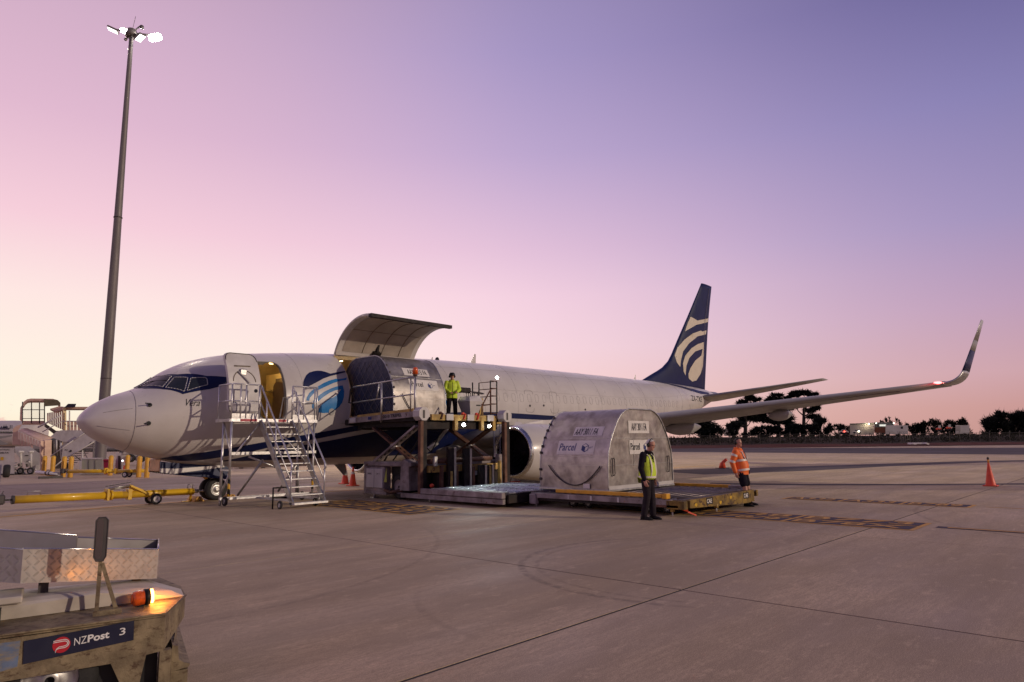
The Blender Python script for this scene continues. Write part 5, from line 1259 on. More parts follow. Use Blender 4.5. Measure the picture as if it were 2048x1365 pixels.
for x in (7.44, 8.53, 9.63, 10.78): lp('roller_rail', M_ROLLER, lambda b: b.span((x - .02, -9.4, .341), (x + .02, -6.4, .40)))
lp('edge_step', M_ROLLER, lambda b: b.span((7.36, -9.40, .392), (7.6, -7.0, .402)))
# ================================================================== pallet trailer
DO = empty('pallet_trailer', (10.0, -11.9, 0), 0, 'low rusty pallet trailer with amber side rails carrying the silver container', 'trailer')
def dp(name, m, fn, parent=DO, **kw):
    mb = MB(); fn(mb); return mb.build(name, m, parent, **kw)
X0, X1, Y0, Y1 = 8.12, 12.3, -9.62, -14.12
dp('deck', M_DECKDARK, lambda b: b.span((X0 + .1, Y1 + .12, .33), (X1 - .1, Y0, .365)))
for k in range(17):
    y = Y0 - .2 - k * .252
    dp('deck_roller', M_DECKDARK, lambda b: b.tube((X0 + .25, y, .375), (X1 - .25, y, .375), .035, n=8))
dp('side_frame', M_LOADER, lambda b: b.span((X0, Y1 + .3, .235), (X0 + .1, Y0, .36), bev=.008)); dp('side_frame', M_DOLLY, lambda b: b.span((X1 - .1, Y1 + .1, .2), (X1, Y0, .36), bev=.008))
dp('lower_frame', M_LOADERDK, lambda b: b.span((X0 + .05, Y1 + .4, .17), (X0 + .14, Y0, .228)))
dp('side_rail', M_AMBERRAIL, lambda b: b.span((X0 + .06, -13.55, .39), (X0 + .20, -10.42, .475), bev=.012)); dp('rail_end_block', M_AMBERRAIL, lambda b: b.span((X0 + .04, -13.68, .37), (X0 + .22, -13.56, .49), bev=.01))
dp('side_rail', M_AMBERRAIL, lambda b: b.span((X1 - .2, -13.3, .39), (X1 - .06, -9.9, .475), bev=.012)); dp('rail_end_block', M_LOADER, lambda b: b.span((X1 - .24, -13.75, .35), (X1 - .02, -13.3, .47), bev=.01))
for y in (-10.9, -11.6, -12.4, -13.2): dp('rail_bracket', M_PALEWHITE, lambda b: b.box((X0 - .006, y, .3), (.012, .05, .11)))
fr_ = dp('end_frame', M_DOLLY, lambda b: b.prism([(8.28, .36), (11.64, .41), (11.64, .12), (11.2, .10), (8.28, .19)], -14.20, -14.10, lambda u, v, w: Vector((u, w, v))))
for x, t in ((9.06, 'CAE'), (11.02, 'C4E')):
    dp('stencil_plate', M_BLACK, lambda b: b.box((x + .14, -14.203, .29), (.3, .006, .15)), fr_); lettering('stencil', t, M_LABEL, (x, -14.206, .24), (1, 0, 0), (0, 0, 1), .24, .1, DO, lift=.003, bold=.03)
for x, z in ((8.55, .25), (9.75, .22), (10.3, .3)): dp('paint_patch', M_YELLOW, lambda b: b.add([(x + .06 * math.cos(R(a)), -14.2035, z + .04 * math.sin(R(a)) * (1 + .3 * math.sin(R(a * 3)))) for a in range(0, 360, 30)], [tuple(range(12))]), fr_)
dp('corner_gusset', M_CONE, lambda b: b.add([(8.1, -13.9, .2), (8.28, -14.1, .33), (8.34, -14.12, .1)], [(0, 1, 2)]))
dp('corner_plate', M_DOLLY, lambda b: b.span((8.1, -14.15, .16), (8.28, -13.7, .35), bev=.01))
dp('lashing_bar', M_CONE, lambda b: b.bar((8.2, -14.18, .12), (8.42, -14.26, .03), .03, .03))
dp('tow_arm', M_RUST, lambda b: (b.bar((8.14, -13.2, .22), (8.14, -14.0, .22), .08, .05)))
for x, y in ((8.2, -13.8), (8.2, -9.75), (9.6, -14.16)):
    dp('support_leg', M_YELLOWBEAM, lambda b: b.tube((x, y, .1), (x, y, .2), .05, n=10)); dp('support_pin', M_PALEWHITE, lambda b: b.tube((x, y, 0), (x, y, .12), .018, n=8))
for x in (8.7, 11.7):
    for y in (-10.6, -11.1, -12.9, -13.4): add_wheel(DO, (x, y, .14), .14, .12, (1, 0, 0))
dp('end_hook', M_LOADER, lambda b: (b.box((8.14, -9.72, .2), (.16, .22, .26), bev=.02)))
dp('stop_plate', M_LOADER, lambda b: b.span((8.2, -9.66, .37), (12.2, -9.60, .40)))
# ================================================================== people
def remeshed(mb, name, m, parent, voxel=.009, smooth=4, org=None):
    ob = mb.build(name + '_raw', m, None, recalc=False)
    md = ob.modifiers.new('r', 'REMESH'); md.mode = 'VOXEL'; md.voxel_size = voxel; md.use_smooth_shade = True
    if smooth:
        sm = ob.modifiers.new('s', 'SMOOTH'); sm.factor = .5; sm.iterations = smooth
    dg = bpy.context.evaluated_depsgraph_get(); me = bpy.data.meshes.new_from_object(ob.evaluated_get(dg))
    bpy.data.objects.remove(ob, do_unlink=True); me.name = name
    for p_ in me.polygons: p_.use_smooth = True
    me.materials.clear(); me.materials.append(m)
    o = bpy.data.objects.new(name, me); COL.objects.link(o); o.parent = parent
    return o
class Fig:
    """joint positions in the figure's own frame: x forward, y left, z up (metres, standing height about 1.75)"""
    def __init__(s, J): s.J = {k: Vector(v) for k, v in J.items()}
    def limb(s, mb, pts, n=10, sx=1.0):
        P = []; Rr = []
        for i in range(len(pts) - 1):
            (a, ra), (b, rb) = pts[i], pts[i + 1]
            for k in range(5):
                f = k / 5; P.append(Vector(a).lerp(Vector(b), f)); Rr.append(ra + (rb - ra) * f)
        P.append(Vector(pts[-1][0])); Rr.append(pts[-1][1])
        mb.path(P, Rr, n); mb.ball(P[0], Rr[0], n, 7); mb.ball(P[-1], Rr[-1], n, 7)
        for a, r in pts[1:-1]: mb.ball(a, r, n, 7)
def ellring(c, rx, ry, fx, fy, n=16):
    c = Vector(c); return [c + fx * (rx * math.cos(2 * math.pi * i / n)) + fy * (ry * math.sin(2 * math.pi * i / n)) for i in range(n)]
def hand(mb, wrist, d, out, palm_n, s=1.0, curl=.5):
    """d: direction of the hand, out: towards the thumb, palm_n: palm normal"""
    d = Vector(d).normalized(); out = Vector(out).normalized(); pn = Vector(palm_n).normalized(); w = Vector(wrist)
    mb.loft([ellring(w, .026 * s, .02 * s, out, pn, 8), ellring(w + d * .03 * s, .036 * s, .018 * s, out, pn, 8), ellring(w + d * .085 * s, .042 * s, .015 * s, out, pn, 8), ellring(w + d * .1 * s, .038 * s, .012 * s, out, pn, 8)])
    for k, (o, L) in enumerate(((.031, .072), (.011, .08), (-.010, .075), (-.030, .058))):
        a = w + d * .092 * s + out * o * s; q = [a]; dd = d.copy()
        for j, fr in enumerate((.42, .32, .26)):
            dd = (dd + pn * curl * (.5 + .35 * j)).normalized(); q.append(q[-1] + dd * L * fr * s)
        mb.path(q, [.0098 * s, .0094 * s, .0086 * s, .0074 * s], 6); mb.ball(q[-1], .0074 * s, 6, 5)
    a = w + d * .025 * s + out * .032 * s; b = a + (d * .6 + out * .75 + pn * .3).normalized() * .038 * s; c = b + (d * .9 + out * .2 + pn * .4).normalized() * .034 * s
    mb.path([a - out * .01, a, b, c], [.012 * s, .0125 * s, .0108 * s, .0085 * s], 6); mb.ball(c, .0085 * s, 6, 5)
def head(mb, base, up, fwd, s=1.0):
    up = Vector(up).normalized(); fwd = (Vector(fwd) - up * Vector(fwd).dot(up)).normalized(); lf = up.cross(fwd); b = Vector(base)
    prof = [(0.0, .045, .05, .0), (.02, .05, .066, .015), (.05, .058, .082, .015), (.09, .068, .093, .006), (.13, .074, .098, 0), (.17, .074, .098, -.004), (.20, .062, .086, -.008), (.222, .04, .056, -.01), (.232, .012, .016, -.01)]
    mb.loft([ellring(b + up * (h * s) + fwd * (o * s), rd * s, rw * s, fwd, lf, 16) if False else ellring(b + up * (h * s) + fwd * (o * s), rd * s, rw * s, fwd, lf, 16) for h, rw, rd, o in prof])
    n0 = b + up * .095 * s + fwd * .094 * s; mb.path([b + up * .13 * s + fwd * .09 * s, n0 + fwd * .016 * s, n0 - up * .006 * s], [.009 * s, .015 * s, .012 * s], 8)
    mb.ball(n0 + fwd * .01 * s, .015 * s, 8, 6); mb.ball(b + up * .03 * s + fwd * .075 * s, .025 * s, 8, 6)
    for k in (-1, 1):
        mb.ball(b + up * .105 * s + lf * (k * .074 * s) - fwd * .005 * s, (.016 * s,) * 3, 8, 6); mb.path([b + up * .138 * s + fwd * .086 * s + lf * (k * .012 * s), b + up * .14 * s + fwd * .078 * s + lf * (k * .045 * s)], .009 * s, 6)
    return up, fwd, lf
def person(label, group, loc, heading, J, dress):
    root = empty('person', (0, 0, 0), 0, label, 'person', group); J = {k: Vector(v) for k, v in J.items()}
    s = dress.get('scale', 1.0)
    mb = MB(); F = Fig(J)
    # torso
    hipc = (J['hipL'] + J['hipR']) / 2; shc = (J['shL'] + J['shR']) / 2; up = (shc - hipc).normalized(); lf = (J['shL'] - J['shR']).normalized(); fw = lf.cross(up).normalized()
    T = (shc - hipc).length
    def torso(mb, g=0.0, lo=-.06, hi=1.0, belly=0.0):
        tab = [(-.10, .155, .115, 0), (.0, .165, .12, 0), (.22, .158, .118 + belly, .01), (.45, .155, .115 + belly * .7, .012), (.7, .172, .118, .006), (.88, .178, .108, 0), (1.0, .15, .085, -.005), (1.09, .085, .065, -.005)]
        rg = [ellring(hipc + up * (T * f) + fw * o, (rd + g), (rw + g), fw, lf, 18) for f, rw, rd, o in tab if lo <= f <= hi + .1]
        mb.loft(rg)
    torso(mb)
    F.limb(mb, [(shc + up * .02, .062), (J['neck'], .055), (J['headb'] + (J['headf'] * .0), .052)])
    hu, hf, hl = head(mb, J['headb'], J['headu'], J['headf'])
    for k in 'LR':
        F.limb(mb, [(J['sh' + k], .06), (J['el' + k], .042), (J['wr' + k], .028)])
        F.limb(mb, [(J['hip' + k], .095), (J['kn' + k], .062), (J['kn' + k].lerp(J['an' + k], .35), .056), (J['an' + k], .038)])
        d = (J['wr' + k] - J['el' + k]).normalized(); hd = J.get('hd' + k, d); out = J.get('ht' + k, Vector((1, 0, 0))); out = (out - hd * out.dot(hd)).normalized(); pn = J.get('hp' + k, hd.cross(out) * (1 if k == 'R' else -1))
        hand(mb, J['wr' + k], hd, out, pn, 1.02, dress.get('curl', .45))
        ft = J['ft' + k]; mb.loft([ellring(J['an' + k] + Vector((0, 0, -.03)), .05, .04, Vector((1, 0, 0)), Vector((0, 1, 0)), 8), ellring(ft + Vector((0, 0, .03)), .06, .045, Vector((1, 0, 0)), Vector((0, 1, 0)), 8)])
    body = remeshed(mb, 'body', M_SKIN, root, .0085, 2)
    # face details
    b0 = J['headb']
    for k in (-1, 1):
        e = MB(); e.ball(b0 + hu * .122 + hf * .083 + hl * (k * .032), .0095, 8, 6); e.build('eye', M_EARMUFF, root)
    e = MB(); e.path([b0 + hu * .062 + hf * .083 + hl * a for a in (-.024, 0, .024)], .005, 6); e.build('mouth', M_MOUTH, root)
    # hair
    e = MB(); vs = []; n = 16; rows = []
    for j in range(7):
        ph = R(8 + j * 15.5); rows.append([])
        for i in range(n):
            t = 2 * math.pi * i / n; back = math.cos(t)
            dz = math.cos(ph); rr = math.sin(ph)
            q = b0 + hu * (.135 + .108 * dz) + hf * (.102 * rr * math.cos(t) - .012) + hl * (.084 * rr * math.sin(t))
            if back > .25 and j > 3: q = q - hf * .03 * (j - 3) + hu * .0
            rows[-1].append(q + Vector((0, 0, .006 * mnoise.noise(q * 60))))
    e.loft([r_ for r_ in rows], caps=True)
    if dress.get('hair') is not None: e.build('hair', dress['hair'], root)
    # earmuffs
    if dress.get('muffs', True):
        e = MB(); e.path([b0 + hu * (.125 + .128 * math.cos(R(a))) + hl * (.098 * math.sin(R(a))) for a in range(-96, 97, 16)], .010, 6); e.build('earmuff_band', M_EARMUFF, root)
        for k in (-1, 1):
            e = MB(); e.ball(b0 + hu * .108 + hl * (k * .094) - hf * .004, (.036, .036, .044), 12, 8); e.build('earmuff_cup', M_EARMUFF, root)
    if dress.get('glasses'):
        e = MB(); e.path([b0 + hu * .124 + hf * .10 + hl * a for a in (-.055, -.03, 0, .03, .055)], .0045, 5); e.path([b0 + hu * .124 + hf * .10 + hl * .055, b0 + hu * .126 + hf * .02 + hl * .08], .004, 5); e.path([b0 + hu * .124 + hf * .10 - hl * .055, b0 + hu * .126 + hf * .02 - hl * .08], .004, 5); e.build('spectacles', M_EARMUFF, root)
    if dress.get('hat'):
        e = MB(); e.lathe([(.115, 0), (.112, .03), (.10, .075), (.07, .11), (0, .122)], b0 + hu * .145 - hf * .004, hu, 18); e.box(b0 + hu * .15 + hf * .125, (.09, .15, .012), rot=Matrix.Rotation(0, 3, 'Z'), bev=.005); e.build('hard_hat', dress['hat'], root)
    # lower clothing
    mb = MB(); g = .018
    knees = dress.get('shorts', False)
    mb.loft([ellring(hipc + up * (T * f) + fw * o, rd + .016, rw + .014, fw, lf, 18) for f, rw, rd, o in ((-.12, .15, .115, 0), (0, .17, .125, 0), (.2, .162, .122 + dress.get('belly', 0), .01))])
    for k in 'LR':
        if knees: F.limb(mb, [(J['hip' + k], .118), (J['hip' + k].lerp(J['kn' + k], .5), .108), (J['hip' + k].lerp(J['kn' + k], .76), .105)])
        else: F.limb(mb, [(J['hip' + k], .112), (J['kn' + k], .082), (J['kn' + k].lerp(J['an' + k], .4), .08), (J['an' + k] + Vector((0, 0, .02)), .072)])
    remeshed(mb, 'shorts' if knees else 'trousers', dress['trousers'], root, .014, 2)
    for k in 'LR':
        mb = MB(); ft = J['ft' + k]; fd = Vector(J.get('fd' + k, (1, 0, 0))).normalized(); sd = Vector((-fd.y, fd.x, 0)); a = J['an' + k]; z0 = ft.z
        prof = [(-.075, .034, .075), (-.05, .042, .10), (0, .045, .10), (.06, .047, .075), (.12, .05, .062), (.165, .044, .05), (.19, .024, .034)]
        gnd = Vector((a.x, a.y, z0))
        mb.loft([[gnd + fd * x + sd * (w * math.cos(2 * math.pi * i / 12)) + Vector((0, 0, h * .5 + h * .5 * math.sin(2 * math.pi * i / 12))) for i in range(12)] for x, w, h in prof])
        mb.path([a + Vector((0, 0, -.05)), a + Vector((0, 0, .02)), a + (J['kn' + k] - a) * (.28 if knees else .12)], [.052, .05, .056 if knees else .05], 12)
        mb.loft([[gnd + fd * x + sd * (w * sg) + Vector((0, 0, zz)) for x, w, sg in ((-.08, .03, 1), (.05, .05, 1), (.15, .05, 1), (.195, .02, 1), (.195, .02, -1), (.15, .05, -1), (.05, .05, -1), (-.08, .03, -1))] for zz in (0, .022)], smooth=False)
        mb.build('boot', M_BOOT, root)
    # upper clothing
    bel = dress.get('belly', 0)
    def sleeves(mb, g, end=.97):
        for k in 'LR': F.limb(mb, [(J['sh' + k], .066 + g), (J['el' + k], .052 + g), (J['el' + k].lerp(J['wr' + k], end), .042 + g * .7)])
    def shell(mb, g, lo, hi, neck=True):
        tab = [(-.22, .172, .128, 0), (-.1, .172, .13, 0), (.0, .172, .13 + bel * .6, 0), (.22, .165, .124 + bel, .01), (.45, .16, .12 + bel * .7, .012), (.7, .178, .122, .006), (.88, .184, .112, 0), (.98, .16, .092, -.005), (1.06, .10, .075, -.008), (1.14, .075, .072, -.008)]
        mb.loft([ellring(hipc + up * (T * f) + fw * o, rd + g, rw + g, fw, lf, 20) for f, rw, rd, o in tab if lo <= f <= hi])
    if dress['top'] == 'jacket':
        mb = MB(); shell(mb, .035, -.22, 1.14); sleeves(mb, .02); jk = remeshed(mb, 'jacket', dress['main'], root, .014, 2)
        def band(f0, f1, g, nm='reflective_band'):
            e = MB(); rg = []
            for f in (f0, f1):
                i = 0; tab = [(-.22, .172, .128), (0, .172, .13 + bel * .6), (.22, .165, .124 + bel), (.45, .16, .12 + bel * .7), (.7, .178, .122), (.88, .184, .112)]
                while i < len(tab) - 2 and tab[i + 1][0] < f: i += 1
                a, b = tab[i], tab[i + 1]; q = (f - a[0]) / (b[0] - a[0]); rg.append(ellring(hipc + up * (T * f) + fw * .006, a[2] + (b[2] - a[2]) * q + g, a[1] + (b[1] - a[1]) * q + g, fw, lf, 28))
            e.loft(rg, caps=False); e.build(nm, M_REFL, jk)
        if dress.get('tape', True):
            band(.0, .1, .043); band(.48, .59, .043)
            for k in (-1, 1):
                e = MB(); P = [hipc + up * (T * f) + lf * (k * .085) + fw * o for f, o in ((.58, .135 + bel * .5 + .03), (.75, .15), (.92, .135), (1.03, .08), (1.04, -.02), (.9, -.125), (.6, -.145))]
                for i in range(len(P) - 1): e.bar(P[i], P[i + 1], .05, .008, up=lf.cross((P[i + 1] - P[i]).normalized()))
                e.build('reflective_brace', M_REFL, jk)
            for kk in 'LR':
                for f in (.35, .75):
                    a = J['sh' + kk].lerp(J['el' + kk], f) if f < .5 else J['sh' + kk].lerp(J['el' + kk], .95); dd = (J['el' + kk] - J['sh' + kk]).normalized(); r_ = .082 if f < .5 else .075; x_ = dd.orthogonal().normalized(); y_ = dd.cross(x_)
                    e = MB(); e.loft([ellring(a - dd * .028, r_, r_, x_, y_, 16), ellring(a + dd * .028, r_, r_, x_, y_, 16)], caps=False); e.build('sleeve_band', M_REFL, jk)
        e = MB(); e.path([hipc + up * (T * f) + fw * (o + bel * .6) for f, o in ((-.2, .168), (.2, .17), (.5, .165), (.8, .16), (1.0, .12))], .008, 6); e.build('zip', M_EARMUFF, jk)
        e = MB(); c = J['neck']; e.path([c + fw * (.075 * math.cos(R(t))) + lf * (.078 * math.sin(R(t))) + up * (.0 + (.02 if math.cos(R(t)) < 0 else -.02)) for t in range(0, 360, 24)], .034, 8, closed=True); e.build('collar', dress['main'], jk)
    else:
        mb = MB(); shell(mb, .012, -.1, 1.14); sleeves(mb, .010); sh = remeshed(mb, 'shirt', dress['shirt'], root, .012, 2)
        mb = MB(); shell(mb, .030, -.1 if False else -.05, .98)
        # vest: open-sided shell, front V cut
        nV = 40; tab = [(-.12, .174, .132), (.0, .174, .132 + bel * .6), (.22, .168, .127 + bel), (.45, .163, .123 + bel * .7), (.66, .178, .124), (.80, .180, .118), (.92, .150, .108), (1.01, .10, .088)]
        rows = []
        for f, rw, rd in tab: rows.append(ellring(hipc + up * (T * f) + fw * .008, rd + .026, rw + .026, fw, lf, nV))
        e = MB(); fs = []
        vs = [q for r_ in rows for q in r_]
        for j in range(len(rows) - 1):
            for i in range(nV):
                ang = 360 * (i + .5) / nV; ang = ang - 360 if ang > 180 else ang
                fm = (tab[j][0] + tab[j + 1][0]) / 2
                if fm > .62 and 62 < abs(ang) < 118: continue                    # arm holes
                if fm > .58 and abs(ang) < (fm - .58) * 70: continue             # V neck
                fs.append((j * nV + i, j * nV + (i + 1) % nV, (j + 1) * nV + (i + 1) % nV, (j + 1) * nV + i))
        e.add(vs, fs, True); vo = e.build('vest', dress['main'], root, recalc=False)
        sd = vo.modifiers.new('t', 'SOLIDIFY'); sd.thickness = .008
        tail = MB(); tail.add([hipc - fw * .165 + lf * a + up * z_ for a, z_ in ((-.14, -.02), (.14, -.02), (.1, -.16), (-.1, -.14))], [(0, 1, 2, 3)]); tail.build('vest_tail', dress['main'], vo)
        e = MB(); rg = [ellring(hipc + up * (T * f) + fw * .008, .132 + bel * .6 + .036, .174 + .036, fw, lf, 30) for f in (-.06, .03)]; e.loft(rg, caps=False); e.build('reflective_band', M_REFL, vo)
        for k in (-1, 1):
            e = MB(); P = [hipc + up * (T * f) + lf * (k * .095) + fw * o for f, o in ((.03, .142 + bel * .5), (.25, .142 + bel * .85), (.5, .148 + bel * .5), (.75, .142), (.92, .118), (1.03, .06), (1.0, -.08), (.8, -.137), (.3, -.15), (.03, -.15))]
            for i in range(len(P) - 1): e.bar(P[i], P[i + 1], .055, .008, up=lf.cross((P[i + 1] - P[i]).normalized()))
            e.build('reflective_brace', M_REFL, vo)
        e = MB(); c = J['neck']; e.path([c + fw * (.068 * math.cos(R(t))) + lf * (.07 * math.sin(R(t))) - up * (.015 if math.cos(R(t)) > 0 else -.01) for t in range(0, 360, 24)], .024, 8, closed=True); e.build('collar', dress['shirt'], sh)
    root.location = loc; root.rotation_euler = (0, 0, math.atan2(heading[1], heading[0]))
    return root
M_MOUTH = mat('lips', (.3, .12, .1), .5)
BASE = dict(hipL=(0, .09, .92), hipR=(0, -.09, .92), knL=(.02, .10, .50), knR=(.02, -.10, .50), anL=(-.01, .10, .10), anR=(-.01, -.10, .10), ftL=(.05, .1, 0), ftR=(.05, -.1, 0),
            shL=(-.01, .19, 1.40), shR=(-.01, -.19, 1.40), elL=(-.03, .24, 1.12), elR=(-.03, -.24, 1.12), wrL=(.03, .25, .88), wrR=(.03, -.25, .88), neck=(.01, 0, 1.47), headb=(.02, 0, 1.51), headu=(.0, 0, 1), headf=(1, 0, 0),
            htL=(1, -.2, 0), htR=(1, .2, 0), hpL=(.2, -1, 0), hpR=(.2, 1, 0))
H = lambda px, toward: (CAM_R.xy * px - CAM_F.xy * toward)
# 1: grey-haired man in the vest in front of the trailer, looking down to his left
J1 = dict(BASE); J1.update(neck=(.05, 0, 1.455), headb=(.075, 0, 1.485), headu=(.28, .02, 1), headf=(1, -.12, -.32), shL=(.02, .18, 1.385), shR=(.0, -.18, 1.385), elL=(-.02, .23, 1.10), elR=(-.04, -.23, 1.10), wrL=(.05, .24, .86), wrR=(.04, -.24, .86),
          knL=(.05, .09, .5), knR=(.02, -.09, .5), anL=(.06, .10, .09), anR=(-.06, -.10, .09), ftL=(.1, .1, 0), ftR=(0, -.1, 0))
h1 = H(.80, .55); person('grey-haired worker in yellow vest and ear defenders, looking down beside the container', 'ground crew', (7.32, -13.72, 0), h1, J1, dict(top='vest', main=M_VEST, shirt=M_DKCLOTH, trousers=M_TROUSER, hair=M_HAIRG, glasses=True, belly=.035))
# 2: orange jacket, shorts, leaning back behind the trailer corner
J2 = dict(BASE); J2.update(hipL=(-.06, .09, .88), hipR=(-.06, -.09, .88), knL=(.02, .15, .47), knR=(.04, -.13, .47), anL=(.06, .2, .09), anR=(.08, -.17, .09), ftL=(.1, .2, 0), ftR=(.12, -.17, 0), shL=(-.13, .19, 1.38), shR=(-.13, -.19, 1.38),
          elL=(-.19, .27, 1.11), elR=(-.21, -.26, 1.11), wrL=(-.10, .29, .87), wrR=(-.14, -.27, .87), neck=(-.13, 0, 1.45), headb=(-.11, 0, 1.49), headu=(-.03, 0, 1), headf=(1, -.35, 0), fdL=(1, .25, 0), fdR=(1, -.25, 0))
h2 = H(.78, .55); person('worker in orange reflective jacket and dark shorts standing behind the trailer corner', 'ground crew', (11.52, -14.02, 0), h2, J2, dict(top='jacket', main=M_ORANGE, trousers=M_DKCLOTH, shorts=True, hair=M_HAIRD, belly=.04))
# 3: loader operator on the raised bridge
J3 = dict(BASE); J3.update(elL=(.06, .27, 1.14), elR=(.04, -.27, 1.14), wrL=(.27, .14, 1.03), wrR=(.26, -.12, 1.02), headu=(.03, 0, 1), hdL=(.9, -.3, -.1), hdR=(.9, .3, -.1), htL=(0, -1, .3), htR=(0, 1, .3), hpL=(0, 0, -1), hpR=(0, 0, -1), knL=(.02, .12, .5), knR=(.02, -.12, .5), anL=(-.01, .14, .1), anR=(-.01, -.14, .1), ftL=(.05, .14, 0), ftR=(.05, -.14, 0))
h3 = H(.25, .95); person('loader operator in yellow jacket and dark helmet at the control console', 'ground crew', (11.18, -3.15, 2.48), h3, J3, dict(top='jacket', main=M_VEST, trousers=M_DKCLOTH, hair=None, hat=M_EARMUFF, tape=False))
# ================================================================== tow tractor in the foreground
TB = Vector((-3.976, -17.01, 0)); TEX = Vector((.9715, -.2368, 0)); TEY = Vector((.2368, .9715, 0))
def T(x, y, z): return TB + TEX * x + TEY * y + Vector((0, 0, z))
TG = empty('tow_tractor', TB, 0, 'worn cream tow tractor with tread-plate tray, mirror and lit amber beacon, lower left', 'tow tractor')
def tp(name, m, fn, parent=TG, **kw):
    mb = MB(); fn(mb); mb.v = [T(*q) for q in mb.v]; return mb.build(name, m, parent, **kw)
Wd = 1.45
# body plates
poly = [(-3.0, 0), (0, 0), (.20, .54), (.22, .9), (.12, Wd), (-3.0, Wd)]
tp('deck_plate', M_TUG, lambda b: (b.prism(poly, .575, .6)))
side = tp('side_plate', M_TUG, lambda b: b.prism([(-3.0, .56), (-.0, .572), (0, .36), (-.10, .35), (-.14, .12), (-.0, .05), (-.0, .0 + .02), (-.16, .02), (-.30, .33), (-3.0, .31)], 0.0, .03, lambda u, v, w: Vector((u, w, v))))
tp('edge_trim', M_TUG, lambda b: b.path([(-3.0, -.006, .594), (0, -.006, .594), (.203, .537, .594)], .007, 6))
# chamfered front corner and bumper
tp('corner_plate', M_TUG, lambda b: b.add([(0, 0, .575), (.20, .54, .575), (.20, .54, .44), (.12, .34, .40), (.0, .0, .36)], [(0, 1, 2, 3, 4)]))
tp('front_plate', M_TUG, lambda b: b.prism([(-.02, .36), (.05, .36), (.05, .02), (-.02, .02)], 0.0, .06, lambda u, v, w: Vector((u, w, v))))
tp('front_return', M_TUG, lambda b: b.add([(.051, .0, .36), (.051, .0, .02), (.16, .56, .02), (.16, .56, .40)], [(0, 1, 2, 3)]))
tp('bumper', M_TUG, lambda b: b.prism([(.05, .37), (.085, .36), (.095, .27), (.13, .245), (.165, .235), (.16, .215), (.05, .2)], .06, 1.3, lambda u, v, w: Vector((u + .2 * min(w, .55), w, v))))
tp('bumper_lower', M_TUG, lambda b: b.prism([(.05, .2), (.155, .2), (.15, .02), (.05, .02)], .065, 1.3, lambda u, v, w: Vector((u + .2 * min(w, .55), w, v))))
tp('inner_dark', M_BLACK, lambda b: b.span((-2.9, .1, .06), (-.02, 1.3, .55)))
tp('far_side_plate', M_TUG, lambda b: b.span((-3.0, Wd - .03, .08), (.1, Wd, .57)))
for x in (-.62, -2.4):
    for y in (.14, 1.28):
        e = empty('wheel', (0, 0, 0)); e.parent = TG; a, c = MB(), MB(); wheel(a, c, (x, y, .27), .27, .2, (0, 1, 0))
        for q in (a, c): q.v = [T(*v) for v in q.v]
        a.build('tyre', M_RUBBER, e); c.build('rim', M_METAL, e)
# blue remnant of older paint and the name sign
tp('old_paint_patch', M_TUGBLUE, lambda b: b.prism([(-.96, .55), (-.785, .548), (-.79, .40), (-.97, .37)], -.003, -.001, lambda u, v, w: Vector((u, w, v))))
sg = tp('name_sign', M_SIGNNAVY, lambda b: b.prism([(-.768, .543), (-.183, .577), (-.180, .456), (-.763, .410)], -.008, -.002, lambda u, v, w: Vector((u, w, v))))
def sign_fn(u, v): return T(u, -.0105, v)
def sgn_text(txt, x0, z0, w_, h_, m, sl=.09, **kw):
    vs, fs = fit_text(txt, w_, h_, **kw); mb = MB(); mb.add([sign_fn(x0 + a, z0 + b + sl * a) for a, b in vs], fs); return mb.build('sign_lettering', m, sg, recalc=False)
tp('sign_roundel', M_SIGNRED, lambda b: b.add([(-.574 + .047 * math.cos(R(a)), -.0098, .491 + .047 * math.sin(R(a))) for a in range(0, 360, 12)], [tuple(range(30))]), sg, recalc=False)
def stroke(pts, w_, m=M_SIGNWHITE, nm='roundel_stroke'):
    mb = MB(); P = [Vector((a, b, 0)) for a, b in pts]; L_, R_ = [], []
    for i, q in enumerate(P):
        d = (P[min(i + 1, len(P) - 1)] - P[max(i - 1, 0)]).normalized(); n_ = Vector((-d.y, d.x, 0)) * w_
        L_.append(T(q.x + n_.x, -.0116, q.y + n_.y)); R_.append(T(q.x - n_.x, -.0116, q.y - n_.y))
    n = len(P); mb.add(L_ + R_, [(i, i + 1, n + i + 1, n + i) for i in range(n - 1)]); return mb.build(nm, m, sg, recalc=False)
cxr, czr = -.574, .491
for dr in (0, .0105):
    arc = [(cxr + .012 + (.019 + dr * .7) * math.cos(R(a)), czr + .006 + (.015 + dr * .9) * math.sin(R(a)) ) for a in range(90, -91, -15)]
    stroke([(cxr - .044, czr + .021 + dr * .85 - .003)] + arc + [(cxr - .012, czr - .010 - dr * .8), (cxr - .026, czr - .022 - dr * .2), (cxr - .03 + dr * .0, czr - .042 + dr * .1)], .0022)
sgn_text('NZ', -.508, .476, .066, .044, M_SIGNWHITE); sgn_text('Post', -.437, .482, .118, .045, M_SIGNWHITE, bold=.03); sgn_text('3', -.263, .497, .033, .044, M_SIGNWHITE, bold=.008)
# hood and bonnet
tp('bonnet', M_TUGWHITE, lambda b: b.loft([[Vector(q) for q in ((-2.6, .27, .603), (.18, .47, .603), (.2, .75, .603), (.02, 1.2, .603), (-2.6, 1.25, .603))], [Vector(q) for q in ((-2.6, .40, .70), (-.35, .41, .70), (.10, .52, .645), (.0, 1.1, .645), (-2.6, 1.15, .70))], [Vector(q) for q in ((-2.6, .46, .715), (-.4, .46, .715), (.02, .58, .665), (-.06, 1.02, .665), (-2.6, 1.05, .715))]], smooth=False))
tp('bonnet_step', M_TUGWHITE, lambda b: b.span((-1.6, .36, .70), (-.80, .7, .745), bev=.008)); tp('bonnet_gap', M_BLACK, lambda b: b.span((-.99, .2, .604), (-.905, .36, .69)))
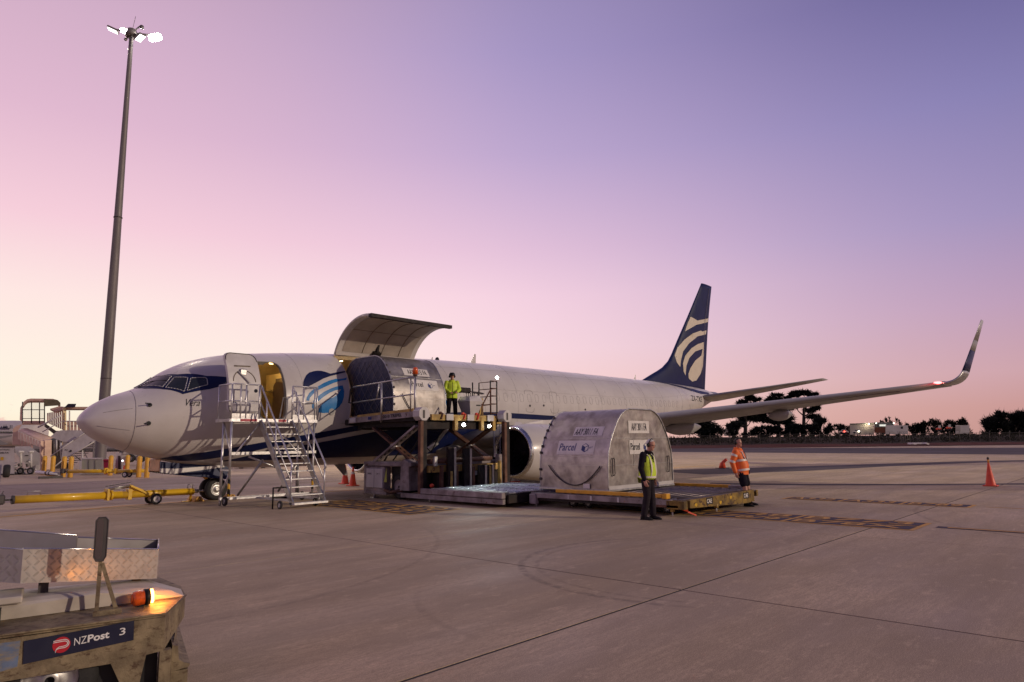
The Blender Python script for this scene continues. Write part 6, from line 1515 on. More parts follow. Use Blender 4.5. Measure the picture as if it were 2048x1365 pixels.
# tread plate tray
NL, NR = Vector((-.82, .45, 0)), Vector((.05, .93, 0)); ed = Vector((.123, .992, 0)); BL, BR = NL + ed * .95 + Vector((.1, 0, 0)), NR + ed * .5
NL2 = NL + Vector((-.6, .45, 0))
def tray_wall(name, a, c, za, zc, h, tread=True, th=.006, kink=None):
    """upright sheet from a to c with bottom heights za, zc"""
    d = (c - a); L = d.length; u = d / L; n = Vector((u.y, -u.x, 0))
    def P(s, t, o): q = a + u * s + n * o; return Vector((q.x, q.y, za + (zc - za) * s / L + t))
    w = tp(name, M_TREAD, lambda b: b.add([P(0, 0, 0), P(L, 0, 0), P(L, h, 0), P(0, h, 0), P(0, 0, -th), P(L, 0, -th), P(L, h, -th), P(0, h, -th)], [(0, 1, 2, 3), (7, 6, 5, 4), (3, 2, 6, 7), (0, 4, 5, 1), (0, 3, 7, 4), (1, 5, 6, 2)]))
    tp('tray_rim', M_CHROME, lambda b: b.tube(P(0, h, -.004), P(L, h, -.004), .006, n=6), w)
    if tread:
        def bars(b):
            nx = int(L / .052); nz = int(h / .036)
            for i in range(nx):
                for j in range(nz):
                    s0 = .03 + i * .052 + (.012 if j % 2 else 0); t0 = .022 + j * .036; sg_ = 1 if (i + j) % 2 else -1
                    for k in (-2, -1, 0, 1, 2):
                        cs = s0 + k * .0062 * 1; ct = t0 - sg_ * k * .0058
                        if not (.01 < cs < L - .01 and .008 < ct < h - .008): continue
                        l_ = .014 - abs(k) * .0015; dx, dz = l_ * .72, sg_ * l_ * .62; w_ = .0019
                        b.add([P(cs - dx, ct - dz, .0), P(cs + w_ * .6, ct - sg_ * w_, .0), P(cs + dx, ct + dz, .0), P(cs - w_ * .6, ct + sg_ * w_, .0), P(cs, ct, .0045)], [(0, 1, 4), (1, 2, 4), (2, 3, 4), (3, 0, 4)])
        tp('tread_pattern', M_TREAD, bars, w, kind='stuff')
    return w
tray_wall('tray_front', NL, NR, .812, .672, .222)
tray_wall('tray_side', NL2, NL, .86, .812, .215)
KK = Vector((-.50, 1.04, 0)); BL = Vector((-1.5, 1.5, 0))
tray_wall('tray_back', BR, KK, .70, .815, .205, tread=False)
tray_wall('tray_back', KK, BL, .835, .95, .20, tread=False)
tray_wall('tray_end', NR, BR, .672, .70, .215, tread=False)
tp('tray_floor', M_TREAD, lambda b: b.add([(NL.x, NL.y, .815), (NR.x, NR.y, .675), (BR.x, BR.y, .70), (KK.x, KK.y, .815), (BL.x, BL.y, .92), (NL2.x, NL2.y, .862)], [(0, 1, 2, 3, 4, 5)]))
for x, y in ((-.72, .62), (-.12, .95)): tp('tray_stand', M_FRAMEDK, lambda b: b.span((x, y, .66), (x + .06, y + .3, .84 if x < -.5 else .72)))
# mirror on its A-frame
tp('mirror_bracket', M_TUG, lambda b: (b.bar((-.388, .2, .607), (-.385, .2, .955), .008, .024, up=(1, 0, 0)), b.bar((-.27, .2, .607), (-.375, .2, .93), .008, .024, up=(1, 0, 0)), b.bar((-.41, .17, .606), (-.245, .17, .606), .006, .05), b.span((-.41, .16, .600), (-.245, .23, .608))))
mr = tp('mirror_housing', M_FRAMEDK, lambda b: b.loft([[Vector((-.392 + .036 * cx + o, .2 + w_, 1.088 + .142 * cz)) for cx, cz in ((-1, -.8), (-.6, -1), (.6, -1), (1, -.8), (1, .85), (.5, 1), (-.6, 1), (-1, .85))] for w_, o in ((-.01, 0), (.03, .006))], smooth=False))
tp('mirror_rim', M_FRAMEDK, lambda b: b.path([(-.392 + .036 * cx, .188, 1.088 + .142 * cz) for cx, cz in ((-1, -.8), (-.6, -1), (.6, -1), (1, -.8), (1, .85), (.5, 1), (-.6, 1), (-1, .85))], .004, 6, closed=True), mr)
tp('mirror_glass', M_MIRROR, lambda b: b.add([(-.402 + .02 * cx, .187, 1.088 + .128 * cz) for cx, cz in ((-1, -.8), (-.6, -1), (.6, -1), (1, -.8), (1, .85), (.5, 1), (-.6, 1), (-1, .85))], [tuple(range(8))]), mr)
# amber beacon lying on its side, lit
bx, by, bz = -.13, .31, .655
bcn = tp('amber_beacon', M_AMBERLENS, lambda b: (b.lathe([(0, -.045), (.03, -.045), (.046, -.038), (.05, -.02), (.05, .03)], (bx, by, bz), (1, .12, .05), 20)))
tp('lens_rib', M_AMBERLENS, lambda b: b.path([(bx - .046 + .0, by + .03 * math.cos(R(a)), bz + .03 * math.sin(R(a))) for a in range(0, 360, 20)], .004, 5, closed=True), bcn)
tp('beacon_collar', M_EARMUFF, lambda b: b.lathe([(.05, .03), (.054, .03), (.054, .065), (.05, .065)], (bx, by, bz), (1, .12, .05), 20), bcn)
tp('beacon_lamp', M_AMBERLIT, lambda b: b.lathe([(.046, .066), (.048, .085), (.03, .088), (0, .088)], (bx, by, bz), (1, .12, .05), 20), bcn)
tp('beacon_foot', M_EARMUFF, lambda b: b.span((bx - .01, by - .02, .60), (bx + .03, by + .02, .615)), bcn)
l = bpy.data.lights.new('beacon_light', 'POINT'); l.energy = 4.5; l.color = (1, .34, .05); l.shadow_soft_size = .03
o = bpy.data.objects.new('beacon_light', l); o.location = T(bx + .13, by + .005, bz + .025) - TB; COL.objects.link(o); o.parent = TG; o['kind'] = 'helper'
# ================================================================== light mast
MP = ground_at(203, 46); MPZ = 31.5
MA = empty('light_mast', MP, 0, 'tall grey floodlight mast with lit lamps rising behind the nose', 'light mast')
def q_(name, m, fn, parent, **kw):
    mb = MB(); fn(mb); return mb.build(name, m, parent, **kw)
q_('mast_pole', M_POLE, lambda b: b.lathe([(.36, 0), (.335, 6), (.30, 12), (.245, 18), (.185, 25), (.14, MPZ)], MP, n=20), MA)
for z in (6.2, 17.5): q_('pole_joint', M_FRAMEDK, lambda b: b.lathe([(.33 - z * .0048, z), (.37 - z * .0048, z), (.37 - z * .0048, z + .06), (.33 - z * .0048, z + .06)], MP, n=20), MA)
top = MP + Vector((0, 0, MPZ)); q_('lamp_hub', M_POLE, lambda b: b.tube(top - Vector((0, 0, .3)), top + Vector((0, 0, .25)), .42, .3, n=14), MA)
Rh = Vector((CAM_R.x, CAM_R.y, 0)).normalized(); Fh = Vector((CAM_F.x, CAM_F.y, 0)).normalized()
def flood(off_r, off_f, off_z, lit, name='floodlight'):
    e = empty(name, (0, 0, 0)); e.parent = MA; p = top + Rh * off_r + Fh * off_f + Vector((0, 0, off_z))
    q_('arm', M_FRAMEDK, lambda b: b.tube(top, p + Vector((0, 0, .06)), .06, n=8), e)
    d = Vector((off_r, off_f, 0)).normalized(); dirw = (Rh * d.x + Fh * d.y)
    side = dirw.cross(Vector((0, 0, 1))); rot = Matrix((dirw, side, Vector((0, 0, 1)))).transposed()
    tl = Matrix.Rotation(.35, 3, side) 
    q_('housing', M_POLE, lambda b: b.box(p, (.75, .5, .14), rot=tl @ rot, bev=.03), e)
    q_('lens', M_FLOOD if lit else M_FLOODDIM, lambda b: b.box(p + tl @ rot @ Vector((0, 0, -.09)), (.66, .42, .03) if not lit else (.85, .7, .3), rot=tl @ rot, bev=.12), e)
    return p
p1 = flood(-.85, .75, .72, True); p2 = flood(1.45, .45, .0, True); flood(-1.15, -.35, .05, False); flood(.95, -.55, -.7, False); 
q_('camera_unit', M_FRAMEDK, lambda b: (b.tube(top, top + Rh * .55 + Vector((0, 0, .5)), .05), b.ball(top + Rh * .7 + Vector((0, 0, .45)), .16, 10, 8)), MA)
q_('camera_unit', M_FRAMEDK, lambda b: (b.tube(top, top - Rh * .35 - Vector((0, 0, .45)), .04), b.ball(top - Rh * .4 - Vector((0, 0, .5)), .12, 10, 8)), MA)
q_('lightning_rod', M_FRAMEDK, lambda b: b.tube(top, top + Rh * .2 + Vector((0, 0, 1.3)), .015, n=6), MA)
for i, (p_, en) in enumerate(((p1, 9000), (p2, 9000))):
    l = bpy.data.lights.new('flood_light', 'SPOT'); l.energy = en * MAST_K; l.color = (1, .86, .66); l.spot_size = R(120); l.spot_blend = 1.0; l.shadow_soft_size = .35
    o = bpy.data.objects.new('flood_light', l); o.location = p_ - MP + Vector((0, 0, -.25)); o.rotation_euler = Vector((.95 + i * .45, -1, -.62)).to_track_quat('-Z', 'Y').to_euler(); COL.objects.link(o); o.parent = MA; o['kind'] = 'helper'

# ================================================================== tow bars
def towbar(label, base, a, c, zA, zB, r, big=True):
    a = Vector(a); c = Vector(c); root = empty('aircraft_tow_bar', base, 0, label, 'tow bar', 'aircraft tow bars')
    d = (c - a).normalized(); sd = Vector((-d.y, d.x, 0)).normalized(); L = (c - a).length
    P = lambda f, o=0.0, s=0.0: a + d * (L * f) + Vector((0, 0, o)) + sd * s
    q_('front_tube', M_YELLOW, lambda b: b.tube(P(.04), P(.56), r, n=16), root); q_('rear_tube', M_YELLOW, lambda b: b.tube(P(.50, -.01), P(.97, .0), r * .98, n=16), root)
    q_('tube_end', M_FRAMEDK, lambda b: b.tube(P(.034), P(.045), r * 1.08, n=16), root)
    for f in (.475, .50): q_('clamp', M_YELLOW, lambda b: b.tube(P(f), P(f + .012), r * 1.35, n=12), root)
    q_('clamp_plate', M_YELLOW, lambda b: (b.box(P(.483, .02), (.06, .3, r * 3.0), rot=Matrix((d, sd, Vector((0, 0, 1)))).transposed()), b.box(P(.60, .0), (.1, .22, r * 2.8), rot=Matrix((d, sd, Vector((0, 0, 1)))).transposed())), root)
    q_('tow_head', M_FRAMEDK, lambda b: (b.box(P(-.02, .02), (.22, .26, .26), rot=Matrix((d, sd, Vector((0, 0, 1)))).transposed(), bev=.04), b.tube(P(0), P(.04), .025), b.tube(P(-.01, .1, .1), P(.0, .22, .1), .012), b.tube(P(-.03, -.1, -.1), P(-.03, -.2, -.1), .02)), root)
    if big:
        q_('spare_bars', M_METAL, lambda b: (b.tube(P(.485, .19, -.05), P(.60, .25, -.05), .022), b.tube(P(.485, .14, .05), P(.60, .2, .05), .02)), root, kind='stuff'); q_('handle_bar', M_FRAMEDK, lambda b: b.bar(P(.475, .25), P(.605, .34), .05, .02), root)
        q_('gusset', M_YELLOW, lambda b: b.add([P(.60, .28, .03), P(.73, .0, .03), P(.60, -.03, .03), P(.60, .28, -.03), P(.73, .0, -.03), P(.60, -.03, -.03)], [(0, 1, 2), (5, 4, 3), (0, 3, 4, 1), (1, 4, 5, 2), (2, 5, 3, 0)]), root)
        q_('wheel_arm', M_YELLOW, lambda b: b.bar(P(.60, .25, -.12), P(.74, -.12, -.12), .05, .05), root); q_('lift_handle', M_METAL, lambda b: b.path([P(.935, r), P(.935, r + .1), P(.965, r + .1), P(.965, r)], .014, 6), root)
        q_('coupling', M_METAL, lambda b: (b.tube(P(.97), P(1.0), .06), b.tube(P(1.0), P(1.10), .022), b.ball(P(1.03), .045), b.ball(P(1.06), .045)), root)
        q_('prop_stand', M_YELLOW, lambda b: (b.tube(P(.955, -.02), P(.955) - Vector((0, 0, P(.955).z - .03)), .035), b.box(P(.955) - Vector((0, 0, P(.955).z - .015)), (.5, .1, .02))), root)
        q_('grip_rail', M_METAL, lambda b: b.path([P(.10, r), P(.10, r + .09), P(.16, r + .09), P(.16, r)], .01, 6), root)
    for s in (-.24, .2):
        c_ = P(.735, 0, s); c_.z = .16; add_wheel(root, c_, .16, .09, tuple(sd), M_CONEWH)
    q_('axle', M_FRAMEDK, lambda b: b.tube(Vector((P(.735).x, P(.735).y, .16)) - sd * .28, Vector((P(.735).x, P(.735).y, .16)) + sd * .24, .02), root)
    return root
towbar('long yellow tow bar coupled to the nose wheel', (1.2, -.1, 0), (-1.52, -.06, .36), (3.45, -.02, .30), .36, .27, .105)
ta = at(128, 958, 38); tb = at(300, 950, 38); ta.z = .36; tb.z = .34
towbar('yellow tow bar parked in front of the yellow bollards', ((ta.x + tb.x) / 2, (ta.y + tb.y) / 2, 0), ta, tb, .3, .3, .1, big=False)
tc_, td = at(72, 958, 39), at(116, 962, 38); tc_.z = .3; td.z = .22
WB = empty('aircraft_tow_bar', (td.x, td.y, 0), 0, 'short white-topped tow bar lying left of the bollards', 'tow bar', 'aircraft tow bars')
q_('tube', M_CONEWH, lambda b: b.tube(tc_, td, .09, n=12), WB); q_('clamp', M_FRAMEDK, lambda b: (b.tube(tc_.lerp(td, .45), tc_.lerp(td, .5), .11), b.tube(tc_.lerp(td, .6), tc_.lerp(td, .64), .11)), WB, kind='stuff'); q_('skid', M_FRAMEDK, lambda b: b.span((td.x - .9, td.y - .1, 0), (td.x + .2, td.y + .2, .12)), WB)
q_('tow_arm', M_BOLLARD, lambda b: b.tube(tc_ + Vector((0, 0, -.05)), tc_.lerp(td, .9) + Vector((.1, .1, -.15)), .05), WB)
# chocks at the nose wheel
def chock(label, loc, rz):
    e = empty('wheel_chock', loc, 0, label, 'chock', 'nose wheel chocks'); q_('block', M_BOLLARD, lambda b: b.prism([(-.16, 0), (.16, 0), (.05, .15), (-.05, .15)], -.3, .3, lambda u, v, w: Vector(loc) + Vector((u, w, v))), e); q_('rope_eye', M_FRAMEDK, lambda b: b.path([Vector(loc) + Vector((0, -.32 - .05 * math.sin(R(a)), .08 + .05 * math.cos(R(a)))) for a in range(0, 360, 40)], .012, 6, closed=True), e)
chock('yellow chock in front of the nose wheels', (3.38, 0, 0), 0); chock('yellow chock behind the nose wheels', (4.42, 0, 0), 0)

# ================================================================== cones
def cone(label, loc, h=.72, bands=(), lamp=False, tilt=None):
    root = empty('traffic_cone', loc, 0, label, 'traffic cone', 'orange traffic cones'); p = Vector(loc); rb = h * .21
    q_('base', M_CONE if not lamp else M_CONE, lambda b: b.box(p + Vector((0, 0, .02)), (h * .52, h * .52, .04), bev=.012), root)
    bd = q_('cone_body', M_CONE, lambda b: b.lathe([(rb, .035), (rb * .93, .06), (rb * .16, h), (rb * .12, h + .01), (0, h + .01)], p, n=20), root)
    for z0, z1, m in bands:
        f = lambda z: rb * (.93 - .77 * (z * h - .06) / (h - .06)) + .004
        q_('reflective_sleeve', m, lambda b: b.lathe([(f(z0), z0 * h), (f(z1), z1 * h)], p, n=20), bd)
    if lamp:
        q_('cone_lamp_stem', M_CONEAM, lambda b: b.tube(p + Vector((0, 0, h)), p + Vector((0, 0, h + .1)), .03), root); q_('cone_lamp', M_FRAMEDK, lambda b: b.ball(p + Vector((0, 0, h + .14)), (.04, .04, .055), 10, 8), root)
    return root
cone('orange cone with a white sleeve under the fuselage, left of the pair', (11.28, 3.74, 0), .78, ((.5, .72, M_CONEWH),))
cone('plain orange cone nearest the loader, right of the pair', (10.62, 2.2, 0), .76, ((.62, .75, M_CONEWH),))
cone('red and white banded cone standing by the engine inlet', (15.99, -1.82, 0), .66, ((.08, .36, M_CONEWH), (.62, .8, M_CONEWH)))
cone('orange cone with a small lamp standing alone near the right edge', (23.1, -17.6, 0), .80, (), True)
SQ = empty('traffic_cone', (33.0, -2.9, 0), 0, 'squashed orange cone beyond the orange-jacketed worker', 'traffic cone', 'orange traffic cones')
q_('cone_body', M_CONE, lambda b: b.loft([ellring(Vector((33, -2.9, .0)), .2, .22, Vector((1, 0, 0)), Vector((0, 1, 0)), 12), ellring(Vector((33.02, -2.9, .3)), .13, .15, Vector((1, 0, 0)), Vector((0, 1, 0)), 12), ellring(Vector((33.1, -3.05, .48)), .09, .13, Vector((1, 0, 0)), Vector((0, 1, 0)), 12), ellring(Vector((33.1, -3.1, .58)), .03, .05, Vector((1, 0, 0)), Vector((0, 1, 0)), 12)]), SQ)
q_('fold_ear', M_CONE, lambda b: b.loft([ellring(Vector((33.02, -3.0, .33)), .06, .07, Vector((1, 0, 0)), Vector((0, 1, 0)), 8), ellring(Vector((33.05, -3.22, .5)), .03, .05, Vector((1, 0, 0)), Vector((0, 1, 0)), 8)]), SQ); q_('base', M_FRAMEDK, lambda b: b.box((33, -2.9, .02), (.6, .6, .03)), SQ)
def small_cone(px, py, dd, h, label):
    p = at(px, py, dd); p.z = 0; return cone(label, p, h, ((.45, .65, M_CONEWH),))
small_cone(250, 944, 48, .85, 'small orange cone seen between the yellow bollards')
# red barriers far under the belly
def barrier(px, py, dd, w, h, label):
    p = at(px, py, dd); p.z = 0; e = empty('road_barrier', p, 0, label, 'barrier', 'far red barriers'); m = M_CONE
    q_('barrier_body', m, lambda b: b.prism([(-.28, 0), (.28, 0), (.16, .25), (.1, h), (-.1, h), (-.16, .25)], -w / 2, w / 2, lambda u, v, s: p + Rh * s + Fh * u + Vector((0, 0, v))), e)
    q_('barrier_slot', M_FRAMEDK, lambda b: b.box(p + Vector((0, 0, h * .5)) - Fh * .16, (.15, .15, .06)), e)
barrier(523, 932, 58, 1.0, .8, 'red plastic barrier seen under the fuselage, left one'); barrier(594, 930, 60, .4, .9, 'red plastic barrier seen through the boarding steps, right one')
sk = at(465, 938, 50); sk.z = 0
e = empty('ground_skid', sk, 0, 'low dark equipment skid beyond the nose wheel, under the belly', 'skid'); q_('skid_deck', M_FRAMEDK, lambda b: b.prism([(0, .1), (3.0, .1), (3.0, .3), (.2, .3)], 0, .8, lambda u, v, w: sk + Rh * u + Fh * w + Vector((0, 0, v))), e); q_('skid_wheel', M_RUBBER, lambda b: (b.tube(sk + Rh * .6, sk + Rh * .6 + Fh * .1, .16), b.tube(sk + Rh * 2.2, sk + Rh * 2.2 + Fh * .1, .16)), e, kind='stuff')
# ================================================================== equipment and ramp on the left, beyond the nose
def pxprism(mb, poly, depth, thick, dz=0.0):
    """outline given in photograph pixels at a depth, made solid by a real thickness away from the camera"""
    A = [at(x, y, depth) for x, y in poly]; n = len(A); mx = sum(x for x, _ in poly) / n; vd = CAM_F + CAM_R * ((mx - 1024) / FPX); vd = Vector((vd.x, vd.y, 0)).normalized(); B = [q + vd * thick for q in A]
    mb.add(A + B, [tuple(range(n))[::-1], tuple(range(n, 2 * n))] + [(i, (i + 1) % n, n + (i + 1) % n, n + i) for i in range(n)])
def lq(name, m, fn, parent, **kw): return q_(name, m, fn, parent, **kw)
def root_at(name, px, depth, label, cat, group=None): return empty(name, ground_at(px, depth), 0, label, cat, group)
# --- bollards
for i, (px, dd, lab) in enumerate(((93, 43.0, 'leftmost of the yellow bollards, under the covered ramp'), (110, 42.5, 'second yellow bollard from the left, under the covered ramp'), (132, 39.5, 'third yellow bollard from the left, beside the white mobile stairs'), (146, 39, 'fourth yellow bollard from the left, beside the grey cabinet'),
                                   (225, 41, 'yellow bollard next to the magenta bin'), (258, 43, 'yellow bollard standing in front of the white tractor'), (282, 38.2, 'second yellow bollard from the right, by the tow bar end'), (298, 37.6, 'rightmost yellow bollard, by the tow bar end'))):
    p = ground_at(px, dd); e = empty('bollard', p, 0, lab, 'bollard', 'yellow bollards'); r = .13
    lq('bollard_tube', M_BOLLARD, lambda b: b.lathe([(r, 0), (r, 1.08), (r * .9, 1.12), (r * .5, 1.15), (0, 1.16)], p, n=16), e); lq('bollard_cap', M_YELLOW, lambda b: b.lathe([(r * 1.02, 1.04), (r * 1.02, 1.08), (r * .6, 1.16), (0, 1.18)], p, n=16), e)
# --- cabinet and bin
p = ground_at(184, 42); e = root_at('service_cabinet', 184, 42, 'grey-green service cabinet beside the yellow bollards', 'cabinet')
lq('cabinet_body', M_CABINET, lambda b: pxprism(b, [(164, 948), (204, 948), (204, 919), (164, 919)], 42, .7), e); lq('cabinet_side', M_PALEWHITE, lambda b: pxprism(b, [(159, 949), (163.6, 949), (163.6, 922), (159, 922)], 41.9, .7), e); lq('cabinet_top', M_PALEWHITE, lambda b: pxprism(b, [(162, 919), (206, 919), (206, 916.5), (162, 916.5)], 41.95, .8), e)
for x in (177, 190): lq('door_seam', M_FRAMEDK, lambda b: b.tube(at(x, 946, 41.98), at(x, 921, 41.98), .012, n=5), e)
e = root_at('wheeled_bin', 214, 42.5, 'magenta plastic bin behind the yellow bollard', 'bin')
lq('bin_body', M_MAGENTA, lambda b: pxprism(b, [(208, 949), (222, 949), (222, 922), (207, 922)], 42.5, .6), e); lq('bin_lid', M_MAGENTA, lambda b: pxprism(b, [(206, 922), (223, 922), (222, 919), (208, 919)], 42.4, .7), e)
lq('bin_wheel', M_RUBBER, lambda b: b.tube(at(221, 949, 42.9), at(221, 949, 43.0), .1), e)
e = root_at('hose_cabinet', 236, 43, 'pale hose cabinet with dark panel between the bollards', 'cabinet')
lq('cabinet_body', M_PALEWHITE, lambda b: pxprism(b, [(230, 950), (243, 950), (243, 906), (232, 906)], 43, .5), e); lq('cabinet_panel', M_FRAMEDK, lambda b: pxprism(b, [(236, 944), (241, 944), (241, 912), (236, 912)], 42.98, .02), e)
e = root_at('lamp_post', 242, 44, 'slim dark post rising behind the hose cabinet', 'post'); lq('post_shaft', M_FRAMEDK, lambda b: b.tube(ground_at(243, 44), at(243, 899, 44), .05, n=8), e); lq('post_lamp', M_FLOODDIM, lambda b: b.ball(at(245, 922, 43.8), .06, 8, 6), e)
e = root_at('lamp_post', 277, 42, 'slim grey post between the right-hand bollards', 'post'); lq('post_shaft', M_POLE, lambda b: b.tube(ground_at(277, 42), at(277, 912, 42), .06, n=8), e); lq('post_base', M_FRAMEDK, lambda b: b.box(ground_at(275, 42) + Vector((0, 0, .08)), (.5, .3, .16), bev=.04), e)
# --- white tractor far behind
e = root_at('baggage_tractor', 258, 62, 'white baggage tractor parked far behind the nose', 'tractor')
lq('tractor_body', M_TRUCK, lambda b: pxprism(b, [(243, 921), (252, 921), (252, 911), (262, 909), (290, 913), (290, 922), (272, 922), (269, 908), (262, 905), (246, 905), (243, 908)], 62, 1.5), e)
lq('tractor_cab', M_FRAMEDK, lambda b: (pxprism(b, [(238, 906), (243, 899), (252, 899), (254, 906)], 62.1, 1.3)), e); lq('tractor_bonnet', M_TRUCK, lambda b: pxprism(b, [(245, 909), (248, 904), (260, 903.5), (262, 907)], 61.9, 1.6), e)
for px, dd in ((262, 61.9), (283, 61.9)):
    c = at(px, 917, dd); add_wheel(e, c, .36, .3, tuple(Fh))
# --- mobile stairs marked 3
e = root_at('mobile_stairs', 165, 50, 'white mobile aircraft stairs marked with a black 3', 'mobile stairs')
side = lq('side_panel', M_PALEWHITE, lambda b: pxprism(b, [(122, 923), (126, 893), (166, 867), (195, 880), (195, 886), (182, 884), (160, 902)], 50, .06), e)
lq('upper_panel', M_PALEWHITE, lambda b: pxprism(b, [(101, 874), (112, 864), (122, 861), (172, 861), (147, 884), (126, 884)], 51.6, .06), e)
lq('far_panel', M_PALEWHITE, lambda b: pxprism(b, [(122, 923), (126, 893), (166, 867), (195, 880), (195, 886), (182, 884), (160, 902)], 51.3, .06), e)
for k in range(12):
    f = k / 11; a = at(118 + 62 * f, 936 - 52 * f, 50.05); lq('tread', M_FRAMEDK, lambda b: b.box(a + Fh * .65, (.3, 1.2, .05), rot=Matrix((Rh, Fh, Vector((0, 0, 1)))).transposed()), e)
lq('handrail', M_PALEWHITE, lambda b: b.tube(at(101, 913, 50), at(147, 881, 50), .035), e); lq('handrail', M_PALEWHITE, lambda b: b.tube(at(147, 881, 50), at(170, 866, 50), .035), e); lq('lower_rail', M_PALEWHITE, lambda b: b.tube(at(96, 945, 50), at(126, 920, 50), .04), e); lq('lower_rail', M_PALEWHITE, lambda b: b.tube(at(126, 920, 50), at(188, 884, 50), .05), e)
for px, y0, y1 in ((122, 918, 886), (113, 903, 880), (187, 884, 945), (146, 912, 945), (165, 901, 945)): lq('stanchion', M_PALEWHITE if px < 180 else M_POLE, lambda b: b.tube(at(px, y0, 50.2), at(px, y1, 50.2), .05), e)
lq('cross_brace', M_POLE, lambda b: b.tube(at(166, 900, 50.3), at(182, 930, 50.3), .03), e); lq('cross_brace', M_POLE, lambda b: b.tube(at(150, 912, 50.3), at(185, 940, 50.3), .03), e)
lettering('number_lettering', '3', M_INK, at(137.5, 905, 49.98), Rh, (0, 0, 1), .22, .27, e, bold=.06); lettering('name_lettering', 'Aut', M_INK, at(129, 901.5, 49.98), Rh, (0, 0, 1), .24, .1, e, bold=.02)
for px in (128, 184): add_wheel(e, at(px, 944, 50.4) * Vector((1, 1, 1)).length * 0 + Vector((at(px, 944, 50.4).x, at(px, 944, 50.4).y, .3)), .3, .2, tuple(Fh)) if False else add_wheel(e, Vector((at(px, 940, 50.4).x, at(px, 940, 50.4).y, .3)), .3, .2, tuple(Fh))
# --- covered passenger ramp (pinkish switchback tunnel with a glazed head)
e = root_at('covered_ramp', 90, 58, 'pink-lit covered passenger ramp with glazed head and sloping tunnels', 'covered ramp')
M_CLEAR, nt_, b_ = nmat('ramp_glazing'); b_.inputs['Base Color'].default_value = (.9, .75, .5, 1); b_.inputs['Roughness'].default_value = .1; b_.inputs['Alpha'].default_value = .10
head_ = lq('head_roof', M_JETWAY, lambda b: pxprism(b, [(44, 812), (47, 804), (54, 799), (62, 797.5), (106, 798), (116, 801), (121, 806), (121, 812), (116, 805), (106, 802), (62, 802), (55, 803), (50, 807), (47, 813)], 58, 3.2), e)
lq('head_canopy', mat('ramp_canvas', (.16, .14, .08), .8, var=.3), lambda b: pxprism(b, [(88, 799), (114, 800), (121, 806), (120, 811), (88, 813)], 57.9, .3), e)
lq('head_floor', M_JETWAY, lambda b: pxprism(b, [(44, 848), (90, 848), (90, 842), (44, 842)], 58, 3.2), e)
for px in (45, 63, 79, 89): lq('head_mullion', M_FRAMEDK, lambda b: b.bar(at(px, 847, 58), at(px, 804, 58), .07), e)
for py in (820, 838): lq('head_transom', M_FRAMEDK, lambda b: b.bar(at(45, py, 58), at(89, py, 58), .06), e)
for x0, x1 in ((45, 63), (63, 79), (79, 89)):
    for y0, y1 in ((804, 820), (820, 838)): lq('head_pane', M_CLEAR, lambda b: pxprism(b, [(x0 + .8, y1 - .6), (x1 - .8, y1 - .6), (x1 - .8, y0 + .6), (x0 + .8, y0 + .6)], 58.05, .02), e)
lq('head_side_wall', M_JETWAY, lambda b: pxprism(b, [(40, 838), (44, 842), (47, 806), (41, 815)], 58.3, 2.6), e)
# upper flight to the right
lq('upper_tunnel_roof', M_JETWAY, lambda b: pxprism(b, [(100, 818), (118, 813), (128, 814), (185, 814), (185, 818), (130, 818), (112, 824)], 57, 3.0), e)
lq('upper_tunnel_floor', M_JETDARK, lambda b: pxprism(b, [(92, 848), (112, 862), (185, 862), (185, 868), (108, 868), (88, 852)], 57, 3.0), e)
for i in range(9):
    px = 94 + i * 4.2; y0 = 826 - (px - 94) * .17; lq('cladding_panel', M_JETWAY, lambda b: pxprism(b, [(px, 846 + (px - 94) * .45), (px + 3.4, 847.5 + (px - 94) * .45), (px + 3.4, y0), (px, y0 + .6)], 57.2, .08), e)
for i in range(7): lq('cladding_panel', M_JETWAY, lambda b: pxprism(b, [(134 + i * 7, 861), (139.6 + i * 7, 861), (139.6 + i * 7, 842), (134 + i * 7, 842)], 57.0, .08), e)
lq('corner_post', M_PANEW, lambda b: b.bar(at(129, 862, 56.9), at(129, 815, 56.9), .22), e); lq('post_rail', M_PALEWHITE, lambda b: b.tube(at(139, 862, 56.6), at(139, 822, 56.6), .05), e)
lq('outer_rail', M_PALEWHITE, lambda b: b.tube(at(124, 843, 56.6), at(185, 843, 56.6), .04), e); lq('outer_rail', M_PALEWHITE, lambda b: b.tube(at(76, 855, 56.5), at(123, 831, 56.5), .07), e); lq('outer_rail', M_PALEWHITE, lambda b: b.tube(at(85, 864, 56.5), at(124, 843, 56.5), .04), e)
lq('roof_panel', M_SIGNNAVY, lambda b: pxprism(b, [(129, 815), (136, 808), (152.5, 808), (150, 814.5)], 56.5, 1.2), e)
# lower flight to the front
lq('lower_end', M_JETWAY, lambda b: pxprism(b, [(25, 890), (26, 858), (33, 852), (44, 849), (36, 862), (36, 890)], 57, 2.4), e)
lq('lower_roof', M_JETWAY, lambda b: b.loft([[at(x, y, d) for x, y, d in ((36, 862, 56), (44, 857.5, 56.6), (54, 857, 57.6), (66, 861, 58.4))], [at(x, y, d) for x, y, d in ((83, 884, 53), (88, 879, 53.6), (96, 876, 54.4), (108, 876, 55.2))]], smooth=True), e)
for i in range(8):
    f0, f1 = i / 8 + .008, (i + 1) / 8 - .012; d0, d1 = 56 - 3 * f0, 56 - 3 * f1
    lq('cladding_panel', M_JETWAY, lambda b: b.add([at(36 + 46 * f0, 878 + 18 * f0, d0), at(36 + 46 * f1, 878 + 18 * f1, d1), at(36 + 46 * f1, 863 + 21 * f1, d1), at(36 + 46 * f0, 863 + 21 * f0, d0)], [(0, 1, 2, 3)]), e)
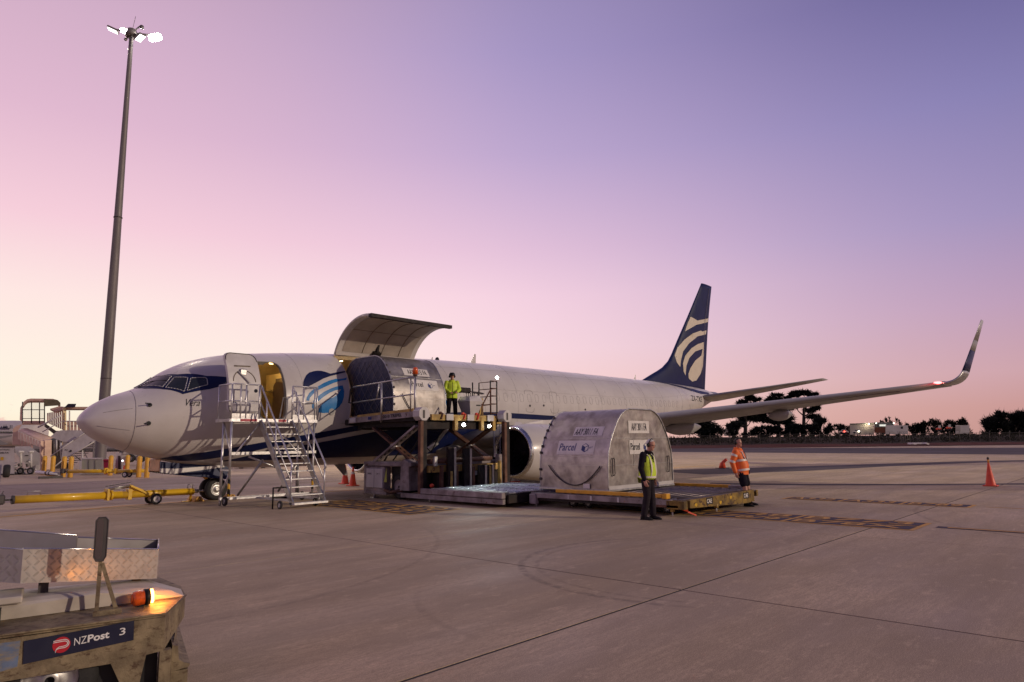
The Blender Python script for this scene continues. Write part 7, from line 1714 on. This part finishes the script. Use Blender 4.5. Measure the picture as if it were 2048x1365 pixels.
for i in range(5):
    x = 36 + i * 6.2; lq('cladding_panel', M_JETWAY, lambda b: pxprism(b, [(x, 890 + i * 2), (x + 5, 892 + i * 2), (x + 5, 880 + i * 2.2), (x, 879 + i * 2.2)], 56 - i * .4, .05), e)
lq('lower_floor', M_JETDARK, lambda b: b.add([at(30, 893, 57), at(84, 905, 53), at(84, 912, 53), at(30, 898, 57)], [(0, 1, 2, 3)]), e)
lq('mouth_frame', M_JETWAY, lambda b: (b.bar(at(85, 945, 53), at(85, 882, 53), .3), b.bar(at(94, 944, 53.2), at(95, 880, 53.2), .45)), e, kind='stuff'); lq('mouth_dark', M_JETDARK, lambda b: pxprism(b, [(86, 942), (124, 938), (124, 882), (90, 882)], 54.5, .2), e)
for px in (101, 108, 114, 120): lq('mouth_mullion', M_POLE, lambda b: b.tube(at(px, 912, 54.2), at(px, 882, 54.2), .05), e)
# --- service vehicle / equipment heap: stowed belt frames and a pale panel truck
e = root_at('equipment_trolley', 60, 45, 'pale panelled equipment trolley heaped with frames, below the covered ramp', 'trolley')
lq('panel_wall', M_PALEWHITE, lambda b: pxprism(b, [(30, 905), (30, 893), (60, 893), (80, 908), (80, 940), (74, 942), (52, 930)], 45, .5), e); lq('panel_end', M_CONEWH, lambda b: pxprism(b, [(70, 940), (72, 931), (77, 930), (79, 938), (78, 942)], 44.8, .3), e)
lq('panel_slot', M_FRAMEDK, lambda b: pxprism(b, [(50, 912.3), (57, 912.3), (57, 910.8), (50, 910.8)], 44.97, .02), e)
random.seed(12)
for i in range(26):
    x = 28 + random.random() * 46; y = 918 + random.random() * 34; dx = (random.random() - .5) * 22; dy = (random.random() - .5) * 12; dd = 43.5 + random.random() * 1.2
    lq('frame_bar', (M_METAL, M_FRAMEDK, M_PALEWHITE)[i % 3], lambda b: b.tube(at(x, min(y, 955), dd), at(x + dx, min(y + dy, 956), dd), .03 + .03 * random.random(), n=6), e)
for px in (42, 62): lq('mast_head', M_PALEWHITE, lambda b: (b.tube(at(px, 935, 44.5), at(px, 905, 44.5), .07), b.box(at(px, 904, 44.5), (.3, .3, .14), bev=.04)), e, kind='stuff')
lq('bed_frame', M_DECKDARK, lambda b: pxprism(b, [(30, 958), (66, 960), (66, 949), (30, 947)], 43.6, 1.0), e)
for px in (40, 60): add_wheel(e, Vector((at(px, 957, 43.6).x, at(px, 957, 43.6).y, .22)), .22, .12, tuple(Fh))
# --- freight container and spare wheel at the left edge
e = root_at('dolly_container', 12, 43, 'grey container lettered DELTA cut by the left edge', 'container')
lq('container_wall', M_PALEWHITE, lambda b: pxprism(b, [(-14, 948), (29, 948), (29, 894), (-14, 894)], 43, 1.6), e); lq('container_rim', M_FRAMEDK, lambda b: b.bar(at(-14, 894, 42.98), at(30, 894, 42.98), .06), e)
lettering('line_lettering', 'MONTREAL', M_INK, at(-9, 901.5, 42.97), Rh, (0, 0, 1), .9, .09, e, bold=.01); lettering('name_lettering', 'DELTA', M_INK, at(-1, 908, 42.97), Rh, (0, 0, 1), .58, .11, e, bold=.02)
lq('yellow_tag', M_YELLOW, lambda b: pxprism(b, [(1, 921), (7, 921), (7, 914.5), (1, 914.5)], 42.96, .01), e); lq('tow_hitch', M_FRAMEDK, lambda b: b.bar(at(-10, 953, 42.5), at(12, 953, 42.5), .12), e); lq('dolly_bed', M_FRAMEDK, lambda b: pxprism(b, [(-14, 956), (29, 956), (29, 949), (-14, 949)], 42.9, 1.6), e)
e = root_at('spare_tyre', 19, 40, 'black tyre standing upright at the left edge', 'tyre'); c = ground_at(19, 40) + Vector((0, 0, .36)); a_, b2 = MB(), MB(); wheel(a_, b2, c, .37, .34, tuple((Rh * .8 + Fh * .6))); a_.build('tyre_body', M_RUBBER, e); b2.build('tyre_hub', M_FRAMEDK, e)
e = root_at('marker_post', 1, 25, 'short pale marker post cut by the left edge', 'post'); pp = ground_at(1, 24.6); lq('post_body', M_PALEWHITE, lambda b: b.box(pp + Vector((0, 0, .55)), (.16, .16, 1.1), rot=Matrix((Rh, Fh, Vector((0, 0, 1)))).transposed(), bev=.01), e); lq('post_foot', M_FRAMEDK, lambda b: b.box(pp + Vector((0, 0, .03)), (.3, .3, .06)), e)
# --- far airliner at the left edge
fa = ground_at(5, 150); e = empty('parked_airliner', fa, 0, 'distant pale airliner with Arabic titles at the left edge', 'aircraft'); s_ = 150 / FPX
axc = at(0, 868, 150); rr_ = 26 * s_ 
def fz(f): return axc + Rh * f
lq('fuselage', M_FARWHITE, lambda b: b.loft([ellring(fz(x), r * rr_, r * rr_, Fh, Vector((0, 0, 1)), 24) for x, r in ((-40, 1), (-10, 1), (2.2, 1), (5.5, .97), (9, .85))]), e)
lq('wing', M_BELLY, lambda b: pxprism(b, [(-60, 888), (-20, 875), (24, 870.5), (24, 873), (-5, 879), (18, 888), (12, 890), (-60, 892)], 141, 3), e)
for i in range(9): lq('cabin_window', M_BLACK, lambda b: b.box(at(-14 + i * 5.2, 865, 147.15), (.25, .25, .32)), e)
lq('arabic_lettering', M_SIGNNAVY, lambda b: (b.bar(at(24, 857.5, 147.2), at(24, 850.5, 147.2), .12), b.bar(at(20.5, 857, 147.2), at(20.5, 850.5, 147.2), .12), b.bar(at(12, 857, 147.2), at(21, 857, 147.2), .14), b.bar(at(10, 857, 147.2), at(-3, 857, 147.2), .14), b.ball(at(12.5, 854.8, 147.2), .28, 10, 8), b.ball(at(8, 855, 147.2), .26, 10, 8), b.bar(at(3, 857, 147.2), at(3, 852.5, 147.2), .12), b.box(at(12, 850.6, 147.2), (.16, .16, .16)), b.box(at(8, 851, 147.2), (.16, .16, .16)), b.box(at(-1, 851.5, 147.2), (.16, .16, .16))), e, kind='stuff')
# low terminal building and far line behind the left side
e = root_at('terminal_building', -60, 240, 'long low dark building on the far left horizon', 'building'); lq('wall', M_FARWALL, lambda b: pxprism(b, [(-500, 900), (330, 897), (330, 880), (160, 880), (160, 876), (-500, 877)], 240, 20), e); lq('roof_edge', M_FARROOF, lambda b: b.bar(at(-500, 876.5, 239.8), at(330, 880, 239.8), .6), e)
for i in range(14): lq('window', M_PANEW if i % 3 == 0 else M_GLASS, lambda b: pxprism(b, [(-60 + i * 28, 890), (-42 + i * 28, 890), (-42 + i * 28, 884), (-60 + i * 28, 884)], 239.9, .05), e)
# ================================================================== perimeter fence, trees and sheds on the right
FD = 150.0
def fpt(px, dz=0.0, dd=FD):
    p = at(px, 880, dd); return Vector((p.x, p.y, .5 + .25 * mnoise.noise(Vector((px * .013, 150 * .05, 3.1))) - .05 + dz))
FE = empty('perimeter_fence', fpt(1700), 0, 'wire mesh perimeter fence with grey posts along the far verge', 'fence')
mesh_pts = list(range(1320, 2160, 20))
M_WIRE, nt_, b_ = nmat('chain_link_mesh'); b_.inputs['Base Color'].default_value = (.10, .09, .08, 1); b_.inputs['Alpha'].default_value = .09; b_.inputs['Roughness'].default_value = .8
proto = None
for px in mesh_pts:
    a = fpt(px); lean = (random.random() - .5) * .05
    lq('fence_post', M_POSTGALV, lambda b: b.path([a, a + Vector((lean, 0, 2.15)), a + Vector((lean, 0, 2.3)) + Fh * -.12, a + Vector((lean, 0, 2.5)) + Fh * -.3], .045, 6), FE)
for i in range(len(mesh_pts) - 1):
    a, b2 = fpt(mesh_pts[i]), fpt(mesh_pts[i + 1]); lq('mesh_panel', M_WIRE, lambda b: b.add([a, b2, b2 + Vector((0, 0, 2.1)), a + Vector((0, 0, 2.1))], [(0, 1, 2, 3)]), FE)
lq('top_wire', M_POSTGALV, lambda b: b.path([fpt(px, 2.1) for px in mesh_pts], .018, 4), FE)
# curved-top gate
for k in range(5):
    px = 1802 + k * 4.5; a = fpt(px, 0, 147); lq('gate_stile', M_POSTGALV, lambda b: b.path([a, a + Vector((0, 0, 1.9)), a + Vector((0, 0, 2.4)) - Rh * .3, a + Vector((0, 0, 2.5)) - Rh * .7], .05, 6), FE)
lq('gate_rail', M_POSTGALV, lambda b: b.tube(fpt(1802, .8, 147), fpt(1821, .9, 147), .04), FE)
GM = empty('rubble_pile', fpt(1838, -.3, 144), 0, 'pale rubble pile on the verge beside the curved gate', 'rubble')
for k in range(6):
    c = fpt(1823 + k * 5.0, -.1, 143 + random.random()); lq('slab', M_FARWHITE, lambda b: b.box(c, (1.1 + random.random(), .8, .35), rot=Matrix.Rotation(random.random() * 3, 3, 'Z') @ Matrix.Rotation(.35, 3, 'X'), bev=.06), GM)
# ---- vegetation
def sprays(mb, c, rx, rz, n, ln, wd, flat=.45, upw=0.0):
    """elongated leaf sprays through an ellipsoid volume"""
    c = Vector(c)
    for _ in range(n):
        while True:
            q = Vector((random.uniform(-1, 1), random.uniform(-1, 1), random.uniform(-1, 1)))
            if q.length < 1: break
        q = q * (.55 + .45 * random.random()) if q.length < .5 else q
        pos = c + Vector((q.x * rx, q.y * rx, q.z * rz))
        d = Vector((q.x + random.uniform(-.5, .5), q.y + random.uniform(-.5, .5), q.z * flat + random.uniform(-.35, .35) + upw)).normalized()
        s = d.cross(Vector((random.uniform(-.6, .6), random.uniform(-.6, .6), 1))).normalized(); L = ln * random.uniform(.6, 1.4); w = wd * random.uniform(.6, 1.3)
        if q.length > .8 and random.random() < .5: L *= 1.7; w *= .55
        mb.add([pos - d * L * .5, pos + s * w - d * L * .05, pos + d * L * .5, pos - s * w - d * L * .05], [(0, 1, 2, 3)])
def gz(px, dd): return Vector((at(px, 880, dd).x, at(px, 880, dd).y, 2.0))
def tall_tree(label, px, dd, top_y, trunk_top, clumps, lean=0):
    """clumps: (px, py, rx_px, rz_px, n)"""
    g = gz(px, dd); e = empty('cypress_tree', g, 0, label, 'tree', 'tall dark trees beyond the fence'); s = dd / FPX
    tt = at(px + lean, trunk_top, dd)
    tr = MB(); tr.path([g - Vector((0, 0, .5)), g.lerp(tt, .35) + Rh * .2, g.lerp(tt, .7), tt], [.75 * .8, .5, .36, .16], 8)
    for (cx, cy, rx, rz, n) in clumps:
        f = min(.95, max(.25, (880 - cy - 22) / (880 - trunk_top))); a = g.lerp(tt, f); b = at(cx, cy, dd)
        tr.path([a, a.lerp(b, .5) + Vector((0, 0, -.25)), b], [.2, .13, .05], 6)
    tr.build('trunk', M_BARK, e)
    cr = MB()
    for (cx, cy, rx, rz, n) in clumps:
        c = at(cx, cy, dd) + Fh * random.uniform(-1.5, 1.5); k = max(4, int(rx / 3))
        for j in range(k):
            cc = c + Rh * ((random.random() - .5) * 1.5 * rx * s) + Fh * ((random.random() - .5) * rx * s) + Vector((0, 0, (random.random() - .5) * .9 * rz * s))
            sprays(cr, cc, rx * s * .6, rz * s * .62, int(n / k * 3.2), 1.15, .22)
    cr.build('crown', M_LEAF, e, recalc=False)
random.seed(3)
tall_tree('flat-topped dark tree nearest the tailplane tip', 1490, 190, 790, 800, [(1497, 796, 16, 7, 330), (1486, 806, 12, 6, 160), (1512, 800, 10, 4, 110), (1492, 822, 22, 12, 420), (1505, 838, 20, 9, 300), (1480, 845, 12, 8, 160), (1470, 830, 9, 8, 120), (1500, 812, 14, 7, 200), (1512, 826, 12, 10, 240)])
tall_tree('middle dark tree of the tall row behind the wing', 1556, 192, 787, 800, [(1552, 791, 10, 5, 150), (1545, 800, 14, 6, 200), (1535, 822, 18, 10, 330), (1560, 818, 16, 10, 300), (1545, 842, 20, 9, 300), (1528, 808, 10, 6, 130), (1560, 806, 12, 6, 160), (1530, 836, 14, 10, 240)])
tall_tree('narrow dark tree between the two flat-topped trees', 1572, 195, 790, 802, [(1570, 797, 10, 5, 120), (1578, 815, 13, 9, 240), (1568, 835, 18, 12, 320), (1580, 850, 14, 8, 180)])
tall_tree('tall flat-topped tree with bare forked trunk, right end of the row', 1605, 190, 781, 800, [(1608, 785, 19, 5, 330), (1590, 791, 10, 4, 120), (1622, 790, 12, 4, 140), (1630, 806, 13, 6, 170), (1628, 820, 14, 7, 200), (1622, 834, 12, 6, 150), (1634, 814, 8, 5, 90), (1588, 812, 9, 8, 110)], lean=4)
def bush(label, px, dd, py, rx, rz, n, name='shrub', m=None, grp='dark shrubs along the bank', ln=.9, wd=.2, upw=.15):
    """foliage from the bank up to a ragged top"""
    s = dd / FPX; g = gz(px, dd); e = empty(name, g, 0, label, 'shrub' if name == 'shrub' else 'tree', grp); cr = MB(); k = max(9, int(rx * .9)); st = MB(); n = int(n * 3.0); top = py - rz; base = 874
    for j in range(k):
        t = random.random() ** .8; u = random.uniform(-1, 1); y = base - (base - top) * (.12 + .74 * t) + abs(u) * rz * .35
        c = at(px + u * rx * (1 - .45 * t * t), y, dd) + Fh * random.uniform(-2, 2)
        sprays(cr, c, rx * s * random.uniform(.22, .42), (base - top) * s * random.uniform(.10, .2), int(n / k), ln, wd, .7, upw); st.path([g + Rh * random.uniform(-.4, .4), c], [.14, .04], 5)
    cr.build('crown', m or M_LEAF2, e, recalc=False); st.build('stem', M_BARK, e)
bush('spiky dark conifer right of the tall tree row', 1643, 186, 846, 17, 17, 620, 'young_conifer', M_LEAF, 'conifers beyond the fence', 1.3, .16, .8)
bush('wide dark hedge tree seen between engine fairing and container', 1405, 172, 853, 38, 15, 1150, 'hedge_tree', M_LEAF, 'hedge trees')
bush('dark hedge tree left of the first tall trunk', 1470, 180, 853, 18, 11, 420, 'hedge_tree', M_LEAF, 'hedge trees')
bush('low dark shrub mass at the foot of the tall row', 1530, 182, 860, 36, 10, 800, 'hedge_tree', M_LEAF, 'hedge trees'); bush('dark shrub under the forked tree', 1590, 181, 858, 28, 11, 640, 'hedge_tree', M_LEAF, 'hedge trees'); bush('thin shrub between the forked tree and the spiky conifer', 1620, 180, 855, 16, 10, 340, 'hedge_tree', M_LEAF, 'hedge trees')
for lab, px, py, rx, rz, n in (('scrub right of the spiky conifer', 1675, 855, 22, 8, 340), ('scrub left of the lit shed', 1700, 854, 16, 8, 260), ('thin scrub behind the shed roof', 1762, 842, 12, 6, 120), ('small pointed tree behind the shed', 1776, 840, 7, 9, 150), ('thin pale scrub behind the white caravan', 1796, 843, 12, 8, 130),
                              ('dark round shrub right of the white caravan', 1828, 848, 18, 13, 520), ('scrub left of the long hedge', 1850, 850, 12, 9, 200), ('left part of the long hedge', 1872, 847, 17, 12, 420), ('middle part of the long hedge', 1897, 848, 18, 11, 420), ('right end of the long hedge', 1922, 847, 16, 13, 420)):
    bush(lab, px, 236 + random.random() * 10, py, rx, rz, n)
bush('large spiky dark tree at the right edge, left one of two', 1990, 185, 838, 26, 19, 1050, 'spreading_tree', M_LEAF, 'dark trees at the right edge', 1.5, .2, .5); bush('large spiky dark tree cut by the right edge, right one of two', 2034, 188, 838, 22, 19, 900, 'spreading_tree', M_LEAF, 'dark trees at the right edge', 1.5, .2, .5)
# bank scrub: uncountable low growth
sc = MB(); random.seed(21)
for i in range(900):
    px = random.uniform(1330, 2120); dd = random.uniform(153, 172); p = at(px, 880, dd); z = .7 + (dd - 153) / 19 * 1.3
    sprays(sc, (p.x, p.y, z + .1), 1.1, .4 + .5 * max(0, mnoise.noise(Vector((px * .02, dd * .2, 0)))), 8, .7, .14, .6, .4)
sc.build('bank_scrub', M_LEAF2, None, kind='stuff', recalc=False)
# ---- sheds and trailers beyond
def shed(name, label, px0, px1, y0, y1, dd, m, cat, roof=True, thick=6, grp=None):
    e = empty(name, gz((px0 + px1) / 2, dd), 0, label, cat, grp); lq('wall', m, lambda b: pxprism(b, [(px0, y1 + 6), (px1, y1 + 6), (px1, y0), (px0, y0 + (1.5 if roof else 0))], dd, thick), e)
    if roof: lq('roof', M_FARROOF, lambda b: pxprism(b, [(px0 - 1, y0 + 2.2), (px1 + 1, y0 + .4), (px1 + 1, y0 - 1.2), (px0 - 1, y0 + .7)], dd - .3, thick + .6), e)
    return e
e = shed('lit_shed', 'pale lit shed with wall lamps behind the fence', 1700, 1748, 847, 864, 225, M_FARWALL, 'shed'); 
lq('annex_wall', M_FARROOF, lambda b: pxprism(b, [(1748.5, 866), (1788, 866), (1788, 846), (1748.5, 845)], 227, 6), e); 
M_SOFTLIT = glow('lit_window_pane', (.75, .78, .7), .8); lq('lit_window', M_SOFTLIT, lambda b: pxprism(b, [(1759, 853), (1772, 853), (1772, 849.5), (1759, 849.5)], 226.8, .05), e)
for px, py in ((1738, 848), (1752.5, 846.8), (1787.5, 847)):
    lq('wall_lamp', M_FARLAMP, lambda b: b.ball(at(px, py, 224.5), .17, 8, 6), e)
l = bpy.data.lights.new('shed_lamp', 'POINT'); l.energy = 200; l.color = (1, .9, .55); l.shadow_soft_size = .3; o = bpy.data.objects.new('shed_lamp', l); o.location = at(1738, 849, 223.6) - e.location; COL.objects.link(o); o.parent = e; o['kind'] = 'helper'
lq('brick_lean_to', M_REDGRASS, lambda b: pxprism(b, [(1750, 866), (1772, 866), (1772, 855), (1750, 855)], 224, 3), e)
e = shed('caravan', 'white caravan with dark window beside the lit shed', 1771, 1816, 851, 863, 215, M_FARWHITE, 'caravan', False, 3); lq('window', M_BLACK, lambda b: pxprism(b, [(1802, 858), (1806, 858), (1806, 853.5), (1802, 853.5)], 214.95, .05), e); lq('end_panel', M_PALEWHITE, lambda b: pxprism(b, [(1771, 864), (1790, 864), (1790, 852.5), (1771, 854)], 214.9, .06), e)
e = shed('box_trailer', 'grey box trailer in front of the long hedge', 1911, 1939, 851, 862, 205, M_FARWHITE, 'trailer', False, 3); lq('end_panel', M_FARWALL, lambda b: pxprism(b, [(1911, 862), (1921, 862), (1921, 852), (1911, 853)], 204.9, .06), e)
e = shed('freight_box', 'pale freight box below the right-edge trees', 2016, 2042, 853, 866, 190, M_FARWHITE, 'container', False, 3); lq('door_panel', M_FARWALL, lambda b: pxprism(b, [(2027, 866), (2040, 866), (2040, 854), (2027, 854)], 189.9, .06), e)
e = shed('freight_box', 'pale freight box cut by the right edge', 2044, 2075, 852, 866, 190, M_FARWHITE, 'container', False, 3); lq('door_panel', M_FARWALL, lambda b: pxprism(b, [(2056, 866), (2072, 866), (2072, 854), (2056, 854)], 189.9, .06), e)
for k, px in enumerate((1879, 1899)):
    e = empty('digger', gz(px, 200), 0, ('small' if k == 0 else 'tall') + ' orange site machine with pale cab before the long hedge', 'digger', 'site machines'); y = 853 - k * 2
    lq('cab', M_FARWHITE, lambda b: pxprism(b, [(px - 3, y + 4), (px + 3, y + 4), (px + 2.4, y - 2), (px - 2, y - 2)], 200, 1.2), e); lq('chassis', M_CONE, lambda b: pxprism(b, [(px - 5, y + 7), (px + 4, y + 7), (px + 4, y + 4), (px - 5, y + 4)], 200, 1.4), e); lq('bucket_arm', M_CONE, lambda b: b.bar(at(px - 3, y + 4, 199.8), at(px - 6.5, y + 6, 199.8), .4), e); lq('machine_wheels', M_BLACK, lambda b: (b.tube(at(px - 3, y + 8, 199.7), at(px - 3, y + 8, 200.2), .35), b.tube(at(px + 2.5, y + 8, 199.7), at(px + 2.5, y + 8, 200.2), .35)), e, kind='stuff')
# parked cars with lamps left of the shed
for px, mL, lab in ((1688, M_TAIL, 'distant parked car showing a red tail lamp'), (1714, M_FARLAMP, 'distant parked car with bright headlamps near the shed')):
    e = empty('parked_car', gz(px, 210), 0, lab, 'car', 'distant parked cars'); lq('car_body', M_TRUCK, lambda b: pxprism(b, [(px - 9, 866), (px + 9, 866), (px + 9, 862.5), (px + 5, 861.5), (px + 3, 859.3), (px - 4, 859.3), (px - 6, 862), (px - 9, 863)], 210, 1.7), e)
    lq('car_glass', M_GLASS, lambda b: pxprism(b, [(px - 4.5, 862), (px + 4, 862), (px + 2.4, 860), (px - 3.4, 860)], 209.95, .05), e); lq('car_lamp', mL, lambda b: b.ball(at(px + (1 if mL is M_TAIL else 4), 863.3, 209.8), .2, 8, 6), e)
    for k in (-5.5, 5.5): lq('wheel', M_RUBBER, lambda b: b.tube(at(px + k, 866, 209.8), at(px + k, 866, 210.2), .32, n=12), e)
e = empty('gable_house', gz(1460, 230), 0, 'dark gabled house roof between the hedge trees', 'house'); lq('gable_wall', M_FARWALL, lambda b: pxprism(b, [(1448, 872), (1474, 872), (1474, 861), (1461, 853), (1448, 861)], 230, 8), e); lq('roof', M_FARROOF, lambda b: pxprism(b, [(1446, 862), (1461, 852), (1476, 862), (1476, 860.5), (1461, 850.6), (1446, 860.5)], 229.6, 9), e)
